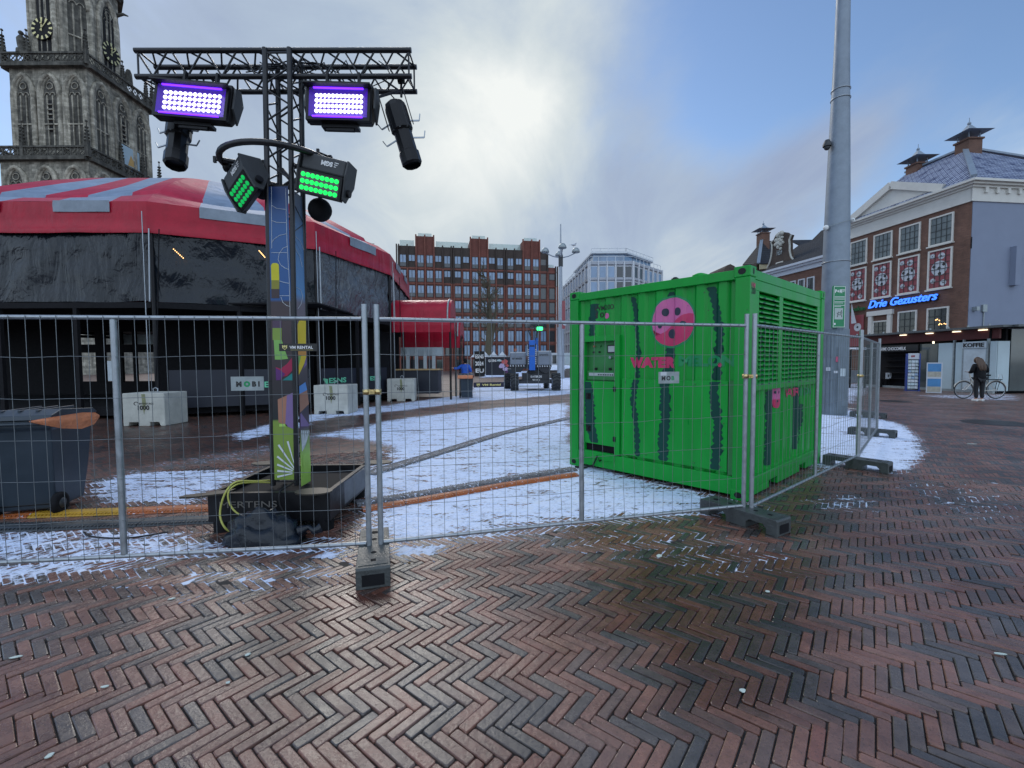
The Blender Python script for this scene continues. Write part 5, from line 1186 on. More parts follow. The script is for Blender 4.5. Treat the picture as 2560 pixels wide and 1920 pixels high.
# inner dark hall: floor, rear wall with a long window opening, bar blocks
m = MB(); m.prism([(x+14.5, y-22.5) for x, y in [tuple(Vector((TCN.x, TCN.y))+(Vector(p)-Vector((TCN.x, TCN.y)))*.975) for p in TP]], (-14.5, 22.5, .1), (1, 0, 0), (0, 1, 0), (0, 0, .2)); m.build('platform', 'blackm', tent, world=True)
m = MB(); m.box(-26, -18.9, 19.4, 19.5, .3, 3.6); m.box(-13.6, -7.6, 19.4, 19.5, .3, 3.6); m.box(-18.9, -13.6, 19.4, 19.5, 3.0, 3.6); m.box(-18.9, -13.6, 19.4, 19.5, .3, .86); m.build('inner_wall', 'blackm', tent, world=True)
for x in (-17.9, -16.9, -16.3, -15.2, -14.5):
    m = MB(); m.box(x, x+.16+(.25 if x == -17.9 else 0), 19.3, 19.39, .86, 3.0); m.build('window_post', 'blackm', tent, world=True)
m = MB(); m.box(-18.9, -13.6, 19.28, 19.295, 2.1, 2.45); m.build('window_beam', 'blackm', tent, world=True)
m = MB(); m.box(-18.7, -13.8, 21.2, 21.25, 2.55, 3.0); m.build('pale_fascia', 'plate', tent, world=True)
m = MB(); m.box(-13.2, -8.2, 16.6, 18.6, .3, 3.2); m.build('bar_block', 'blackm', tent, world=True)
m = MB(); m.box(-8.0, -6.6, 19.5, 26, .3, 3.2); m.build('bar_block', 'blackm', tent, world=True)
m = MB(); m.box(-22, -5.8, 13.5, 30, 3.35, 3.4); m.build('ceiling_cloth', 'blackm', tent, world=True)
MT['bulb'] = M('warm_bulb', (.9, .6, .3), .4, 0, 0, emit=(1, .55, .2), es=2.5)
for (xa, ya), (xb, yb), yy in (((434, 623), (458, 645), 12.8), ((648, 627), (662, 643), 13.6)):
    m = MB()
    for k in range(7):
        p = Y(xa+(xb-xa)*k/6, ya+(yb-ya)*k/6, yy)
        m.sph(p, .016, 6, 4)
    build_each(m, 'festoon_bulb', 'bulb', tent, world=True)
# things seen through the hall
def plainbox(name, label, cat, x0, x1, y0, y1, z0, z1, mat, kind=None, group=None):
    m = MB(); t = thing(name, label, cat, ((x0+x1)/2, (y0+y1)/2, z0), 0, group); m.box(x0, x1, y0, y1, z0, z1); m.build('body', mat, t, world=True, bevel=.02); return t
MT['pinkb'] = M('pink_banner', (.55, .10, .32), .6, 0, .3, 3)
MT['palepan'] = M('pale_panel', (.45, .52, .56), .5, 0, .15, 3)
for (x0, x1, z0, z1, y, mt, lab, nm) in ((-33.3, -31.6, .3, 1.9, 36, 'palepan', 'pale sheet crate seen through the tent opening at left', 'sheet_crate'), (-28.5, -27.7, .3, 2.4, 36, 'pinkb', 'pink banner standing behind the tent, seen through it', 'banner'),
                                         (-27.4, -24.2, .3, 1.6, 36.5, 'palepan', 'low pale glass railing seen through the tent', 'railing'), (-23.6, -20.8, .5, 1.9, 36, 'navyboard', 'black board with big white letters seen through the tent', 'sign_board')):
    t = thing(nm, lab, nm.replace('_', ' '), ((x0+x1)/2, y, z0)); m = MB(); m.box(x0, x1, y, y+.08, z0, z1); m.build('board', mt, t, world=True)
    m = MB(); m.box(x0+.05, x0+.13, y+.1, y+.18, 0, z0+.3); m.box(x1-.13, x1-.05, y+.1, y+.18, 0, z0+.3); build_each(m, 'leg', 'black', t, world=True)
    if nm == 'sign_board': text('lettering', 'uo', 1.1, 'text_w', t, (-1.2, -.06, .35), (1, 0, 0), (0, 0, 1), .01, bold=.05)
# concrete blocks
MT['conc'] = M('pale_concrete', (.44, .44, .40), .8, 0, .22, 3.5, .3, 30)
MT['moss'] = M('green_stain', (.22, .23, .13), .9, 0, .4, 5)
def block(x, y, rz, w, d, h, label, chip):
    t = thing('concrete_block', label, 'concrete block', (x, y, 0), rz, 'concrete ballast blocks before the tent'); m = MB(); w2 = w/2
    m.prism([(-w2, 0), (-w2+.12, 0), (-w2+.15, .10), (-w2+.38, .10), (-w2+.38, 0), (w2-.38, 0), (w2-.38, .10), (w2-.15, .10), (w2-.12, 0), (w2, 0), (w2, h), (-w2, h)], (0, 0, 0), (1, 0, 0), (0, 0, 1), (0, d, 0)); m.build('block', 'conc', t, bevel=.02)
    text('lettering', '1000', .15*w, 'text_k', t, (-.16*w, -.004, h*.50), (1, 0, 0), (0, 0, 1), .001, bold=.006)
    text('lettering', 'INTERSTAGE', .06*w, 'text_k', t, (-.10*w, -.004, h*.66), (1, 0, 0), (0, 0, 1), .001, bold=.001)
    m = MB(); m.tube([(-.17*w+.05*w*cos(a), -.003, h*.69+.04*w*sin(a)) for a in [k*.5 for k in range(10)]], .008, 5); m.build('logo', 'text_k', t)
    m = MB(); m.tube([(-.05, d/2, h), (-.06, d/2, h+.09), (.0, d/2, h+.12), (.06, d/2, h+.09), (.05, d/2, h)], .014, 6); m.build('lifting_eye', 'galv', t)
    m = MB(); m.prism([(-.02, h-.02), (.07, h-.02), (.09, h*.7), (.03, h*.35), (0, h*.6)], (-.02, -.002, 0), (1, 0, 0), (0, 0, 1), (0, -.001, 0)); m.build('moss_stain', 'moss', t)
    m = MB(); m.tube([(0, d/2, h+.1), (-.05, d/2+.2, 2.2), (-.1, d/2+.5, 5.2)], .014, 5); m.build('strap', 'blackm', t); return t
block(-9.33, 11.3, .03, 1.04, .85, .84, 'pale concrete ballast block marked 1000, biggest, with a green stain at left', 1)
block(-5.58, 13.75, .0, 1.05, .9, .90, 'pale concrete ballast block marked 1000 in front of the mint lettered board', 0)
block(-4.55, 18.3, .12, 1.1, .9, .93, 'pale concrete ballast block marked 1000 below the red barrel awnings, farthest', 0)
# red barrel awnings
def barrel(x0, x1, y0, dep, z0, z1, label):
    t = thing('barrel_awning', label, 'awning', ((x0+x1)/2, y0, 0), 0, 'red barrel awnings at the tent entrance'); m = MB(); K = 14; vs = []
    for k in range(K+1):
        a = PI*k/K; y = y0+dep*(1-cos(a))/2; z = z0+.55+(z1-z0-.55)*sin(a)**.8
        vs += [(x0, y, z), (x1, y, z)]
    m.add(vs, [(2*k, 2*k+1, 2*k+3, 2*k+2) for k in range(K)]); m.build('roof_cloth', 'tred', t, world=True, smooth=True)
    m = MB(); m.add([(x0, y0, z0), (x1, y0, z0), (x1, y0-.02, z0+.3), (x0, y0-.02, z0+.3), (x1, y0, z0+.56), (x0, y0, z0+.56)], [(0, 1, 2, 3), (3, 2, 4, 5)]); m.build('front_flap', 'tred', t, world=True)
    end = [(y0+dep*(1-cos(PI*k/K))/2-y0, z0+.55+(z1-z0-.55)*sin(PI*k/K)**.8) for k in range(K+1)]; m = MB(); m.prism([(0, z0)]+end+[(dep, z0), (dep-.15, z0+.1), (dep-.25, z0+.45), (dep/2, z0+.75), (.25, z0+.45), (.1, z0+.1)], (x1, y0, 0), (0, 1, 0), (0, 0, 1), (.02, 0, 0)); m.build('end_flap', 'tred', t, world=True)
    m = MB(); m.tube([(x1-.10, y0+a, z+.015) for a, z in end], .04, 6); m.build('piping', 'plate', t, world=True)
    for x in (x0+.1, x1):
        for y in (y0+.05, y0+dep-.05): m = MB(); m.cyl((x, y, 0), (x, y, z0+.6), .045, 8); m.build('post', 'black', t, world=True)
barrel(-5.15, -2.62, 19.1, 1.9, 2.88, 4.35, 'red barrel awning at the tent entrance, nearer one with pale piping')
barrel(-5.4, -2.55, 22.0, 1.9, 2.3, 3.8, 'second red barrel awning, behind the nearer one')
m = MB(); t = thing('serving_counter', 'black serving counter with a wooden top under red awnings', 'counter', (-4.2, 20.5, 0)); m.box(-5.2, -3.3, 20.0, 21.0, .2, 1.25); m.build('front_panel', 'navyboard', t, world=True)
MT['wood'] = M('pale_wood', (.42, .28, .13), .6, 0, .2, 6); m = MB(); m.box(-5.25, -3.2, 19.9, 20.9, 1.25, 1.31); m.build('counter_top', 'wood', t, world=True)
m = MB()
for k in range(4): m.box(-4.9+k*.4, -4.75+k*.4, 20.8, 20.85, 1.31, 2.2)
m.box(-5.2, -3.2, 20.95, 21.0, 1.9, 2.3); m.build('menu_board', 'palepan', t, world=True)
wheelie((-2.02, 19.75, 0), R(10), 1.0, 'dark wheeled bin with orange liner near the red awnings')
m = MB(); t = thing('bin_liner', 'orange liner round the rim of the far bin by the awnings', 'bin liner', (-2.02, 19.72, 1.0)); m.box(-.33, .33, -.42, .40, -.12, .03); m.build('liner', 'orange_bag', t, bevel=.03)
wheelie((-.0, 33, 0), R(0), 1.05, 'far small dark bin standing before the colourful banner fence')

# ---------------------------------------------------------------- generic window
def window(par, x0, x1, z0, z1, nx, nz, fm='offwhite', gm='dglass', out=1, fw=.10, mw=.03, proud=.07, sill=True, world=False, name='window', y=0, lintel=False):
    m = MB(); a, b = (y, y+out*proud) if out > 0 else (y+out*proud, y)
    m.box(x0, x1, a, b, z0, z0+fw*.8); m.box(x0, x1, a, b, z1-fw, z1); m.box(x0, x0+fw, a, b, z0+fw*.8, z1-fw); m.box(x1-fw, x1, a, b, z0+fw*.8, z1-fw)
    a2, b2 = (y+.012, y+.032) if out > 0 else (y-.032, y-.012); m.m = 1
    for k in range(1, nx): x = x0+fw+(x1-x0-2*fw)*k/nx; m.box(x-mw/2, x+mw/2, a2, b2, z0+fw*.8, z1-fw)
    for k in range(1, nz): z = z0+fw*.8+(z1-z0-1.8*fw)*k/nz; m.box(x0+fw, x1-fw, a2+out*.001, b2+out*.001, z-mw/2*(1.8 if abs(k-nz/2) < .6 else 1), z+mw/2)
    m.m = 0
    if sill:
        c, d = (y, y+out*(proud+.09)) if out > 0 else (y+out*(proud+.09), y); m.box(x0-.06, x1+.06, c, d, z0-.09, z0-.002)
    o = m.build(name, [fm, 'mull' if nx*nz > 1 else fm], par)
    m = MB(); yy = y+out*.008; m.quad((x0+.02, yy, z0+.02), (x1-.02, yy, z0+.02), (x1-.02, yy, z1-.02), (x0+.02, yy, z1-.02)); g = m.build('pane', gm, o); return o
MT['mull'] = M('dark_green_sash', (.03, .035, .035), .4, 0, 0)
MT['skyglass'] = M('sky_reflecting_glass', (.16, .25, .38), .12, 0, .35, .25, spec=1.0)
MT['curtglass'] = M('curtained_glass', (.13, .15, .15), .2, 0, .5, 1.2, spec=.7)
# ---------------------------------------------------------------- large red brick building
MT['rbk'] = brickmat('red_brown_brick', (.145, .042, .030), (.18, .056, .040), (.05, .03, .025), 1.); MT['dbk'] = brickmat('dark_brown_brick', (.05, .036, .030), (.065, .046, .038), (.03, .025, .022), 1.); MT['rpier'] = brickmat('pier_brick', (.19, .062, .044), (.23, .08, .056), (.06, .035, .028), 1.)
MT['fdark'] = M('dark_bronze_frame', (.03, .02, .018), .45, .2, .1)
A0 = Vector((-27.0, 89.3, 0)); A1 = Vector((10.4, 96.1, 0)); dA = (A1-A0); LA = dA.length
rb = thing('brick_office_building', 'seven storey red and dark brown brick building with stepped parapets at the square\'s far side', 'building', A0, math.atan2(dA.y, dA.x))
def RX(px):       # picture column -> position along the front
    d = ray(px, 800); n = Vector((-dA.y, dA.x)).normalized(); t = (A0.xy.dot(n))/d.xy.dot(n); p = d.xy*t; return (p-A0.xy).length*(1 if (p-A0.xy).dot(dA.xy) > 0 else -1)
colpx = [940+v/3.318 for v in (232, 305, 377, 452, 524, 597, 683, 752, 827, 897, 965, 1033, 1118, 1186, 1258, 1327, 1388, 1460)]
cxs = [RX(p) for p in colpx]; rows = [(3.0, 5.3, 1), (6.0, 8.3, 1), (8.9, 11.2, 1), (11.9, 14.3, 0), (14.9, 17.3, 0), (17.9, 20.3, 0), (20.9, 23.3, 0)]
edges = [cxs[0]-1.0]+[(p+q_)/2 for p, q_ in zip(cxs, cxs[1:])]+[cxs[-1]+1.0]
m = MB(); top = []
for c in range(18):
    g = c % 6; big = g in (2, 3); h = 27.0 if big else 25.0
    if c == 17: h = 21.6
    if c == 16: h = 24.9
    top.append(h); z0s = 0
    m.m = 0; rz_top = {0: 17.6, 1: 20.6, 2: h, 3: h, 4: 20.6, 5: 17.6}[g] if c < 16 else {16: 20.6, 17: h}[c]
    m.box(edges[c], edges[c+1], 0, 14, 0, rz_top)
    if rz_top < h: m.m = 1; m.box(edges[c], edges[c+1], .003, 14, rz_top, h)
m.m = 0; m.box(edges[0]-9, edges[0], .5, 14, 0, 21.5); m.build('wall', ['rbk', 'dbk'], rb)
for c in range(19):
    x = edges[c] if c < 18 else edges[18]; dbl = c in (6, 12); h = max(top[min(c, 17)], top[max(c-1, 0)])+.25
    g = c % 6; dark = g in (0, 1, 5); zs = {0: 17.6, 1: 20.6, 5: 20.6}.get(g, 99)
    for o_ in ((-.22, .22) if dbl or c in (0, 18) else (0,)):
        m = MB(); m.m = 0; zt_ = min(h, zs) if dark else h; m.prism([(-.15, 0), (-.11, -.34), (.11, -.34), (.15, 0)], (x+o_, 0, 0), (1, 0, 0), (0, 1, 0), (0, 0, zt_))
        if zt_ < h: m.m = 1; m.prism([(-.14, 0), (-.10, -.32), (.10, -.32), (.14, 0)], (x+o_, 0, zt_+.002), (1, 0, 0), (0, 1, 0), (0, 0, h-zt_))
        m.build('pier', ['rpier', 'dbk'], rb)
m = MB()
for z0_, z1_, _ in rows: m.box(edges[0], edges[18], -.11, -.002, z0_-.42, z0_-.12)
build_each(m, 'string_course', 'rpier', rb)
cnt = 0; rest = MB()
for c in range(18):
    for ri, (z0_, z1_, gl) in enumerate(rows):
        if c == 17 and ri == 6: continue
        g = c % 6; zz0 = z0_
        if (ri == 6 and g in (1, 4) and c < 16) or (ri == 5 and g in (0, 5) and c < 16) or (c == 16 and ri == 6) or (c == 17 and ri == 5): zz0 = z0_+1.05
        if c == 0 and ri == 0: continue
        x = cxs[c]
        if cnt < 100 and not (ri < 2 and c < 7):
            m = MB(); m.box(x-.66, x+.66, -.05, -.002, zz0, zz0+.09); m.box(x-.66, x+.66, -.05, -.002, z1_-.09, z1_); 
            for q_ in (-.66, -.05, .56): m.box(x+q_, x+q_+.1, -.05, -.002, zz0+.09, z1_-.09)
            w = m.build('window', 'fdark', rb); m = MB(); m.quad((x-.6, -.012, zz0+.05), (x+.6, -.012, zz0+.05), (x+.6, -.012, z1_-.05), (x-.6, -.012, z1_-.05)); m.build('pane', 'skyglass', w); cnt += 1
            m = MB(); m.box(x-.56, x+.56, -.06, -.045, zz0+.09, zz0+.85)
            if ri > 1 and zz0 == z0_: m.build('balustrade', 'dglass', w)
        else: rest.m = 0; rest.box(x-.66, x+.66, -.03, -.002, zz0, z1_); rest.m = 1; rest.quad((x-.52, -.034, zz0+.12), (x+.52, -.034, zz0+.12), (x+.52, -.034, z1_-.12), (x-.52, -.034, z1_-.12))
tag(rest.build('window_row', ['fdark', 'dglass'], rb), kind='stuff')
m = MB()
for c in range(18):
    if c not in (5, 11): m.box(edges[c]+.25, edges[c+1]-.25, -.03, -.002, .3, 2.3)
build_each(m, 'shop_window', 'dglass', rb)
m = MB(); MT['rglass'] = M('pale_green_glass_rail', (.45, .58, .56), .15, 0, .1, 2, alpha=.5)
for a, b, z in ((0, 2, 25), (4, 8, 25), (10, 14, 25), (2, 4, 27), (8, 10, 27), (14, 16, 27), (17, 18, 21.6)): m.box(edges[a]+.4, edges[b]-.4, .8, .83, z, z+(1.3 if z == 25 else .8))
build_each(m, 'roof_railing', 'rglass', rb)
# ---------------------------------------------------------------- pale office building
MT['pale'] = M('pale_grey_stone', (.36, .38, .42), .75, 0, .12, .6); MT['pale2'] = M('light_window_frame', (.55, .57, .60), .6, 0, .08); MT['railm'] = M('white_rail', (.6, .63, .66), .5, 0, 0)
wb = thing('pale_office_building', 'pale grey concrete office building with glass roof terrace behind the green container', 'building', (17.3, 100, 0))
P0, P1, P2, P3 = (15.3, 131), (17.3, 100), (26.8, 100), (36.4, 110)
ZP = 23.8
m = MB(); pl = [P1, P2, P3, (40, 135), (15.6, 135), P0]; m.prism([(x, y) for x, y in pl], (0, 0, 0), (1, 0, 0), (0, 1, 0), (0, 0, ZP)); m.build('wall', 'pale', wb, world=True)
def bay_face(a, b, n, dark=()):
    a, b = Vector((*a, 0)), Vector((*b, 0)); d = (b-a)/n; u = d.normalized(); nn = Vector((u.y, -u.x, 0))
    for k in range(n+1):
        m = MB(); p = a+d*k; m.prism([(-.22, 0), (-.1, .45), (.1, .45), (.22, 0)], p, u, nn, (0, 0, ZP)); m.build('fin', 'pale2', wb, world=True)
    for r in range(7):
        m = MB(); z = ZP-1.2-3.35*r; m.obox(a-nn*0+Vector((0, 0, z+.5)), b-a, nn*.3, (0, 0, .5)); m.build('band', 'pale', wb, world=True)
        if r > 2: continue
        for k in range(n):
            p = a+d*(k+.5)+Vector((0, 0, z-2.35)); w = d.length*.36; m = MB(); m.obox(p-u*(w+.12)-Vector((0, 0, .12)), u*(2*w+.24), nn*.12, (0, 0, 2.65)); o = m.build('window', 'pale2', wb, world=True)
            m = MB(); q0 = p-u*w+nn*.135; m.quad(q0, q0+u*2*w, q0+u*2*w+Vector((0, 0, 2.4)), q0+Vector((0, 0, 2.4))); g = m.build('pane', 'dglass' if k in dark else 'skyglass', o); g.data.transform(Matrix.Translation(-Vector(wb.location)))
bay_face(P1, P2, 5, (3, 4)); bay_face(P2, P3, 6, (0, 1)); bay_face(P0, P1, 9)
m = MB(); ph = [(18.6, 103), (25.6, 103), (34.5, 112.5), (34, 125), (17.5, 125)]; m.prism(ph, (0, 0, ZP), (1, 0, 0), (0, 1, 0), (0, 0, 2.3)); m.build('penthouse', 'skyglass', wb, world=True)
m = MB(); m.prism([(x+(.5 if x > 25 else -.5), y-.8) for x, y in ph], (0, 0, ZP+2.3), (1, 0, 0), (0, 1, 0), (0, 0, .35)); m.build('penthouse_roof', 'railm', wb, world=True)
def railing(par, pts, h, mat, r=.05, step=1.6):
    for a, b in zip(pts, pts[1:]):
        a, b = Vector(a), Vector(b); L = (b-a).length; n = max(1, int(L/step)); m = MB(); m.cyl(a+Vector((0, 0, h)), b+Vector((0, 0, h)), r, 5); m.cyl(a+Vector((0, 0, .1)), b+Vector((0, 0, .1)), r*.8, 5)
        for k in range(n+1): p = a.lerp(b, k/n); m.cyl(p, p+Vector((0, 0, h)), r, 5)
        m.build('terrace_railing', mat, par, world=True)
railing(wb, [(15.6, 131, ZP), (17.4, 100.2, ZP), (26.8, 100.2, ZP), (36.3, 110.2, ZP)], 1.1, 'railm')
railing(wb, [(18.2, 102.4, ZP+2.65), (25.9, 102.4, ZP+2.65), (35, 112, ZP+2.65)], .8, 'railm', .06)
# ---------------------------------------------------------------- dark wooden chimneys etc. shared roof helpers
MT['tile'] = M('dark_glazed_tile', (.035, .040, .060), .35, 0, .3, 3); MT['lead'] = M('lead_sheet', (.22, .27, .33), .5, .2, .15, 3); MT['chim'] = brickmat('chimney_brick', (.12, .055, .038), (.15, .07, .048), (.12, .1, .08), 1.)
def tilemat(name, base, snowc, amt):
    m = bpy.data.materials.new(name); m.use_nodes = True; t = m.node_tree; b = t.nodes['Principled BSDF']; b.inputs['Roughness'].default_value = .7; b.inputs['Specular IOR Level'].default_value = .25
    tcx = nd(t, 'ShaderNodeTexCoord'); mp = nd(t, 'ShaderNodeMapping'); t.links.new(tcx.outputs['UV'], mp.inputs[0])
    br = nd(t, 'ShaderNodeTexBrick'); t.links.new(tcx.outputs['UV'], br.inputs['Vector']); br.offset = 0; br.inputs['Scale'].default_value = 1; br.inputs['Brick Width'].default_value = .27; br.inputs['Row Height'].default_value = .33; br.inputs['Mortar Size'].default_value = .045; br.inputs['Mortar Smooth'].default_value = .6
    br.inputs['Color1'].default_value = (*base, 1); br.inputs['Color2'].default_value = (*[v*1.4 for v in base], 1); br.inputs['Mortar'].default_value = (*snowc, 1)
    n = nd(t, 'ShaderNodeTexNoise'); t.links.new(tcx.outputs['UV'], n.inputs['Vector']); n.inputs['Scale'].default_value = 1.3; n.inputs['Detail'].default_value = 5
    mx_ = nd(t, 'ShaderNodeMix', data_type='RGBA'); t.links.new(smooth(t, n.outputs[0], amt-.15, amt+.15), mx_.inputs[0]); mx_.inputs[6].default_value = (*base, 1); t.links.new(br.outputs[0], mx_.inputs[7]); t.links.new(mx_.outputs[2], b.inputs['Base Color'])
    bp = nd(t, 'ShaderNodeBump'); t.links.new(br.outputs['Fac'], bp.inputs['Height']); bp.invert = True; bp.inputs['Strength'].default_value = .8; bp.inputs['Distance'].default_value = .04; t.links.new(bp.outputs[0], b.inputs['Normal']); return m
MT['snowtile'] = tilemat('snowy_blue_tiles', (.028, .040, .105), (.50, .56, .68), .40); MT['darktile'] = tilemat('dark_grey_tiles', (.024, .026, .032), (.008, .008, .010), .3)
def slope(par, pts, mat, name='roof'):
    """planar roof face with uv in metres, pts world, first edge = eaves"""
    pts = [Vector(p) for p in pts]; u = (pts[1]-pts[0]).normalized(); nn = u.cross(pts[2]-pts[0]).normalized(); v = nn.cross(u); mi = par.matrix_basis.inverted()
    me = bpy.data.meshes.new(name); low = [p-nn*.12*(1 if nn.z > 0 else -1) for p in pts]; n = len(pts)
    me.from_pydata([tuple(mi@p) for p in pts+low], [], [tuple(range(n)), tuple(range(n, 2*n))[::-1]]+[(i, n+i, n+(i+1) % n, (i+1) % n) for i in range(n)])
    uv = me.uv_layers.new(name='uv')
    for l in me.loops: p = (pts+low)[l.vertex_index]-pts[0]; uv.data[l.index].uv = (p.dot(u), p.dot(v))
    me.materials.append(MT[mat]); o = bpy.data.objects.new(name, me); COL.objects.link(o); o.parent = par; return o
def chimney(par, x, y, z0, z1, w, s=1.):
    m = MB(); m.box(x-w/2, x+w/2, y-w/2, y+w/2, z0, z1); m.box(x-w/2-.08, x+w/2+.08, y-w/2-.08, y+w/2+.08, z1-.12, z1); c = m.build('chimney', 'chim', par, world=True)
    m = MB(); n = 4; pr = [(.95*s, z1+.30), (.62*s, z1+.42), (.30*s, z1+.72), (.10*s, z1+1.05), (.05*s, z1+1.12)]; vs = []
    for r, z in pr:
        for k in range(n): a = PI/4+PI/2*k; vs.append((x+r*1.2*cos(a), y+r*1.2*sin(a), z+(.10*s if r > .9*s else 0)))
    m.add(vs, [(i*n+k, i*n+(k+1) % n, (i+1)*n+(k+1) % n, (i+1)*n+k) for i in range(len(pr)-1) for k in range(n)]+[(0, 1, 2, 3)]); 
    for sx in (-1, 1):
        for sy in (-1, 1): m.bar((x+sx*w*.4, y+sy*w*.4, z1), (x+sx*w*.4, y+sy*w*.4, z1+.42), .06)
    m.sph((x, y, z1+1.2), .10*s, 8, 6); m.cyl((x, y, z1+1.2), (x, y, z1+1.6), .02, 5); cp = m.build('chimney_cap', 'lead', c); cp.data.transform(par.matrix_basis.inverted()); return c
# ---------------------------------------------------------------- corner pub building at right
MT['pubbk'] = brickmat('pub_brick', (.13, .062, .044), (.175, .085, .058), (.11, .085, .07), 1., dirt=.3); MT['bluegrey'] = M('blue_grey_render', (.21, .245, .33), .8, 0, .06, .7); MT['cream'] = M('cream_cornice', (.60, .59, .55), .6, 0, .08, 1.5)
Q0 = Vector((28.3, 28, 0)); Q1 = Vector((27.2, 36.65, 0)); dQ = Q1-Q0; LQ = dQ.length
pub = thing('corner_pub', 'brick corner pub with white cornice, snowy tiled roof and blue neon sign', 'building', Q0, math.atan2(dQ.y, dQ.x))
PM = pub.matrix_basis.inverted()
def QF(px, py, off=0.):
    o = PM@Vector((0, 0, EYE)); d = PM.to_3x3()@ray(px, py); t = (off-o.y)/d.y; p = o+d*t; return p.x, p.z
def QS(px, py):
    o = PM@Vector((0, 0, EYE)); d = PM.to_3x3()@ray(px, py); t = (0-o.x)/d.x; p = o+d*t; return p.y, p.z
ZC = QF(2411, 509)[1]; ZK = ZC+1.35; WQ = 14.
m = MB(); m.box(0, LQ, -WQ, 0, 0, ZC); m.build('wall', 'pubbk', pub)
m = MB(); m.box(-.03, .0, -WQ, -.06, 0, ZC); plabel(m.build('side_render', 'bluegrey', pub), 'blue grey rendered side wall')
m = MB(); m.box(-.06, LQ+.06, 0, .10, ZC, ZC+.82); m.box(-.10, -.002, -WQ, .10, ZC, ZC+.82)
for z, o_ in ((.82, .22), (.95, .38), (1.08, .55)): m.box(-o_, LQ+o_, .0, o_, ZC+z, ZC+z+.13); m.box(-o_, -.003, -WQ, 0, ZC+z, ZC+z+.13)
m.build('cornice', 'cream', pub)
m = MB()
for k in range(16): m.box(-.22, -.101, -.9-k*.8, -.7-k*.8, ZC+.5, ZC+.82)
build_each(m, 'bracket', 'cream', pub)
# pediment in the middle of the front
xa, xb = QF(2365, 490)[0], LQ-.2; xm = (xa+xb)/2; zt_ = ZK+1.45
m = MB(); m.prism([(xa, ZK-.14), (xb, ZK-.14), (xm, zt_)], (0, .02, 0), (1, 0, 0), (0, 0, 1), (0, .12, 0)); 
for a, b in (((xa, ZK-.1), (xm, zt_)), ((xb, ZK-.1), (xm, zt_))): m.bar((a[0], .25, a[1]+.1), (b[0], .25, b[1]+.1), .5, .22, (0, 1, 0))
m.build('pediment', 'cream', pub)
wins = []
def wpx(ax, ay, bx, by):  # crop coordinates -> facade rectangle
    p = QF(1780+ax/2.836, 280+ay/2.836); q_ = QF(1780+bx/2.836, 280+by/2.836); return p, q_
for (xl, xr, yt_l, yb_l) in ((985, 1105, 925, 1078), (1150, 1282, 872, 1035), (1330, 1480, 812, 988), (1540, 1713, 745, 935)):
    xc = (xl+xr)/2; x1_ = QF(1780+xl/2.836, 600)[0]; x0_ = QF(1780+xr/2.836, 600)[0]
    wins.append((x0_, x1_))
zr = [(QF(1780+1626/2.836, 280+y/2.836)[1]) for y in (733, 938, 970, 1250)]
MT['ballw'] = M('white_soccer_panel', (.50, .53, .57), .5, 0, .05); MT['redposter'] = M('red_window_poster', (.25, .055, .065), .35, 0, .1, 3)
for i, (x0_, x1_) in enumerate(wins):
    window(pub, x0_, x1_, zr[1], zr[0], 4, 4, 'cream', 'curtglass')
    w = window(pub, x0_, x1_, zr[3], zr[2], 4, 6, 'cream', 'redposter')
    for (bx, bz, br_) in ((.5, .52, .30), (.42, .82, .13), (.35, .14, .12), (.75, .22, .1), (.8, .85, .1)):
        cx1 = x0_+(x1_-x0_)*bx+.05*((i*3+int(bz*10)) % 3-1); cz1 = zr[3]+(zr[2]-zr[3])*bz; r = br_*(x1_-x0_)*1.1
        m = MB(); m.prism([(min(max(cx1+r*cos(2*PI*k/18), x0_+.11), x1_-.11), cz1+r*sin(2*PI*k/18)) for k in range(18)], (0, .0085, 0), (1, 0, 0), (0, 0, 1), (0, .001, 0)); m.build('poster_ball', 'ballw', w)
        for q_ in range(4 if br_ > .2 else 1):
            a = q_*2.1+.4; rr2 = 0 if q_ == 0 else r*.72; m = MB(); m.prism([(min(max(cx1+rr2*cos(a)+r*.24*cos(2*PI*k/5), x0_+.11), x1_-.11), cz1+rr2*sin(a)+r*.24*sin(2*PI*k/5)) for k in range(5)], (0, .0098, 0), (1, 0, 0), (0, 0, 1), (0, .001, 0)); m.build('poster_patch', 'text_k', w)
# ground floor openings
z2 = [QF(1780+1600/2.836, 280+y/2.836)[1] for y in (1385, 1530)]
for (xl, xr) in ((1320, 1455), (1525, 1680)): window(pub, QF(1780+xr/2.836, 800)[0], QF(1780+xl/2.836, 800)[0], z2[1]-.3, z2[0], 3, 3, 'cream', 'dglass', mw=.04)
dx0, dx1 = QF(1780+1280/2.836, 800)[0], QF(1780+1110/2.836, 800)[0]; window(pub, dx0+.3, dx1-.4, z2[1]-.3, z2[0]-.5, 3, 3, 'cream', 'dglass')
m = MB(); m.box(dx0, dx0+.3, 0, .16, z2[1]-1, z2[0]-.1); m.box(dx1-.4, dx1-.1, 0, .16, z2[1]-1, z2[0]-.1); m.box(dx0-.1, dx1, 0, .2, z2[0]-.1, z2[0]+.25); m.build('door_surround', 'cream', pub)
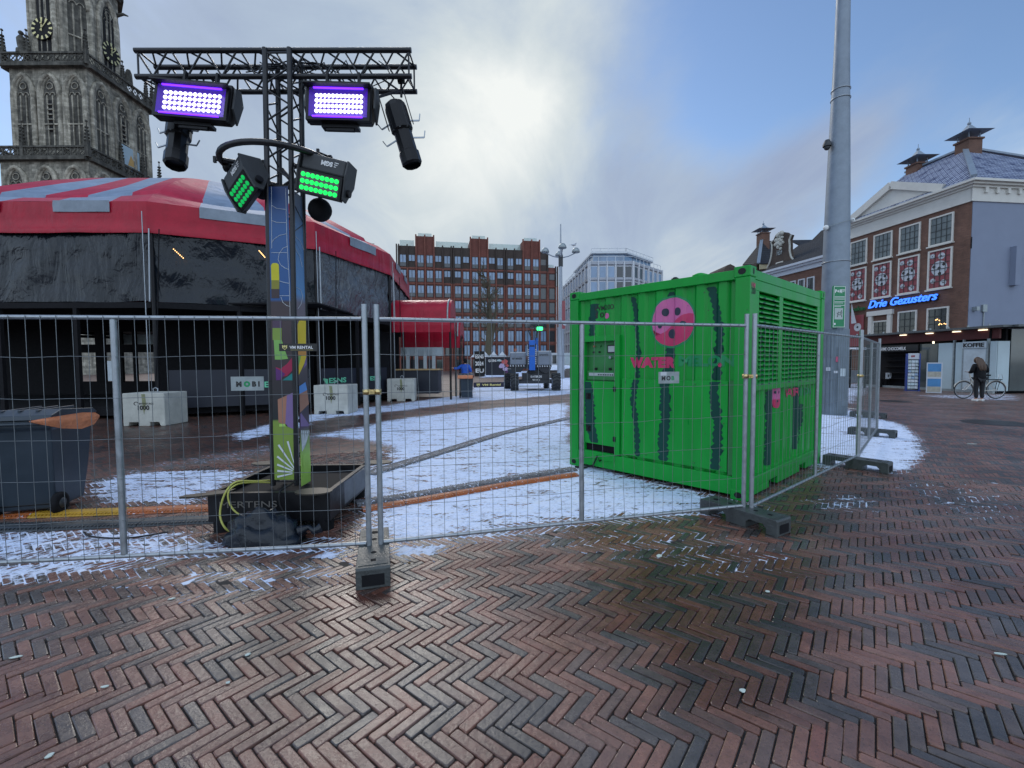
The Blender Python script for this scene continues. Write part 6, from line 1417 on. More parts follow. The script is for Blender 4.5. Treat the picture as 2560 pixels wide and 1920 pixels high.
# chandelier bulbs behind the right window
m = MB()
for a, b in ((1600, 1470), (1615, 1478), (1590, 1475), (1618, 1500), (1630, 1505), (1650, 1500), (1662, 1503), (1612, 1508)): p = QF(1780+a/2.836, 280+b/2.836); m.sph((p[0], .03, p[1]), .035, 6, 5)
build_each(m, 'lit_bulb', 'bulb', pub)
MT['neonb'] = M('blue_neon', (.1, .3, .9), .3, 0, 0, emit=(.035, .17, 1.), es=1.25); MT['hgreen'] = M('dark_green_letters', (.01, .11, .03), .5, 0, 0)
p = QF(2176, 768); p2 = QF(2352, 738)
text('neon_lettering', 'Drie Gezusters', .78, 'neonb', pub, (p[0], .22, p[1]-.10), (-1, 0, 0), (0, 0, 1), .03, shear=.35, bold=.012, fit=abs(p2[0]-p[0])*.99)
text('sign_backing', 'Drie Gezusters', .78, 'sgn_k', pub, (p[0]-.02, .10, p[1]-.14), (-1, 0, 0), (0, 0, 1), .03, shear=.35, bold=.03, fit=abs(p2[0]-p[0])*.99)
p = QF(2117, 778); text('green_lettering', 'Heineken', .5, 'hgreen', pub, (p[0], .12, p[1]-.1), (-1, 0, 0), (0, 0, 1), .03, bold=.01, fit=QF(2117, 770)[0]-QF(2165, 770)[0])
# roof: hipped, snow in the tile joints
def PW(x, y, z): return pub.matrix_basis@Vector((x, y, z))
ri0, ri1 = (4.8, -5.5), (LQ-.2, -5.5); zr_ = ZK+4.3
slope(pub, [PW(-.3, .3, ZK), PW(LQ+.3, .3, ZK), PW(LQ+.3, -5.5, zr_), PW(4.8, -5.5, zr_)], 'snowtile')
slope(pub, [PW(-.3, -WQ, ZK), PW(-.3, .3, ZK), PW(4.8, -5.5, zr_), PW(4.8, -WQ+2, zr_-.6)], 'snowtile')
m = MB(); m.bar((-.3, .3, ZK+.08), (4.8, -5.5, zr_+.1), .28, .12); m.build('hip_ridge', 'lead', pub)
m = MB(); m.bar((4.6, -5.5, zr_+.1), (LQ+.4, -5.5, zr_+.1), .3, .14); m.build('ridge', 'lead', pub)
m = MB(); m.bar((4.8, -5.4, zr_+.1), (4.8, -WQ+1, zr_-.5), .3, .14); m.build('ridge', 'lead', pub)
def along(px, py, yl):   # picture point at a given local depth behind the front
    o = PM@Vector((0, 0, EYE)); d = PM.to_3x3()@ray(px, py); t = (yl-o.y)/d.y; return o+d*t
for (pxb, pyb, pxt, pyt) in ((2293, 440, 2293, 412), (2420, 388, 2420, 352)):
    b_ = along(pxb, pyb, -5.5); t_ = along(pxt, pyt, -5.5); w_ = pub.matrix_basis@b_; chimney(pub, w_.x, w_.y, min(b_.z, zr_)-.6, t_.z, 1.0, 1.15)
# side wall bits
m = MB(); p = QS(2560, 600); m.box(-.35, -.031, -3.3, -2.9, 6.2, 8.6); m.build('duct', 'bluegrey', pub)
m = MB(); m.box(-.3, -.031, -.5, -.3, 4.6, 4.85); m.box(-.15, -.031, -1.25, -.95, 4.55, 5.0); m.cyl((-.08, -1.1, 3.2), (-.08, -1.1, 4.6), .03, 6); m.build('camera_box', 'plate', pub)
m = MB(); a, z = QS(2427, 607); m.box(-.05, -.031, a-.03, a+.03, z-.35, z+.35); m.build('iron_anchor', 'blackm', pub)
# posters and pennant by the pub's left side
t = thing('red_poster', 'red poster with soccer ball and white pennant, left of the pub door', 'poster', PW(QF(2143, 850)[0], .05, 3.0), pub.matrix_basis.to_euler().z); x_, z_ = QF(2143, 850); m = MB(); w_ = abs(QF(2128, 850)[0]-QF(2162, 850)[0])/2
m.box(-w_, w_, 0, .05, -.3, 2.15); m.build('board', 'redposter', t); m = MB(); m.cyl((-.1, .055, 1.2), (-.1, .06, 1.2), .32, 16); m.build('ball', 'ballw', t); m = MB(); m.cyl((-.1, .061, 1.2), (-.1, .066, 1.2), .1, 5); m.build('ball_patch', 'text_k', t)
m = MB(); m.prism([(w_*.4, 3.1), (w_*.35, 1.5), (-w_*.4, 1.5)], (0, .3, 0), (1, 0, 0), (0, 0, 1), (0, .02, 0)); m.build('pennant', 'ballw', t); m = MB(); m.box(-w_*.6, w_*.6, .052, .06, .35, .5); m.build('text_band', 'text_k', t)
# ---------------------------------------------------------------- glazed pavilion in front of the pub
MT['cglass'] = M('grey_green_glass', (.05, .065, .065), .08, 0, .3, 1.2, spec=.9); MT['fglass'] = M('frosted_white_glass', (.42, .52, .56), .25, 0, .10, .8); MT['canopy'] = M('canopy_edge', (.09, .10, .105), .4, .3, .2, 3); MT['dred'] = M('dark_red_fascia', (.10, .015, .014), .5, 0, .1)
K0 = Vector((21.55, 27.9, 0)); K1 = Vector((22.2, 20.6, 0)); pav = thing('glass_pavilion', 'low glass fronted pavilion with flat canopy in front of the pub', 'pavilion', K1)
dK = (K0-K1).normalized(); nK = Vector((-dK.y, dK.x, 0)); nK = nK if nK.x < 0 else -nK; LK = (K0-K1).length
def KW(s, o, z): return K1+dK*s+nK*o+Vector((0, 0, z))
def kx(px):
    d = ray(px, 900); n = nK.xy; t = K1.xy.dot(n)/d.xy.dot(n); return (d.xy*t-K1.xy).dot(dK.xy)
m = MB(); m.prism([(-.6, 0), (LK+.5, 0), (LK+.5, -6), (-.6, -6)], KW(0, .45, 3.02), dK, nK, (0, 0, .10)); m.prism([(0, -.3), (8, -.3), (8, .25), (0, .25)], Vector((22.3, 20.1, 3.02)), (1, 0, 0), (0, 1, 0), (0, 0, .1)); m.build('canopy', 'canopy', pav, world=True)
m = MB(); m.obox(KW(0, -.25, 2.55), dK*LK, nK*.1, (0, 0, .46)); m.build('fascia', 'dred', pav, world=True)
m = MB(); m.obox(KW(0, -.5, 0), dK*LK, -nK*.1, (0, 0, 3.0)); m.obox(Vector((22.3, 20.9, 0)), (9, 0, 0), (0, .1, 0), (0, 0, 3.0)); m.build('inner_wall', 'blackm', pav, world=True)
gp = [2345, 2385, 2410, 2472, 2482, 2492, 2524]
gl = [(kx(2345), kx(2387)), (kx(2388), kx(2410)), (kx(2412), kx(2470)), (kx(2474), kx(2492))]
for a, b in gl:
    m = MB(); m.obox(KW(b, .0, .12), dK*(a-b-.03), nK*.03, (0, 0, 2.3)); m.build('glass_panel', 'fglass', pav, world=True)
m = MB(); m.obox(Vector((22.3, 20.6, .12)), (.55, 0, 0), (0, .03, 0), (0, 0, 2.3)); m.build('glass_panel', 'fglass', pav, world=True)
m = MB(); m.obox(Vector((22.9, 20.6, .12)), (6, 0, 0), (0, .03, 0), (0, 0, 2.85)); m.build('dark_glass_panel', 'cglass', pav, world=True)
m = MB(); m.obox(KW(kx(2345), .0, .12), dK*(kx(2300)-kx(2345)), nK*.03, (0, 0, 2.3)); m.build('dark_glass_panel', 'cglass', pav, world=True)
for px in (2387, 2411, 2472): m = MB(); s = kx(px); m.obox(KW(s, -.04, 0), dK*.06, nK*.1, (0, 0, 2.55)); m.build('mullion', 'plate', pav, world=True)
m = MB(); m.obox(KW(0, -.06, 0), dK*LK, nK*.12, (0, 0, .12)); m.build('plinth', 'plate', pav, world=True)
m = MB(); m.obox(KW(kx(2466), .035, .15), dK*(kx(2411)-kx(2466)), nK*.02, (0, 0, 1.95)); m.build('door', 'palepan', pav, world=True)
m = MB(); m.obox(KW(kx(2468), .05, 2.12), dK*(kx(2409)-kx(2468)), nK*.05, (0, 0, .32)); kb = m.build('name_board', 'palepan', pav, world=True)
text('lettering', 'KOFFIE', .26, 'text_k', pav, KW(kx(2411), .11, 2.18)-K1, -dK, (0, 0, 1), .005, bold=.01, fit=(kx(2411)-kx(2466))*.95)
MT['lampw'] = M('lit_ceiling_lamp', (.9, .85, .7), .4, 0, 0, emit=(1, .86, .6), es=1.8)
for px, py in ((2315, 844), (2382, 843), (2250, 848), (2447, 838)):
    s = kx(px); m = MB(); m.obox(KW(s-.2, -.2, 2.95), dK*.35, nK*.12, (0, 0, .04)); m.build('ceiling_lamp', 'lampw', pav, world=True)
m = MB(); m.cyl(KW(kx(2319), -.3, 2.2), KW(kx(2319), -.3, 2.6), .04, 8); m.build('pendant_lamp', 'lampw', pav, world=True)
for k in range(9): m = MB(); m.cyl(KW(LK*k/8.3, .38, 3.12), KW(LK*k/8.3, .38, 3.2), .04, 8); m.build('canopy_stud', 'plate', pav, world=True)
# kiosk shop left of the glass panels
shop = thing('snack_kiosk', 'open kiosk shop with black chocolate milk sign board', 'shop', KW(LK*.8, 0, 0)); 
m = MB(); s0, s1 = kx(2300), kx(2190); m.obox(KW(s0, .06, 2.06), dK*(s1-s0), nK*.08, (0, 0, .36)); m.build('sign_board', 'sgn_k', shop, world=True)
text('lettering', 'WARME CHOCOMELK', .25, 'text_w', shop, KW(kx(2197), .16, 2.14)-Vector(shop.location), -dK, (0, 0, 1), .004, bold=.004, fit=kx(2197)-kx(2271))
m = MB(); m.obox(KW(s0, -.45, 0), dK*(s1-s0), nK*.02, (0, 0, 2.1)); m.build('back_wall', 'blackm', shop, world=True)
rnk = random.Random(4)
for k in range(5):
    m = MB(); z = .5+k*.34; m.obox(KW(s0+.3, -.4, z), dK*(s1-s0-.5), nK*.25, (0, 0, .03)); sh = m.build('shelf', 'blackm', shop, world=True)
rk = thing('postcard_rack', 'tall blue postcard rack filled with cards beside the kiosk', 'rack', G(2281, 977)); rx = rk.location; rk.matrix_basis = Matrix.Translation(rx) @ Matrix.Rotation(-.55, 4, 'Z')
MT['rblue'] = M('blue_rack', (.01, .04, .22), .4, 0, .1)
m = MB(); m.box(-.27, -.22, -.05, .25, .03, 1.9); m.box(.22, .27, -.05, .25, .03, 1.9); m.box(-.3, .3, -.1, .3, 0, .03); build_each(m, 'side_panel', 'rblue', rk)
m = MB(); m.box(-.22, .22, .2, .22, .05, 1.6); m.build('back_panel', 'plate', rk); m = MB(); m.box(-.22, .22, -.02, .0, 1.62, 1.92); m.build('header', 'ballw', rk); m = MB(); m.box(-.10, .05, -.024, -.021, 1.72, 1.82); m.build('header_mark', 'redposter', rk)
cmats = ['ballw', 'palepan', 'plate', 'fglass', 'skyglass']
for r in range(9):
    for c in range(3):
        m = MB(); z = .12+r*.165; x = -.2+c*.137; m.add([(x, -.02, z), (x+.125, -.02, z), (x+.125, .04, z+.14), (x, .04, z+.14), (x, -.01, z), (x+.125, -.01, z), (x+.125, .05, z+.14), (x, .05, z+.14)], [(0, 1, 2, 3), (7, 6, 5, 4), (0, 4, 5, 1), (2, 6, 7, 3)]); m.build('postcard', cmats[rnk.randrange(5)], rk)
MT['picsky'] = M('picture_blue', (.06, .22, .45), .4, 0, .2, 4); MT['picsand'] = M('picture_sand', (.38, .36, .30), .5, 0, .3, 8)
t = thing('picture_board', 'narrow board with two blue and sand coloured pictures leaning at the glass', 'board', G(2334, 984)); t.matrix_basis = Matrix.Translation(t.location) @ Matrix.Rotation(-.7, 4, 'Z')
m = MB(); m.box(-.27, .27, 0, .04, .03, 1.45); m.build('board', 'ballw', t)
for z in (.08, .78): m = MB(); m.box(-.23, .23, -.004, -.001, z+.25, z+.62); m.build('picture', 'picsky', t); m = MB(); m.box(-.23, .23, -.0045, -.0012, z, z+.249); m.build('picture', 'picsand', t)
t = thing('shop_goods', 'dark heap of souvenirs and a white spotted sign in the kiosk opening', 'goods', G(2222, 968)); m = MB()
for k in range(14): a = k*2.4; m.box(-.5+.08*k, -.38+.08*k, .1*sin(a), .3+.1*sin(a), 0, .5+.4*abs(sin(a*1.3)))
m.build('heap', 'blackm', t); m = MB(); m.box(-.35, -.05, -.2, -.17, .5, .85); m.build('sign', 'ballw', t); m = MB(); m.box(-.25, -.18, -.205, -.201, .6, .75); m.box(-.14, -.10, -.205, -.201, .65, .8); m.build('sign_spot', 'text_k', t); m = MB(); m.box(.35, .65, 0, .05, .1, 1.1); m.build('white_board', 'palepan', t)
# ---------------------------------------------------------------- houses behind the mast
MT['oldbk'] = brickmat('old_dark_brick', (.060, .042, .032), (.080, .054, .042), (.05, .04, .035), 1., dirt=.4); MT['cornw'] = M('pale_cornice_paint', (.50, .54, .60), .6, 0, .06)
H0 = Vector((27.1, 36.9, 0)); H1 = Vector((25.5, 45.8, 0)); dH = H1-H0; LH = dH.length
hs = thing('white_corniced_house', 'brick house with broad white cornice left of the mast', 'building', H0, math.atan2(dH.y, dH.x)); HM = hs.matrix_basis.inverted()
def HF(px, py): o = HM@Vector((0, 0, EYE)); d = HM.to_3x3()@ray(px, py); t = (0-o.y)/d.y; p = o+d*t; return p.x, p.z
m = MB(); m.box(0, LH, -8, 0, 0, 9.7); m.build('wall', 'pubbk', hs)
m = MB(); m.box(-.05, LH+.1, 0, .15, 9.7, 10.1); m.box(-.1, LH+.25, 0, .35, 10.1, 10.3); m.box(-.1, LH+.4, 0, .55, 10.3, 10.5); m.build('cornice', 'cornw', hs)
for (a, b) in ((751, 832), (864, 957), (986, 1090)):
    x1_, x0_ = HF(1840+a/5.53, 700)[0], HF(1840+b/5.53, 700)[0]; window(hs, x0_, x1_, 6.6, 9.0, 2, 3, 'ballw', 'dglass')
    window(hs, x0_, x1_, 3.4, 5.6, 2, 3, 'ballw', 'dglass')
slope(hs, [tuple(hs.matrix_basis@Vector(v)) for v in ((0, .2, 10.5), (LH, .2, 10.5), (LH, -4, 13.4), (0, -4, 13.4))], 'darktile')
# narrow red house between it and the pub
nr = thing('narrow_red_house', 'narrow red house strip with white volute between mast and pub', 'building', (27.15, 36.75, 0)); d2 = Vector((-.3, 2.4, 0)); MT['redbk'] = brickmat('red_brick', (.16, .04, .03), (.19, .05, .035), (.09, .05, .04))
m = MB(); m.obox((27.12, 36.72, 0), (-.04, .3, 0), (6, 0, 0), (0, 0, 9.2)); m.build('wall', 'redbk', nr, world=True)
p = Y(2107, 660, 37.2); m = MB(); m.obox((p.x-.15, 36.9, 9.2), (.0, .2, 0), (.8, 0, 0), (0, 0, 2.1)); m.build('volute', 'cornw', nr, world=True)
m = MB(); m.tube([(p.x-.05+.3*(1-k/22)*cos(k*.7)+.25, 36.85, 10.3+.3*(1-k/22)*sin(k*.7)) for k in range(20)], .04, 5); m.build('scroll', 'cornw', nr, world=True)
# gabled house with date
gh = thing('neck_gable_house', 'dark old house with curved neck gable, carved top and date', 'building', (26.4, 46.4, 0), math.atan2(dH.y, dH.x)); GM = gh.matrix_basis.inverted()
def GF(px, py): o = GM@Vector((0, 0, EYE)); d = GM.to_3x3()@ray(px, py); t = (0-o.y)/d.y; p = o+d*t; return p.x, p.z
gpts = [(720, 800), (720, 700), (830, 625), (790, 600), (760, 560), (745, 480), (745, 400), (740, 330), (765, 262), (715, 250), (690, 228), (640, 222), (590, 225), (550, 255), (530, 300), (510, 345), (488, 365), (500, 400), (500, 470), (490, 560), (470, 640), (435, 720), (425, 800)]
pl = [GF(1840+a/5.53, 540+b/5.53) for a, b in gpts]; pl = [(x, z) for x, z in pl]; pl[0] = (pl[0][0], 0); pl[-1] = (pl[-1][0], 0)
m = MB(); m.prism(pl, (0, -.35, 0), (1, 0, 0), (0, 0, 1), (0, .35, 0)); m.build('gable', 'oldbk', gh)
for seq in (gpts[1:9], gpts[15:22]):
    m = MB(); m.tube([(x, .02, z) for x, z in [GF(1840+a/5.53, 540+b/5.53) for a, b in seq]], .09, 6); m.build('gable_trim', 'conc', gh)
x1_, x0_ = GF(1840+552/5.53, 700)[0], GF(1840+648/5.53, 700)[0]; window(gh, x0_, x1_, GF(1945, 688)[1], GF(1945, 656)[1], 2, 2, 'offwhite', 'dglass')
p = GF(1840+560/5.53, 540+550/5.53); text('date_lettering', '1659', .75, 'plate', gh, (p[0], .02, p[1]), (-1, 0, 0), (0, 0, 1), .02, bold=.01, fit=p[0]-GF(1840+630/5.53, 640)[0])
m = MB(); cc = GF(1840+610/5.53, 540+345/5.53)
for k in range(16): a = k*2.39; r = .15+.045*k; m.sph((cc[0]+r*cos(a)*.7, .06, cc[1]+r*sin(a)), .15+.05*(k % 3), 7, 5)
m.build('carving', 'conc', gh)
slope(gh, [tuple(gh.matrix_basis@Vector(v)) for v in ((-9.5, 0-.6, 10.4), (-.5, 0-.6, 10.4), (-.5, -5.6, 15.0), (-9.5, -5.6, 15.0))], 'darktile')
gx = [Y(x, y, 50) for x, y in ((1975, 600), (2115, 598), (2115, 680), (1975, 680))]
slope(gh, [gx[3]+Vector((0, -6, 0)), gx[2]+Vector((0, -6, 0)), gx[1], gx[0]], 'darktile')
# house with hipped roof and pagoda chimney
ph_ = thing('hip_roofed_house', 'distant house with dark hipped roof, yellow cornice and pagoda capped chimney', 'building', Y(1905, 905, 58).xy.to_3d()); 
pa_ = [Y(*v) for v in ((1856, 662, 58), (1896, 660, 54), (1940, 656, 58), (1904, 602, 58), (1930, 602, 60))]
slope(ph_, [pa_[0], pa_[1], pa_[3]], 'darktile'); slope(ph_, [pa_[1], pa_[2]+Vector((1, 0, 0)), pa_[4], pa_[3]], 'darktile')
m = MB(); m.bar(pa_[1]+Vector((0, 0, .1)), pa_[3]+Vector((0, 0, .1)), .35, .12); m.build('hip_ridge', 'lead', ph_, world=True)
MT['ycorn'] = M('yellow_cornice', (.42, .36, .20), .6, 0, .1); m = MB(); m.obox(pa_[0]+Vector((.2, .2, -.6)), pa_[1]-pa_[0], (0, .3, 0), (0, 0, .6)); m.obox(pa_[1]+Vector((.2, .2, -.6)), pa_[2]-pa_[1], (0, .3, 0), (0, 0, .6)); m.build('cornice', 'ycorn', ph_, world=True)
m = MB(); m.prism([(p.x, p.y+.4) for p in (pa_[0], pa_[1], pa_[2])]+[(pa_[2].x, 66), (pa_[0].x, 66)], (0, 0, 0), (1, 0, 0), (0, 1, 0), (0, 0, pa_[0].z-.5)); m.build('wall', 'oldbk', ph_, world=True)
cb = Y(1913, 603, 58); chimney(ph_, cb.x, 58.5, cb.z-1, Y(1913, 581, 58).z, 1.1, 1.3)
sg = thing('small_gabled_roof', 'small dark gable peeping over the green container', 'building', Y(1824, 900, 70).xy.to_3d()); gpx = [Y(*v, 70) for v in ((1808, 690), (1812, 670), (1818, 663), (1826, 660), (1836, 665), (1842, 672), (1846, 690))]; m = MB(); m.prism([(p.x, p.z) for p in gpx]+[(gpx[-1].x, 0), (gpx[0].x, 0)], (0, 70, 0), (1, 0, 0), (0, 0, 1), (0, 6, 0)); m.build('gable', 'oldbk', sg, world=True)
# ---------------------------------------------------------------- fluted mast with green notice board
MT['mast'] = M('weathered_mast_steel', (.22, .26, .31), .5, .35, .22, 3.5, .08, 25, rvar=.1); MT['mast2'] = M('fluted_mast_base', (.17, .21, .25), .5, .3, .2, 4, rvar=.1)
px_c = 9.36; mst = thing('steel_mast', 'tall thick grey steel mast with fluted base beside the green container', 'mast', (px_c, 13.06, 0)); zsp = Y(2085, 822, 12.75).z
m = MB(); n = 96; vs = []
for z in (0, zsp):
    for k in range(n): a = 2*PI*k/n; r = .355+(.012 if k % 4 < 2 else 0); vs.append((r*cos(a), r*sin(a), z))
m.add(vs, [(k, (k+1) % n, n+(k+1) % n, n+k) for k in range(n)]+[tuple(range(n, 2*n))]); m.build('fluted_base', 'mast2', mst)
m = MB(); m.lathe([(.345, zsp), (.335, 3.9), (.315, 5.2), (.285, 6.6), (.24, 8.3), (.19, 10.2), (.165, 12.0), (.15, 13.4)], n=32); m.build('shaft', 'mast', mst)
for z in (4.38, 8.95, 9.2):
    m = MB(); r = {4.38: .338, 8.95: .232, 9.2: .225}[z]; m.lathe([(r, z-.01), (r+.012, z-.01), (r+.012, z+.012), (r, z+.012)], n=28); m.build('steel_band', 'galv', mst)
for s, z in ((-1, 5.35), (1, 5.55)): m = MB(); m.sph((s*.37, -.08, z), .075, 12, 8); m.build('white_sensor', 'white', mst)
m = MB(); m.tube([(.37*cos(a), .37*sin(a)-.02, 5.45+.1*cos(a)) for a in [PI+PI*k/12 for k in range(13)]], .008, 5); m.build('sensor_cable', 'plate', mst)
zc = Y(2060, 368, 13).z; m = MB(); m.lathe([(0, zc+.22), (.06, zc+.2), (.11, zc+.08), (.11, zc+.02)], (-.38, -.05, 0), 14); m.sph((-.38, -.05, zc), .08, 12, 8); m.bar((-.38, 0, zc+.15), (-.2, 0, zc+.15), .05); plabel(m.build('security_camera', 'grey_case', mst), 'domed security camera')
zz1 = 2.0
m = MB(); m.box(-.12, .18, -.371, -.365, .25, 1.95); m.build('service_door', 'mast2', mst)
MT['stk_pink'] = M('pink_sticker', (.5, .08, .16), .5, 0, 0)
for (px, py, w, h, mt) in ((2094, 898, .09, .16, 'stk_pink'), (2064, 923, .11, .10, 'ballw'), (2091, 930, .1, .07, 'ballw'), (2106, 931, .15, .22, 'palepan'), (2098, 820, .10, .06, 'skyglass')):
    p = Y(px, py, 12.7); m = MB(); dx = p.x-px_c; dx = max(-.3, min(.3, dx)); yy = -math.sqrt(.372**2-dx*dx)-.006; m.prism([(-w/2, -h/2), (w/2, -h/2), (w/2, h/2), (-w/2, h/2)], (dx, yy, p.z), (cos(dx/.37), sin(dx/.37), 0), (0, 0, 1), (sin(dx/.37)*.004, -.004, 0)); m.build('sticker', mt, mst)
MT['sgreen'] = M('green_notice_enamel', (.0, .20, .07), .35, 0, .04); MT['qrw'] = M('pale_notice_paper', (.40, .46, .44), .5, 0, .1, 9)
nb0, nb1 = Y(2079, 820, 12.62), Y(2117, 714, 12.62); wN, hN = nb1.x-nb0.x, nb1.z-nb0.z
nbd = thing('notice_board', 'green parking notice board with white text and small map, strapped on the mast', 'sign', nb0, .10)
m = MB(); m.box(0, wN, -.02, .03, 0, hN); m.build('board', 'sgreen', nbd, bevel=.02)
m = MB(); b_ = .012
for x0_, x1_, z0_, z1_ in ((.02, .02+b_, .02, hN-.02), (wN-.02-b_, wN-.02, .02, hN-.02), (.02+b_, wN-.02-b_, .02, .02+b_), (.02+b_, wN-.02-b_, hN-.02-b_, hN-.02)): m.box(x0_, x1_, -.024, -.0205, z0_, z1_)
m.build('border', 'text_w', nbd)
text('lettering', 'P+R', .13, 'text_w', nbd, (.05, -.021, hN-.20), (1, 0, 0), (0, 0, 1), .001, bold=.004)
for i, (w_, z_) in enumerate(((.14, .10), (.12, .13), (.10, .16), (.30, .30), (.33, .335), (.30, .37), (.33, .44), (.26, .475), (.31, .54), (.2, .575))):
    m = MB(); x_ = .24 if i < 3 else .05; m.box(x_, min(x_+w_, wN-.04), -.0235, -.0205, hN-z_-.012, hN-z_); m.build('text_line', 'text_w', nbd)
m = MB(); m.box(.06, wN-.08, -.0235, -.0205, .24, hN*.47); mp_ = m.build('map', 'qrw', nbd); m = MB(); m.tube([(.14, -.026, .3), (.17, -.026, .45), (.22, -.026, .42), (.27, -.026, .5), (.25, -.026, .38), (.28, -.026, .30)], .006, 5); m.tube([(.12, -.026, .42), (.2, -.026, .36), (.3, -.026, .44)], .004, 5); m.build('map_line', 'text_k', nbd)
m = MB(); m.lathe([(.03, -.024), (0, -.026)], (.07, 0, .11), 12, 'y'); m.build('roundel', 'text_w', nbd)
# ---------------------------------------------------------------- distant lamp mast with four heads
lm = thing('lamp_mast', 'tall pale lamp mast with four curved arms and dome lamps at the square centre', 'street lamp', Y(1402, 930, 44).xy.to_3d()); MT['lmast'] = M('pale_grey_mast', (.33, .37, .42), .5, .2, .1)
zl = Y(1402, 640, 44).z; zt_ = Y(1399, 560, 44).z
m = MB(); m.cyl((0, 0, 0), (0, 0, 5), .36, 12, .32); m.cyl((0, 0, 5), (0, 0, zl), .22, 12, .13); m.cyl((0, 0, zl), (0, 0, zt_), .09, 8, .05); m.build('shaft', 'lmast', lm)
m = MB(); m.box(-.2, .2, -.16, .16, zl-1.0, zl-.0); m.build('collar', 'grey_case', lm)
for a in (.1, PI/2, PI-.05, 1.5*PI):
    c, s = cos(a), sin(a); m = MB(); m.tube([(0, 0, zl-.2), (c*.8, s*.8, zl), (c*1.4, s*1.4, zl+.3), (c*1.45, s*1.45, zl+.5)], .06, 6); ar = m.build('arm', 'lmast', lm); m = MB(); m.lathe([(0, .48), (.2, .44), (.34, .27), (.40, .05), (.36, 0), (0, 0)], (c*1.5, s*1.5, zl+.35), 14); m.build('lamp_head', 'plate', ar)
t = thing('gull', 'small gull perched on the right dome lamp', 'bird', Y(1434, 615, 44)); m = MB(); m.sph((0, 0, .12), .16, 10, 6, 1.6, .7, .7); m.sph((.22, 0, .26), .07, 8, 6); m.add([(-.2, 0, .15), (-.45, .05, .1), (-.45, -.05, .1)], [(0, 1, 2)]); m.build('body', 'ballw', t)
m = MB(); m.cyl((0, .04, -.05), (0, .04, .05), .01, 4); m.cyl((0, -.04, -.05), (0, -.04, .05), .01, 4); m.build('legs', 'orange_r', t)
t = thing('flag_banner', 'tall narrow red banner hanging on the distant lamp mast', 'banner', Y(1409, 780, 43)); m = MB(); a, b = Y(1405, 752, 43), Y(1413, 822, 43); m.box(a.x-t.location.x, b.x-t.location.x, 0, .05, b.z-t.location.z, a.z-t.location.z); m.build('cloth', 'redposter', t); m = MB(); m.cyl((.1, -.01, -1.1), (.1, -.03, -1.1), .18, 14); m.build('emblem', 'ballw', t)
# ---------------------------------------------------------------- bare tree before the red building
MT['bark'] = M('mossy_bark', (.10, .085, .055), .9, 0, .35, 12, .8, 30)
tr = thing('bare_tree', 'bare winter tree with mossy trunk in front of the red brick building', 'tree', Y(1222, 925, 62).xy.to_3d())
rt = random.Random(21); tw = MB(); trunk = MB()
trunk.tube([(0, 0, 0), (.1, 0, 1.5), (-.1, .1, 3.5), (.1, 0, 6), (.25, 0, 8.5), (.1, .1, 11), (.3, 0, 13.5)], [.62, .50, .44, .38, .28, .16, .05], 10)
trunk.tube([(.0, 0, 3), (.5, 0, 5), (.9, .2, 8), (1.4, .1, 11)], [.28, .24, .16, .05], 8)
trunk.build('trunk', 'bark', tr)
def grow(p, d, L, r, dep):
    pts = [p]; q = p.copy(); dd = d.copy()
    for k in range(4): dd = (dd+Vector((rt.gauss(0, .16), rt.gauss(0, .16), rt.gauss(.05, .1)))).normalized(); q = q+dd*L/4; pts.append(q.copy())
    tw.tube(pts, [max(.03, r*(1-.17*k)) for k in range(5)], 4 if dep < 2 else 5, False)
    if dep > 0:
        for k in range(rt.randint(3, 5)): nd_ = (dd+Vector((rt.gauss(0, .55), rt.gauss(0, .55), rt.gauss(.1, .35)))).normalized(); grow(pts[rt.randint(1, 4)], nd_, L*rt.uniform(.5, .75), r*.55, dep-1)
for k in range(22):
    z = 3.5+k*.45; a = rt.uniform(0, 2*PI); s = max(.35, 1-(z-3.5)/12); grow(Vector((.1, 0, z)), Vector((cos(a), sin(a), rt.uniform(.3, 1.2))).normalized(), 3.2*s+.6, .085*s+.02, 2)
tw.build('crown', 'bark', tr)
# ---------------------------------------------------------------- church tower
def stonemat(name, c, dirt=.5, bw=.9, bh=.36):
    m = brickmat(name, tuple(v*.75 for v in c), tuple(v*1.35 for v in c), tuple(v*.35 for v in c), 1., .9, bw, bh, dirt); t = m.node_tree; b = t.nodes['Principled BSDF']
    src = b.inputs['Base Color'].links[0].from_socket; g = nd(t, 'ShaderNodeTexCoord'); mp = nd(t, 'ShaderNodeMapping'); mp.inputs['Scale'].default_value = (1, 1, .18); t.links.new(g.outputs['Object'], mp.inputs[0])
    n = nd(t, 'ShaderNodeTexNoise'); t.links.new(mp.outputs[0], n.inputs['Vector']); n.inputs['Scale'].default_value = 1.1; n.inputs['Detail'].default_value = 8; n.inputs['Roughness'].default_value = .75
    mr = nd(t, 'ShaderNodeMapRange'); t.links.new(n.outputs[0], mr.inputs[0]); mr.inputs[1].default_value = .38; mr.inputs[2].default_value = .62; mr.inputs[3].default_value = .5; mr.inputs[4].default_value = 1.2
    v = nd(t, 'ShaderNodeVectorMath', operation='SCALE'); t.links.new(src, v.inputs[0]); t.links.new(mr.outputs[0], v.inputs['Scale']); t.links.new(v.outputs[0], b.inputs['Base Color']); return m
MT['stone'] = stonemat('weathered_sandstone', (.27, .25, .205)); MT['stone2'] = stonemat('dark_weathered_and_recess_shade_stone', (.085, .08, .068), .4); MT['stone3'] = stonemat('relief_lightened_carved_stone', (.34, .31, .25), .35); MT['hole'] = M('dark_opening', (.008, .008, .009), .9, 0, 0); MT['dial'] = M('gilded_clock_mark', (.62, .55, .27), .4, .3, .1)  # dark stone also paints recess shade; the pale carved one paints raised relief
ch = thing('church_tower', 'tall dark gothic church tower with clocks and galleries, behind the tent', 'church tower', (-77.8, 82, 0))
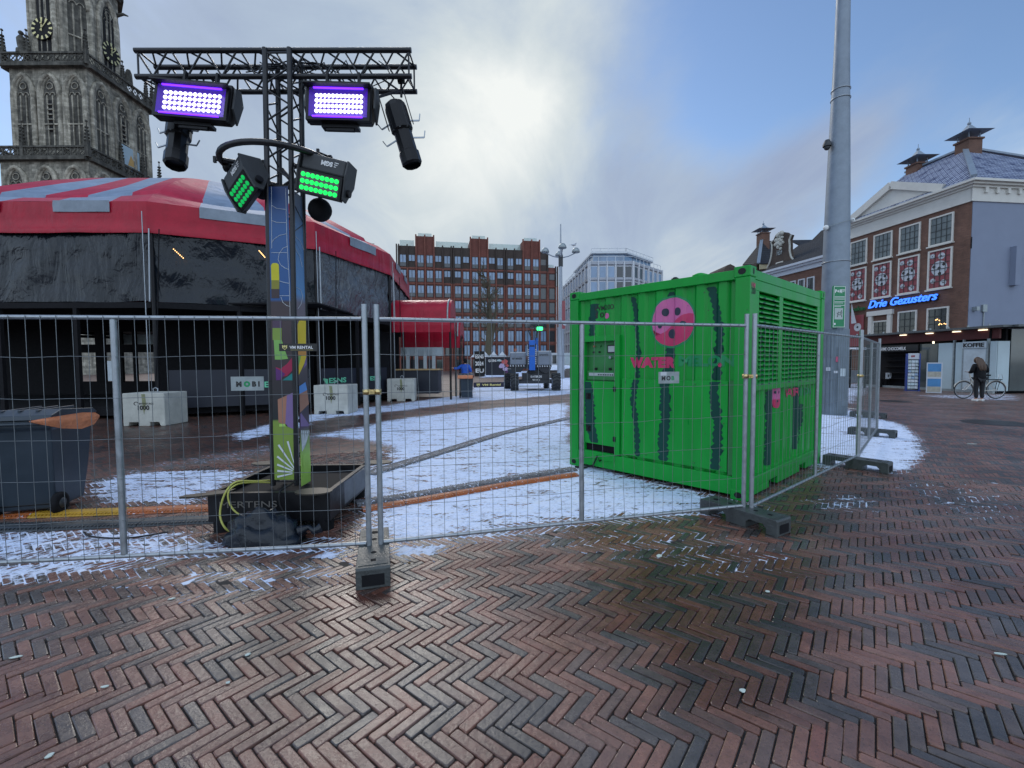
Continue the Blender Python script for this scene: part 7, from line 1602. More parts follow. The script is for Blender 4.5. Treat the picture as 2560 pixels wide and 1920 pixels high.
YT = 75.
def TX_(px, z, y=YT):   # x of a picture column at height z on plane y
    lo, hi = 0, 2000
    for _ in range(40):
        mid = (lo+hi)/2
        if Y(px, mid, y).z > z: lo = mid
        else: hi = mid
    return Y(px, lo, y).x
zg2, zg1 = Y(215, 137, YT).z, Y(228, 373, YT).z      # parapet tops
ZB2, ZB1 = zg2-1.7, zg1-1.7
xm0, xm1 = TX_(24, 48), TX_(217, 48); xl0, xl1 = TX_(13, 34), TX_(232, 34)
wm = xm1-xm0; wl = xl1-xl0
m = MB(); m.box(xl0, xl1, YT-.7, YT-.7+wl, 0, ZB1); m.build('lower_storey', 'stone', ch, world=True)
m = MB(); m.box(xm0, xm1, YT, YT+wm, ZB1, ZB2); m.build('middle_storey', 'stone', ch, world=True)
ocx, ocy, oa = (xm0+xm1)/2-.9, YT+wm/2, 5.5
oc = [(ocx+oa/cos(PI/8)*cos(PI/8+PI/4*k), ocy+oa/cos(PI/8)*sin(PI/8+PI/4*k)) for k in range(8)]
m = MB(); m.prism(oc, (0, 0, ZB2), (1, 0, 0), (0, 1, 0), (0, 0, 17.5)); m.build('octagon_storey', 'stone', ch, world=True)
m = MB(); m.prism([(ocx+(x-ocx)*.72, ocy+(y-ocy)*.72) for x, y in oc], (0, 0, ZB2+17.5), (1, 0, 0), (0, 1, 0), (0, 0, 12)); m.build('upper_octagon', 'stone', ch, world=True)
def arch_pts(w, h, sh, n=8):
    """pointed arch outline, springing at sh"""
    r = w*.62; cxr = r-w/2; a_end = math.acos(cxr/r); pts = [(-w/2, 0), (-w/2, sh)]
    hh = h-sh; k = hh/(r*sin(a_end))
    for i in range(1, n+1): a = PI-(a_end)*i/n; pts.append((cxr+r*cos(a), sh+r*sin(a)*k))
    for i in range(n-1, -1, -1): a = a_end*i/n; pts.append((-cxr+r*cos(a), sh+r*sin(a)*k))
    pts += [(w/2, sh), (w/2, 0)]; return pts
def gothic(o, u, n, w, h, kind='blind', par=ch):
    o, u, n = Vector(o), Vector(u), Vector(n); z = Vector((0, 0, 1)); A = arch_pts(w, h, h*.70)
    m = MB(); m.prism([(p*.72, q_*.93) for p, q_ in A], o+n*.012, u, z, n*.02); pnl = m.build('arch_panel', 'stone2', par, world=True)  # recess shade put into the darker stone of a proud panel
    m = MB()
    for s, r in ((1.0, .30), (.85, .22), (.73, .16)): m.tube([o+u*p*s+z*q_*(.90+.10*s)+n*(.10 if s == 1 else .03) for p, q_ in A], r*w/3, 6)
    m.build('arch_moulding', 'stone3', par, world=True)  # paler stone paints the raised relief of the mouldings
    m = MB()
    for k in ((-1, 1) if kind == 'blind' else (-1, 1)): m.bar(o+u*k*w*.13+n*.1, o+u*k*w*.13+n*.1+z*h*.72, .16)
    for s in (-1, 1): m.tube([o+u*(s*w*.13+w*.12*cos(a))+z*(h*.72+w*.14*sin(a))+n*.1 for a in [PI*k/6 for k in range(7)]], .08, 4)
    m.tube([o+u*(w*.15*cos(a))+z*(h*.86-w*.05+w*.15*sin(a))+n*.1 for a in [2*PI*k/10 for k in range(10)]], .09, 4, closed=True)
    m.bar(o-u*w*.34+z*h*.34+n*.08, o+u*w*.34+z*h*.34+n*.08, .22); m.build('tracery', 'stone3', par, world=True)
    if kind == 'louvre':
        m = MB(); m.prism([(-w*.11, h*.24), (w*.11, h*.24), (w*.11, h*.66), (-w*.11, h*.66)], o+n*.05, u, z, n*.02); lo = m.build('opening', 'hole', par, world=True)
        m = MB()
        for k in range(6): m.obox(o-u*w*.12+z*(h*.26+h*.066*k)+n*.06, u*w*.24, n*.30, z*.18+n*-.1)
        m.build('louvre', 'stone', par, world=True)
    if kind == 'open': m = MB(); m.prism([(p*.4, q_*.9) for p, q_ in A[2:]], o+n*.05+z*h*-.1, u, z, n*.02); m.build('opening', 'hole', par, world=True)
hm = ZB2-ZB1
for k, fx in enumerate((.175, .52, .845)):
    kd = 'louvre' if k == 1 else 'blind'; w_ = wm*.275
    gothic((xm0+wm*fx, YT, ZB1+1.6), (1, 0, 0), (0, -1, 0), w_, hm*.80, kd)
    gothic((xm1, YT+wm*(fx*.96+.02), ZB1+1.6), (0, 1, 0), (1, 0, 0), w_, hm*.80, kd)
    gothic((xl0+wl*fx, YT-.7, ZB1-11.2), (1, 0, 0), (0, -1, 0), wl*.24, 9.8, 'open' if k == 1 else 'blind')
    gothic((xl1, YT-.7+wl*fx, ZB1-11.2), (0, 1, 0), (1, 0, 0), wl*.24, 9.8, 'open' if k == 1 else 'blind')
def parapet(pts, z0, h):
    for a, b in zip(pts, pts[1:]):
        a, b = Vector((*a, 0)), Vector((*b, 0)); L = (b-a).length; d = (b-a)/L; n = Vector((d.y, -d.x, 0)); m = MB()
        m.obox(a+n*.0+Vector((0, 0, z0-.5)), d*L, n*.7, (0, 0, .5)); m.obox(a+n*.25+Vector((0, 0, z0)), d*L, n*.3, (0, 0, .22)); m.obox(a+n*.2+Vector((0, 0, z0+h-.28)), d*L, n*.4, (0, 0, .28))
        K = max(3, int(L/1.15)); r = (h-.5)*.46
        for k in range(K):
            c = a+d*(L*(k+.5)/K)+n*.4+Vector((0, 0, z0+.22+(h-.5)/2)); m.tube([c+d*r*cos(t)+Vector((0, 0, r*sin(t))) for t in [2*PI*q_/10 for q_ in range(10)]], .10, 4, closed=True)
            e = a+d*(L*k/K)+n*.4; m.bar(e+Vector((0, 0, z0+.2)), e+Vector((0, 0, z0+h-.25)), .16)
            m.bar(c-d*r*.7+Vector((0, 0, -r*.7)), c+d*r*.7+Vector((0, 0, r*.7)), .09); m.bar(c+d*r*.7+Vector((0, 0, -r*.7)), c-d*r*.7+Vector((0, 0, r*.7)), .09)
        m.build('parapet', 'stone2', ch, world=True)
def sq(x0, x1, y0, y1): return [(x0, y1), (x0, y0), (x1, y0), (x1, y1), (x0, y1)]
parapet(sq(xm0-.3, xm1+.3, YT-.3, YT+wm+.3), ZB2, 1.7); parapet(sq(xl0-.1, xl1+.1, YT-.8, YT-.6+wl), ZB1, 1.7)
o2_ = [(ocx+(x-ocx)*1.03, ocy+(y-ocy)*1.03) for x, y in oc]; parapet((o2_+o2_[:1]), ZB2+17.5, 1.6)
def pinnacle(x, y, z, h, s=.5):
    m = MB(); m.box(x-s*.55, x+s*.55, y-s*.55, y+s*.55, z-1.2, z+h*.25); m.tube([(x, y, z+h*.25), (x, y, z+h)], [s*.62, .05], 4)
    for k in range(5):
        zz_ = z+h*(.30+.12*k); r = s*.62*(1-(.3+.12*k-.25)/.75)+.12
        for a in (0, PI/2, PI, 1.5*PI): m.sph((x+r*cos(a), y+r*sin(a), zz_), .13, 5, 4)
    m.sph((x, y, z+h), .2, 6, 4); m.build('pinnacle', 'stone2', ch, world=True)
for (x, y) in ((xm0-.4, YT-.4), (xm1+.4, YT-.4), (xm1+.4, YT+wm+.4), (xm0-.4, YT+wm+.4)): pinnacle(x, y, ZB2+1.2, 4.2)
pinnacle(xm0+3.4, YT-.3, ZB2+1.2, 4.2)
for f in (.35, .75): pinnacle(xm1+.5, YT+wm*f+2, ZB2+1.2, 3.6, .45)
for (x, y) in ((xl0-.3, YT-1.1), (xl1+.3, YT-1.1), (xl1+.3, YT-.6+wl), (xl0+4.2, YT-1.1), (xl1+.4, YT+wl*.36), (xl1+.4, YT+wl*.68)): pinnacle(x, y, ZB1+1.2, 4.4)
pinnacle(ocx+oa*1.03, ocy+2.3, ZB2+17.8, 3.5)
m = MB(); sx = TX_(59, ZB2+3); m.lathe([(.75, ZB2+1.6), (.7, ZB2+2.3), (.45, ZB2+2.4), (.55, ZB2+3.2), (.6, ZB2+4.0), (.3, ZB2+4.5), (.18, ZB2+4.6)], (sx, YT-.3, 0), 10); m.sph((sx, YT-.3, ZB2+4.95), .36, 8, 6); m.build('statue', 'stone2', ch, world=True)
m = MB(); m.lathe([(.6, ZB2+1.6), (.5, ZB2+3.6), (.3, ZB2+4.2), (0, ZB2+4.4)], (xm1+.4, YT+wm*.62, 0), 8); m.build('statue', 'stone2', ch, world=True)
for (x, y, dx, dy, z) in ((xm0, YT, -2.2, -1, ZB2-.3), (xl0, YT, -2, -1.2, ZB1-.2), (xm1, YT+wm, 2.2, .3, ZB2-.4), (ocx-oa, ocy-2, -1.6, -.6, ZB2+14), (ocx+oa, ocy+2, 1.8, .3, ZB2+14)):
    m = MB(); m.tube([(x, y, z), (x+dx*.6, y+dy*.6, z+.35), (x+dx, y+dy, z+.1)], [.32, .22, .10], 6); m.build('gargoyle', 'stone2', ch, world=True)
# octagon faces: windows and clocks
for k in range(8):
    a, b = Vector((*oc[k], 0)), Vector((*oc[(k+1) % 8], 0)); c = (a+b)/2; u = (b-a).normalized(); n = Vector((u.y, -u.x, 0)); 
    if n.y > .5: continue
    gothic(c+Vector((0, 0, ZB2+1.5)), u, n, 3.6, 13.5, 'blind')
    if abs(n.y) > .95 or n.x > .95:
        m = MB(); m.prism([(-1.0, 1.2), (1.0, 1.2), (1.0, 11), (0, 12.6), (-1.0, 11)], c+n*.14+Vector((0, 0, ZB2+1.5)), u, (0, 0, 1), n*.02); op = m.build('opening', 'hole', ch, world=True)
        m = MB()
        for q_ in (-.33, .33): m.bar(c+u*q_+n*.2+Vector((0, 0, ZB2+8)), c+u*q_+n*.2+Vector((0, 0, ZB2+13)), .14)
        m.tube([c+u*.6*cos(t)+n*.2+Vector((0, 0, ZB2+12.4+.6*sin(t))) for t in [2*PI*q_/10 for q_ in range(10)]], .07, 4, closed=True); m.build('tracery', 'stone', ch, world=True)
        cc = c+n*.5+Vector((0, 0, ZB2+6.1)); R0 = 1.75; z = Vector((0, 0, 1))
        m = MB(); m.prism([(R0*cos(2*PI*q_/28), R0*sin(2*PI*q_/28)) for q_ in range(28)], cc-n*.1, u, z, n*.06); cf = m.build('clock_face', 'hole', ch, world=True)
        m = MB()
        for q_ in range(12):
            t = 2*PI*q_/12; d = u*sin(t)+z*cos(t); e = u*cos(t)-z*sin(t); w_ = .15; m.add([cc+d*R0*.66-e*w_*.7, cc+d*R0*.66+e*w_*.7, cc+d*R0*.98+e*w_*1.3, cc+d*R0*.98-e*w_*1.3], [(0, 1, 2, 3)])
        m.build('hour_marks', 'dial', ch, world=True)
        for t, L_, w_ in ((R(38), 1.5, .10), (R(3), 1.15, .16)):
            d = u*sin(t)+z*cos(t); m = MB(); m.bar(cc-d*.45+n*.06, cc+d*L_+n*.06, w_, .04, n); m.build('clock_hand', 'dial', ch, world=True)
        m = MB(); m.sph(cc+n*.08+z*.75, .16, 8, 6); m.build('hand_boss', 'dial', ch, world=True)
# painted sundial cloth on the right side
MT['dialblue'] = M('pale_blue_dial_board', (.34, .44, .50), .7, 0, .12, .8); MT['dialor'] = M('ochre_triangle', (.48, .29, .09), .6, 0, .15)
sy_, sz_ = YT+wm*.44, ZB1+1.2
m = MB(); m.box(xm1+.28, xm1+.36, sy_, sy_+3.9, sz_, sz_+4.1); sd_ = m.build('sundial_board', 'dialblue', ch, world=True)
m = MB(); m.prism([(1.3, .9), (3.2, 1.0), (2.0, 2.9)], (xm1+.37, sy_, sz_), (0, 1, 0), (0, 0, 1), (.02, 0, 0)); m.build('sundial_triangle', 'dialor', ch, world=True)
m = MB()
for k in range(7): m.bar((xm1+.38, sy_+.4+.5*k, sz_+.35), (xm1+.38, sy_+.5+.5*k, sz_+.6), .06)
m.build('sundial_marks', 'dialor', ch, world=True)
# ---------------------------------------------------------------- boom lift
MT['lgrey'] = M('grey_cowl_paint', (.19, .22, .27), .4, 0, .1, 2); MT['lblue'] = M('bright_blue_boom', (.006, .12, .52), .35, 0, .08); MT['tyre'] = M('tyre_rubber', (.035, .038, .042), .7, 0, .3, 10); MT['lk'] = M('dark_chassis', (.022, .024, .030), .5, 0, .3, 4)
MT['lampg'] = M('lit_green_lamp', (.05, .8, .3), .3, 0, 0, emit=(.05, 1., .25), es=1.6)
lift = thing('boom_lift', 'blue and grey boom lift on four chunky tyres in the snowy square', 'boom lift', (1.35, 25.8, 0))
def LB(px0, py0, px1, py1, y): a, b = Y(px0, py1, y), Y(px1, py0, y); return a.x-1.35, b.x-1.35, a.z, b.z
for px0, px1, yb, y in ((1276, 1297, 978, 24.9), (1379, 1401, 978, 24.9), (1260, 1277, 971, 27.2), (1359, 1372, 970, 27.2)):
    x0, x1 = Y(px0, 950, y).x-1.35, Y(px1, 950, y).x-1.35; r = .48; yy = y-25.8; c = (0, yy, r)
    m = MB(); m.lathe([(.22, x0+.04), (r-.07, x0+.02), (r-.03, x0+.06), (r-.03, x1-.06), (r-.07, x1-.02), (.22, x1-.04)], c, 20, 'x'); w = m.build('wheel', 'tyre', lift)
    m = MB()
    for k in range(16):
        a = 2*PI*k/16; xm = (x0+x1)/2
        for s, xe in ((0, x0+.02), (1, x1-.02)):
            a2 = a+.14; p = Vector((xm, yy+(r-.01)*cos(a), r+(r-.01)*sin(a))); q_ = Vector((xe, yy+(r-.02)*cos(a2+.1), r+(r-.02)*sin(a2+.1))); m.bar(p, q_, .06, .07, (0, cos(a), sin(a)))
    m.build('tread', 'tyre', w)
    m = MB(); m.lathe([(0, x0-.0), (.18, x0-.0), (.22, x0+.05), (.22, x1-.05), (.18, x1), (0, x1)], c, 14, 'x'); m.build('rim', 'lgrey', w)
m = MB(); m.box(-.75, .75, -.65, 1.4, .42, .95); m.prism([(-.5, .95), (.5, .95), (.3, 1.3), (-.3, 1.3)], (0, -.5, 0), (1, 0, 0), (0, 0, 1), (0, 1.4, 0)); m.bar((-1.2, -.9, .48), (1.2, -.9, .48), .16); m.bar((-1.2, 1.4, .48), (1.2, 1.4, .48), .16); m.build('chassis', 'lk', lift, bevel=.02)
x0, x1, z0, z1 = LB(1298, 969, 1352, 973, 24.8); m = MB(); m.box(x0, x1, -1.0, -.95, .2, .30); m.build('front_bar', 'ballw', lift)
text('lettering', 'E-HYBRIDE', .16, 'text_w', lift, (-.30, -.66, .72), (1, 0, 0), (0, 0, 1), .004, bold=.005, fit=.62); text('lettering', '4x4 16 m', .12, 'text_w', lift, (-.2, -.66, .56), (1, 0, 0), (0, 0, 1), .004, bold=.004, fit=.42)
for (a, b, c_, d_, lab) in ((1275, 882, 1315, 912, 0), (1343, 879, 1379, 913, 1)):
    x0, x1, z0, z1 = LB(a, b, c_, d_, 25.0); m = MB(); m.box(x0, x1, -.8, 1.0, z0, z1); cw = m.build('cowl', 'lgrey', lift, bevel=.05)
    m = MB(); m.box(x0+.02, x1-.02, -.78, .98, z1+.001, z1+.05); m.build('snow_cap', 'ballw', lift)
    text('lettering', 'arentis', .2, 'text_k', lift, (x0+.12, -.805, z0+(z1-z0)*(.45 if not lab else .68)), (1, 0, 0), (0, 0, 1), .003, bold=.004, fit=(x1-x0)*.62)
    m = MB(); m.box(x0, x1, -.79, .9, z0-.10, z0-.002); m.m = 1
    for k in range(6): u = (x1-x0)/6; m.prism([(x0+u*k, z0-.10), (x0+u*k+u*.45, z0-.10), (x0+u*k+u*.25, z0-.002), (x0+u*k-.0, z0-.002)], (0, -.795, 0), (1, 0, 0), (0, 0, 1), (0, .003, 0))
    m.build('warning_strip', ['text_k', 'ballw'], lift)
    m = MB(); m.prism([(x0+.02, z0-.11), (x1-.02, z0-.11), (x1-.3 if not lab else x1-.1, z0-.42), (x0+.1 if not lab else x0+.3, z0-.42)], (0, -.7, 0), (1, 0, 0), (0, 0, 1), (0, 1.5, 0)); m.build('counterweight', 'lk', lift)
x0, x1, z0, z1 = LB(1323, 850, 1338, 926, 24.7); m = MB(); m.box(x0, x1, -1.0, -.6, z0, z1); m.build('boom', 'lblue', lift, bevel=.02)
m = MB(); m.box(x0-.06, x0-.002, -.98, -.7, z0+.3, z1-.2); m.box(x1+.002, x1+.06, -.98, -.7, z0+.3, z1-.2); m.m = 1
for s in (x0-.061, x1+.001):
    for k in range(8): m.box(s, s+.062, -.985, -.981, z0+.34+k*.11, z0+.39+k*.11)
m.build('warning_edge', ['text_k', 'ballw'], lift)
m = MB(); m.box(x0+.04, x1-.04, -1.01, -1.003, z1-.36, z1-.28); m.build('pivot_pin', 'text_k', lift)
x0, x1, z0, z1 = LB(1339, 844, 1345, 879, 25.2); m = MB(); m.box(x0, x1, -.5, -.2, z0-.3, z1); m.build('boom_arm', 'lblue', lift)
m = MB(); a = Y(1342, 845, 25.2)-Vector((1.35, 25.8, 0)); b = Y(1345, 812, 25.2)-Vector((1.35, 25.8, 0)); m.bar(a, b, .08); m.bar(a+Vector((-.1, 0, -.2)), b+Vector((-.2, 0, .1)), .05); m.bar(a+Vector((-.3, 0, 0)), b+Vector((-.55, 0, -.3)), .06); m.build('jib', 'lk', lift)
x0, x1, z0, z1 = LB(1327, 806, 1359, 818, 25.0); m = MB(); m.box(x0, x1, -.8, -.3, z0+.1, z1); m.box(x0-.02, x1+.05, -.8, -.2, z0-.03, z0+.02); m.build('platform_box', 'lk', lift)
x0, x1, z0, z1 = LB(1342, 817, 1357, 826, 24.8); m = MB(); m.box(x0, x1, -1.05, -.9, z0, z1); m.build('green_lamp', 'lampg', lift, bevel=.04)
for s, px in ((0, 1319), (1, 1340)): p = Y(px, 862, 24.9)-Vector((1.35, 25.8, 0)); m = MB(); m.cyl(p, p+Vector((0, 0, -.6)), .04, 6); m.build('hydraulic_rod', 'ballw', lift)
m = MB(); p = Y(1288, 877, 25.4)-Vector((1.35, 25.8, 0)); m.cyl(p, p+Vector((0, 0, .12)), .08, 8); m.build('beacon', 'lampred', lift)
# ---------------------------------------------------------------- things at the far side of the square
def at_ground(px, py): return G(px, py)
MT['vio'] = M('violet_print', (.26, .05, .30), .5, 0, .3, 3); MT['cora'] = M('coral_print', (.50, .10, .10), .5, 0, .3, 3); MT['lil'] = M('lilac_print', (.48, .38, .60), .5, 0, .3, 3)
bf = thing('banner_fence', 'dark festival banner fence with coral and lilac flower print behind the lift', 'banner fence', (-.9, 50, 0))
x0, x1 = Y(1214, 915, 50).x, Y(1278, 915, 50).x; zb_, ztp = Y(1240, 938, 50).z, Y(1240, 893, 50).z
m = MB(); m.box(x0, x1, 50, 50.06, max(.05, zb_), ztp); m.build('cloth', 'navyboard', bf, world=True)
text('lettering', 'QUEENS', .34, 'text_w', bf, Vector((x0+.3, 49.97, ztp-.5))-bf.location, (1, 0, 0), (0, 0, 1), .004, bold=.01, fit=.9)
def blobp(c, r, sq_, n, mat, par, y, seed):
    rn = random.Random(seed); m = MB(); m.prism([(c[0]+r*cos(2*PI*k/n)*rn.uniform(.6, 1.1), c[1]+r*sq_*sin(2*PI*k/n)*rn.uniform(.6, 1.1)) for k in range(n)], (0, y, 0), (1, 0, 0), (0, 0, 1), (0, -.012, 0)); m.build('flower_print', mat, par, world=True)
for (px, py, r, sq_, mt, sdd) in ((1262, 905, .42, .8, 'cora', 1), (1255, 915, .38, .9, 'lil', 2), (1265, 923, .40, .6, 'lil', 3), (1248, 901, .35, .4, 'fglass', 4), (1272, 932, .5, .35, 'vio', 5), (1268, 914, .2, .9, 'cora', 6)): p = Y(px, py, 50); blobp((p.x, p.z), r, sq_, 13, mt, bf, 49.985-.013*sdd, sdd)
m = MB(); m.bar((x0, 49.95, ztp+.05), (x1, 49.95, ztp+.05), .06); m.bar((x0, 49.95, 0), (x0, 49.95, ztp+.05), .06); m.build('frame', 'galv', bf, world=True)
bb = thing('black_banner', 'black banner fence with large white letters left of the flower print', 'banner fence', (-3, 50.5, 0)); x0, x1 = Y(1186, 915, 50.5).x, Y(1212, 915, 50.5).x
m = MB(); m.box(x0, x1, 50.5, 50.56, .05, Y(1200, 878, 50.5).z); m.build('cloth', 'sgn_k', bb, world=True); 
for i, (t_, z_) in enumerate((('ESNS', 2.1), ('2024', 1.3), ('EU', .5))): text('lettering', t_, .6, 'text_w', bb, Vector((x0+.1, 50.47, z_))-bb.location, (1, 0, 0), (0, 0, 1), .004, bold=.02, fit=(x1-x0)*.8)
wt_ = thing('white_party_tent', 'row of small white party tent roofs behind the banner fence', 'tent', (-1, 56, 0)); m = MB()
for k in range(4): c = (Y(1190+k*22, 900, 56).x, 56); m.add([(c[0]-.6, 55.4, 2.3), (c[0]+.6, 55.4, 2.3), (c[0]+.6, 56.6, 2.3), (c[0]-.6, 56.6, 2.3), (c[0], 56, 3.0)], [(0, 1, 4), (1, 2, 4), (2, 3, 4), (3, 0, 4)]); m.box(c[0]-.6, c[0]-.55, 55.4, 55.45, 0, 2.3)
m.build('roofs', 'ballw', wt_, world=True)
MT['rock'] = M('grey_brown_stone', (.12, .105, .095), .85, 0, .35, 1.5, .5, 6); MT['snowm'] = M('fresh_snow', (.70, .76, .88), .7, 0, .04, 3, .4, 8)
rk_ = thing('stone_heap', 'low grey stone heap capped with snow beside the boom lift', 'stone heap', Y(1402, 930, 47).xy.to_3d())
def heap(rx, ry, rz_, z0, sd, name, mat, par, cap=False):
    m = MB(); n, k_ = 28, 10; vs = []
    for i in range(k_+1):
        for j in range(n):
            th = PI/2*i/k_; a = 2*PI*j/n; v = Vector((cos(a)*cos(th), sin(a)*cos(th), sin(th))); f = 1+.3*noise.noise(v*1.7+Vector((sd, 0, 0))); vs.append((v.x*rx*f, v.y*ry*f, z0+v.z*rz_*f))
    m.add(vs, [(i*n+j, i*n+(j+1) % n, (i+1)*n+(j+1) % n, (i+1)*n+j) for i in range(k_) for j in range(n)]); return m.build(name, mat, par, smooth=True)
heap(1.9, 1.1, 1.15, 0, 2, 'stone', 'rock', rk_); heap(1.75, 1.0, .52, .78, 2, 'snow_cap', 'snowm', rk_)
for (x0p, x1p, y0p, y1p, y, mt, nm, lab) in ((1378, 1394, 882, 920, 54, 'ballw', 'white_container_office', 'white framed site cabin with dark window right of the boom lift'), (1411, 1425, 882, 925, 52, 'palepan', 'pale_blue_cabinet', 'pale blue cabinet beside the lamp mast foot')):
    a, b = Y(x0p, y1p, y), Y(x1p, y0p, y); t = thing(nm, lab, 'cabin', ((a.x+b.x)/2, y, 0)); m = MB(); m.box(a.x, b.x, y, y+2, 0, b.z); m.build('body', mt, t, world=True); m = MB(); m.box(a.x+.15, b.x-.15, y-.02, y-.002, b.z-1.3, b.z-.25); m.build('window', 'dglass' if mt == 'ballw' else 'fglass', t, world=True)
t = thing('roof_sign', 'rooftop lettering with green letter on distant roof beyond the tent', 'sign', (-31, 92, 0)); p = Y(872, 603, 90); m = MB(); m.box(p.x, Y(985, 640, 90).x, 90.5, 100, 0, Y(900, 655, 90).z); m.build('roof_block', 'dbk', t, world=True)
text('lettering', 'SINDS 1880', 1.2, 'text_w', t, Y(866, 602, 90)-t.location, (1, 0, 0), (0, 0, 1), .03, fit=Y(905, 600, 90).x-Y(866, 600, 90).x); m = MB(); a = Y(912, 612, 90); m.box(a.x, a.x+1.3, 90, 90.1, a.z, a.z+.35); m.box(a.x+.5, a.x+.8, 90, 90.1, a.z-1.2, a.z-.003); m.build('green_letter', 'mint', t, world=True)
m = MB(); m.bar((p.x, 90.2, p.z-.3), (p.x+5, 90.2, p.z-.5), .08); m.build('sign_frame', 'blackm', t, world=True)
# ---------------------------------------------------------------- people
def skinned(name, joints, edges, mat, par, sub=2, sm=True):
    """joints = {name: (x, y, z, radius)}"""
    ks = list(joints); me = bpy.data.meshes.new(name); me.from_pydata([joints[k][:3] for k in ks], [(ks.index(a), ks.index(b)) for a, b in edges], [])
    o = bpy.data.objects.new(name, me); COL.objects.link(o); o.parent = par; me.materials.append(MT[mat]); md = o.modifiers.new('skin', 'SKIN'); md.use_smooth_shade = True
    for i, k in enumerate(ks):
        r = joints[k][3]; r = r if isinstance(r, tuple) else (r, r); me.skin_vertices[0].data[i].radius = r; me.skin_vertices[0].data[i].use_root = (i == 0)
    s = o.modifiers.new('sub', 'SUBSURF'); s.levels = s.render_levels = sub; return o
MT['skin'] = M('skin', (.45, .26, .19), .6, 0, .05); MT['hair'] = M('brown_hair', (.075, .042, .025), .55, 0, .35, 30, .4, 60, streak=(1, 1, .1)); MT['coat'] = M('black_quilted_coat', (.006, .006, .008), .7, 0, .3, 8, .5, 18, spec=.2); MT['trouser'] = M('dark_trousers', (.010, .011, .015), .8, 0, .2); MT['sneak'] = M('white_sneakers', (.6, .6, .6), .6, 0, .05); MT['bluej'] = M('bright_blue_jacket', (.01, .09, .48), .6, 0, .12, 8, .3, 15)
def head(par, c, r, hairmat, back=True, yaw=0, long_=False):
    hd = MB(); hd.sph((c[0], c[1], c[2]), r, 16, 12, .86, 1.0, 1.22); o = hd.build('head', 'skin', par)
    f = MB(); d = Vector((sin(yaw), cos(yaw), 0)); e = Vector((cos(yaw), -sin(yaw), 0)); C_ = Vector(c)
    f.tube([C_+d*r*.93+Vector((0, 0, .02)), C_+d*r*1.13+Vector((0, 0, -.03)), C_+d*r*.96+Vector((0, 0, -.035))], [.008, .016, .01], 6); f.build('nose', 'skin', o)
    for s in (-1, 1): q_ = MB(); q_.sph(C_+e*s*r*.34+d*r*.88+Vector((0, 0, .015)), .011, 6, 5); q_.build('eye', 'text_k', o); q_ = MB(); q_.sph(C_+e*s*r*.86, .022, 6, 5, .5, 1, 1.3); q_.build('ear', 'skin', o)
    q_ = MB(); q_.sph(C_+d*r*.90+Vector((0, 0, -.065)), .02, 8, 5, 1.3, .5, .4); q_.build('mouth', 'redposter', o)
    h = MB(); n, k_ = 22, 14; vs = []
    for i in range(k_+1):
        for j in range(n):
            th = -PI*.30+(PI*.8)*i/k_; a = 2*PI*j/n; v = Vector((cos(a)*cos(th), sin(a)*cos(th), sin(th))); fr = max(0, v.dot(d)); R_ = r*1.13*(1-.16*fr)
            z = v.z*1.2 if not (fr > .3 and v.z < .25) else .3+v.z*.3
            vs.append((c[0]+v.x*R_*.95, c[1]+v.y*R_, c[2]+z*R_))
    h.add(vs, [(i*n+j, i*n+(j+1) % n, (i+1)*n+(j+1) % n, (i+1)*n+j) for i in range(k_) for j in range(n)]); h.build('hair', hairmat, par, smooth=True); return o
wx = G(2447, 1003); wo_ = thing('person', 'person with long brown hair and black coat seen from behind by a bicycle', 'person', wx, -.15)
Hn = 1.66
bj = dict(pelvis=(0, 0, .93, (.14, .11)), waist=(0, .01, 1.08, (.125, .10)), chest=(0, .03, 1.28, (.155, .11)), neck=(0, .07, 1.42, .055), head_=(0, .12, 1.50, .05), shl=(-.17, .03, 1.36, .055), ell=(-.24, .02, 1.12, .045), wrl=(-.16, .22, 1.08, .032), hl=(-.12, .28, 1.10, .03), shr=(.17, .03, 1.36, .055), elr=(.25, .03, 1.12, .045), wrr=(.17, .24, 1.10, .032), hr=(.12, .30, 1.12, .03), hipl=(-.09, 0, .86, .085), knl=(-.095, .03, .48, .058), anl=(-.09, 0, .09, .038), ftl=(-.095, .13, .04, .036), hipr=(.09, 0, .86, .085), knr=(.10, .02, .48, .058), anr=(.10, .0, .09, .038), ftr=(.11, .13, .04, .036))
be = [('pelvis', 'waist'), ('waist', 'chest'), ('chest', 'neck'), ('neck', 'head_'), ('chest', 'shl'), ('shl', 'ell'), ('ell', 'wrl'), ('wrl', 'hl'), ('chest', 'shr'), ('shr', 'elr'), ('elr', 'wrr'), ('wrr', 'hr'), ('pelvis', 'hipl'), ('hipl', 'knl'), ('knl', 'anl'), ('anl', 'ftl'), ('pelvis', 'hipr'), ('hipr', 'knr'), ('knr', 'anr'), ('anr', 'ftr')]
skinned('body', bj, be, 'skin', wo_, 1)
cj = dict(hem=(0, .0, .80, (.205, .17)), pelvis=(0, 0, .93, (.20, .165)), waist=(0, .01, 1.08, (.185, .15)), chest=(0, .03, 1.27, (.20, .15)), col=(0, .06, 1.41, (.10, .09)), shl=(-.175, .03, 1.34, .085), ell=(-.26, .02, 1.11, .072), wrl=(-.17, .22, 1.08, .052), shr=(.175, .03, 1.34, .085), elr=(.28, .03, 1.11, .072), wrr=(.20, .23, 1.10, .052))
skinned('coat', cj, [('hem', 'pelvis'), ('pelvis', 'waist'), ('waist', 'chest'), ('chest', 'col'), ('chest', 'shl'), ('shl', 'ell'), ('ell', 'wrl'), ('chest', 'shr'), ('shr', 'elr'), ('elr', 'wrr')], 'coat', wo_)
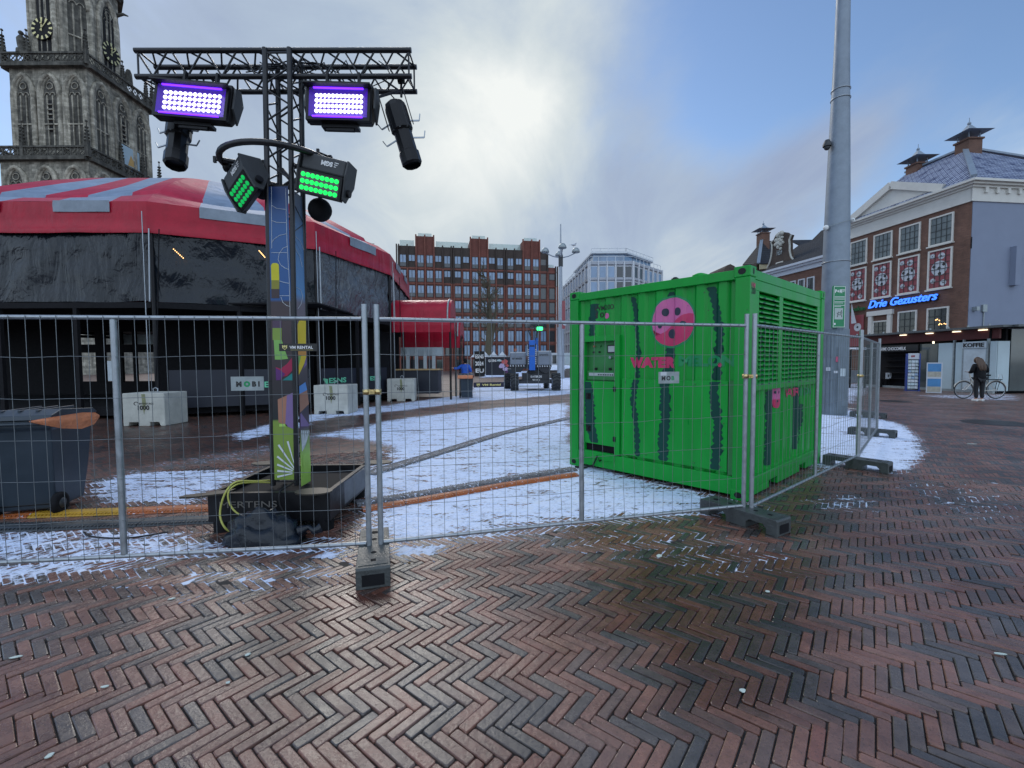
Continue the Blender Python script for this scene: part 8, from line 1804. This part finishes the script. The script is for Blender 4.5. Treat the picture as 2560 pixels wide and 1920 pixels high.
skinned('trousers', dict(p=(0, 0, .88, (.15, .12)), hl=(-.09, 0, .82, .10), kl=(-.095, .03, .48, .075), al=(-.09, 0, .10, .058), hr=(.09, 0, .82, .10), kr=(.10, .02, .48, .075), ar=(.10, 0, .10, .058)), [('p', 'hl'), ('hl', 'kl'), ('kl', 'al'), ('p', 'hr'), ('hr', 'kr'), ('kr', 'ar')], 'trouser', wo_)
for s in (-.093, .105): m = MB(); m.prism([(-.05, 0), (.05, 0), (.055, .12), (.04, .22), (-.04, .22), (-.055, .12)], (s, -.05, .0), (1, 0, 0), (0, 1, 0), (0, 0, .075)); m.build('shoe', 'sneak', wo_, bevel=.02)
head(wo_, (0, .14, 1.545), .098, 'hair')
for k, x in enumerate((-.07, -.035, 0, .035, .07)):
    m = MB(); m.tube([(x*.6, .06, 1.62), (x, .03, 1.54), (x*1.3, -.02, 1.44), (x*1.5+.01*((k % 2)*2-1), -.10, 1.30), (x*1.3, -.13, 1.17-.02*(k % 2))], [.035, .05, .048, .035, .010], 8); m.build('hair_strand', 'hair', wo_)
def hand(par, c, d, s=1):
    m = MB(); m.sph(c, .034, 8, 6, 1, 1.2, .6); h = m.build('hand', 'skin', par); d = Vector(d)
    for k in range(4): m = MB(); b_ = Vector(c)+Vector(((k-1.5)*.017, 0, 0))+d*.03; L = (.05, .058, .054, .042)[k]; m.tube([b_, b_+d*L*.6+Vector((0, 0, -.006)), b_+d*L+Vector((0, 0, -.02))], [.009, .008, .006], 5); m.build('finger', 'skin', h)
    m = MB(); b_ = Vector(c)+Vector((s*.035, 0, 0)); m.tube([b_, b_+Vector((s*.02, .02, .01)), b_+Vector((s*.012, .05, .012))], [.010, .009, .007], 5); m.build('thumb', 'skin', h)
hand(wo_, (-.12, .29, 1.10), (.1, 1, 0), 1); hand(wo_, (.14, .31, 1.12), (-.1, 1, 0), -1)
# worker in blue
kx_ = Y(1163, 980, 20.9); wk = thing('person', 'person in bright blue jacket reaching toward the counter behind the far bin', 'person', (kx_.x, 20.9, 0), 0); k2 = 1.06
wj = {k: (v[0], v[1], v[2]*k2, v[3]) for k, v in bj.items()}; wj.update(ell=(-.36, -.02, 1.30, .045), wrl=(-.55, -.08, 1.33, .032), hl=(-.62, -.1, 1.33, .03))
skinned('body', wj, be, 'skin', wk, 1)
skinned('jacket', {k: (v[0], v[1], v[2]*k2, v[3]) for k, v in {**cj, 'ell': (-.36, -.02, 1.225, .07), 'wrl': (-.52, -.07, 1.25, .052)}.items()}, [('hem', 'pelvis'), ('pelvis', 'waist'), ('waist', 'chest'), ('chest', 'col'), ('chest', 'shl'), ('shl', 'ell'), ('ell', 'wrl'), ('chest', 'shr'), ('shr', 'elr'), ('elr', 'wrr')], 'bluej', wk)
skinned('trousers', dict(p=(0, 0, .92, (.15, .12)), hl=(-.09, 0, .86, .10), kl=(-.12, .03, .5, .075), al=(-.14, 0, .10, .058), hr=(.09, 0, .86, .10), kr=(.12, .02, .5, .075), ar=(.14, 0, .10, .058)), [('p', 'hl'), ('hl', 'kl'), ('kl', 'al'), ('p', 'hr'), ('hr', 'kr'), ('kr', 'ar')], 'trouser', wk)
for s in (-.14, .14): m = MB(); m.prism([(-.05, 0), (.05, 0), (.055, .12), (.04, .22), (-.04, .22), (-.055, .12)], (s, -.07, .0), (1, 0, 0), (0, 1, 0), (0, 0, .075)); m.build('shoe', 'blackm', wk, bevel=.02)
head(wk, (0, .11, 1.65), .095, 'coat', yaw=-1.0); hand(wk, (-.63, -.1, 1.33), (-.9, -.2, 0), 1); hand(wk, (.14, .31, 1.19), (0, 1, 0), -1)
# ---------------------------------------------------------------- bicycle
MT['bwhite'] = M('cream_bike_frame', (.50, .48, .43), .35, .2, .08)
b0, b1 = G(2408, 997), G(2499, 1001); dv = b1-b0; wb_ = 1.16; bk = thing('bicycle', 'cream city bicycle with black saddle and rear rack behind the person in black', 'bicycle', b0, -.12)
def wheel(x):
    m = MB(); m.tube([(x+.335*cos(2*PI*k/36), 0, .36+.335*sin(2*PI*k/36)) for k in range(36)], .021, 8, closed=True); w = m.build('wheel', 'tyre', bk)
    m = MB(); m.tube([(x+.31*cos(2*PI*k/36), 0, .36+.31*sin(2*PI*k/36)) for k in range(36)], .010, 6, closed=True)
    for k in range(20): a = 2*PI*k/20; m.cyl((x+.03*cos(a+.5), (-1)**k*.02, .36+.03*sin(a+.5)), (x+.305*cos(a), 0, .36+.305*sin(a)), .0016, 4)
    m.cyl((x, -.05, .36), (x, .05, .36), .025, 10); m.build('rim', 'galv', w)
    m = MB(); m.tube([(x+.372*cos(a), 0, .36+.372*sin(a)) for a in [R(10)+R(150)*k/14 for k in range(15)]], .016, 6); m.build('mudguard', 'bwhite', bk)
wheel(0); wheel(wb_)
m = MB(); ht, bbk, st, sx_ = (.22, 0, .88), (.55, 0, .30), (.76, 0, .80), (.66, 0, .56)
for a, b, r in (((.24, 0, .80), bbk, .022), ((.23, 0, .90), (.64, 0, .50), .018), (bbk, st, .018), (bbk, (wb_, .04, .36), .012), (st, (wb_, .04, .36), .011), (bbk, (wb_, -.04, .36), .012), ((.19, 0, 1.0), (.26, 0, .72), .022)): m.cyl(a, b, r, 8)
m.build('frame', 'bwhite', bk)
m = MB(); m.tube([(.26, .0, .72), (.25, .05, .66), (.02, .06, .36)], .012, 6); m.tube([(.26, .0, .72), (.25, -.05, .66), (.02, -.06, .36)], .012, 6); m.build('fork', 'bwhite', bk)
m = MB(); m.tube([(.36, -.30, 1.06), (.22, -.26, 1.10), (.14, -.1, 1.10), (.14, .1, 1.10), (.22, .26, 1.10), (.36, .30, 1.06)], .012, 8); m.cyl((.19, 0, .98), (.15, 0, 1.10), .014, 8); m.build('handlebar', 'galv', bk)
m = MB(); m.prism([(-.14, 0), (-.02, -.03), (.10, -.08), (.13, 0), (.10, .08), (-.02, .03)], (.80, 0, .92), (1, 0, 0), (0, 1, 0), (0, 0, .055)); m.cyl(st, (.79, 0, .93), .013, 8); m.build('saddle', 'blackm', bk, bevel=.01)
m = MB(); m.box(.90, 1.32, -.07, .07, .755, .785); m.bar((1.25, .06, .76), (wb_, .05, .36), .012); m.bar((1.25, -.06, .76), (wb_, -.05, .36), .012); m.build('rear_rack', 'blackm', bk)
m = MB(); m.tube([(1.18, -.06, .79), (1.2, -.06, .98), (1.3, -.06, .98), (1.34, -.06, .80)], .010, 5); m.build('rack_hoop', 'galv', bk)
m = MB(); m.lathe([(.0, -.035), (.09, -.035), (.09, -.03), (0, -.03)], (.55, 0, .30), 16, 'y'); m.bar((.55, -.06, .30), (.66, -.06, .17), .02); m.bar((.55, .06, .30), (.44, .06, .43), .02); m.box(.62, .72, -.13, -.05, .155, .175); m.build('crank', 'galv', bk)
m = MB(); m.cyl((.62, -.05, .29), (.78, -.22, .01), .010, 6); m.build('kickstand', 'galv', bk); m = MB(); m.box(-.05, .30, -.12, .12, .80, .815); m.build('front_carrier', 'galv', bk)
# ---------------------------------------------------------------- small litter, drain and street bits
MT['litter'] = M('pale_litter', (.50, .58, .54), .6, 0, .1, 10); MT['leafb'] = M('brown_leaf', (.16, .09, .03), .7, 0, .2, 10)
def flake(px, py, rx, ry, rot, mat, label, name='leaf'):
    c = G(px, py, .004); m = MB(); rn = random.Random(int(px)); P = [(rx*cos(2*PI*k/9)*rn.uniform(.8, 1.1), ry*sin(2*PI*k/9)*rn.uniform(.8, 1.1)) for k in range(9)]
    m.prism([(x*cos(rot)-y*sin(rot), x*sin(rot)+y*cos(rot)) for x, y in P], (0, 0, 0), (1, 0, 0), (0, 1, 0), (0, 0, .004)); o = m.build(name, mat); o.location = c; tag(o, label, 'leaf' if name == 'leaf' else 'litter', 'pale scraps scattered on the paving')
for a in ((40, 1643, .030, .009, .4, 'litter', 'long pale scrap near the left edge of the paving'), (262, 1717, .018, .008, .3, 'litter', 'small pale oval scrap at left in the foreground bricks'), (124, 1890, .014, .012, 1.2, 'litter', 'pale green scrap at the bottom left corner'), (430, 1497, .022, .010, .5, 'litter', 'narrow pale scrap left of the foreground fence foot'), (619, 1637, .016, .010, .8, 'litter', 'pale scrap between left bricks and the fence foot'), (570, 1707, .011, .008, .2, 'litter', 'tiny crumpled white scrap in the left foreground'),
          (1648, 1390, .035, .020, .9, 'litter', 'round pale scrap in front of the green container'), (1919, 1479, .017, .012, .1, 'litter', 'bright oval scrap on the dark wet bricks, farther one'), (1856, 1727, .016, .012, .2, 'litter', 'bright oval scrap on the dark wet bricks, nearer one'), (2500, 1635, .03, .008, -.2, 'litter', 'long pale scrap on bluish bricks near the right edge'), (2430, 1110, .10, .02, -.1, 'litter', 'white scrap lying right of the snow patch'), (1023, 1407, .012, .010, 0, 'leafb', 'small brown leaf right of the foreground fence foot')): flake(*a)
MT['iron'] = M('wet_cast_iron', (.03, .028, .026), .35, .4, .3, 20)
t = thing('drain_cover', 'dark oval drain cover in the paving near the right edge', 'drain cover', G(2490, 1057, .004)); m = MB(); m.lathe([(0, .006), (.55, .006), (.62, .004), (.64, 0)], n=28); m.build('lid', 'iron', t)
t = thing('drain_cover', 'dark worn drain cover before the kiosk', 'drain cover', G(2235, 1003, .004)); m = MB(); m.lathe([(0, .006), (.5, .006), (.55, 0)], n=24); m.build('lid', 'iron', t)
# terrace furniture seen between the mast and the edge-on fence
MT['cush'] = M('grey_terrace_cloth', (.16, .17, .19), .7, 0, .3, 4)
t = thing('market_stall', 'small stall with white snowy roof between the mast and the pub', 'stall', Y(2128, 960, 26).xy.to_3d()); a, b = Y(2110, 875, 26), Y(2150, 850, 26); m = MB(); m.box(a.x-t.location.x, b.x-t.location.x, -.5, 1.2, a.z, a.z+.12); m.build('roof', 'snowm', t)
for x in (.05, .9): m = MB(); m.box(a.x-t.location.x+x, a.x-t.location.x+x+.06, -.45, -.39, 0, a.z-.002); m.build('post', 'blackm', t)
m = MB(); m.box(a.x-t.location.x, b.x-t.location.x, -.4, .6, .3, 1.0); m.build('counter', 'cush', t)
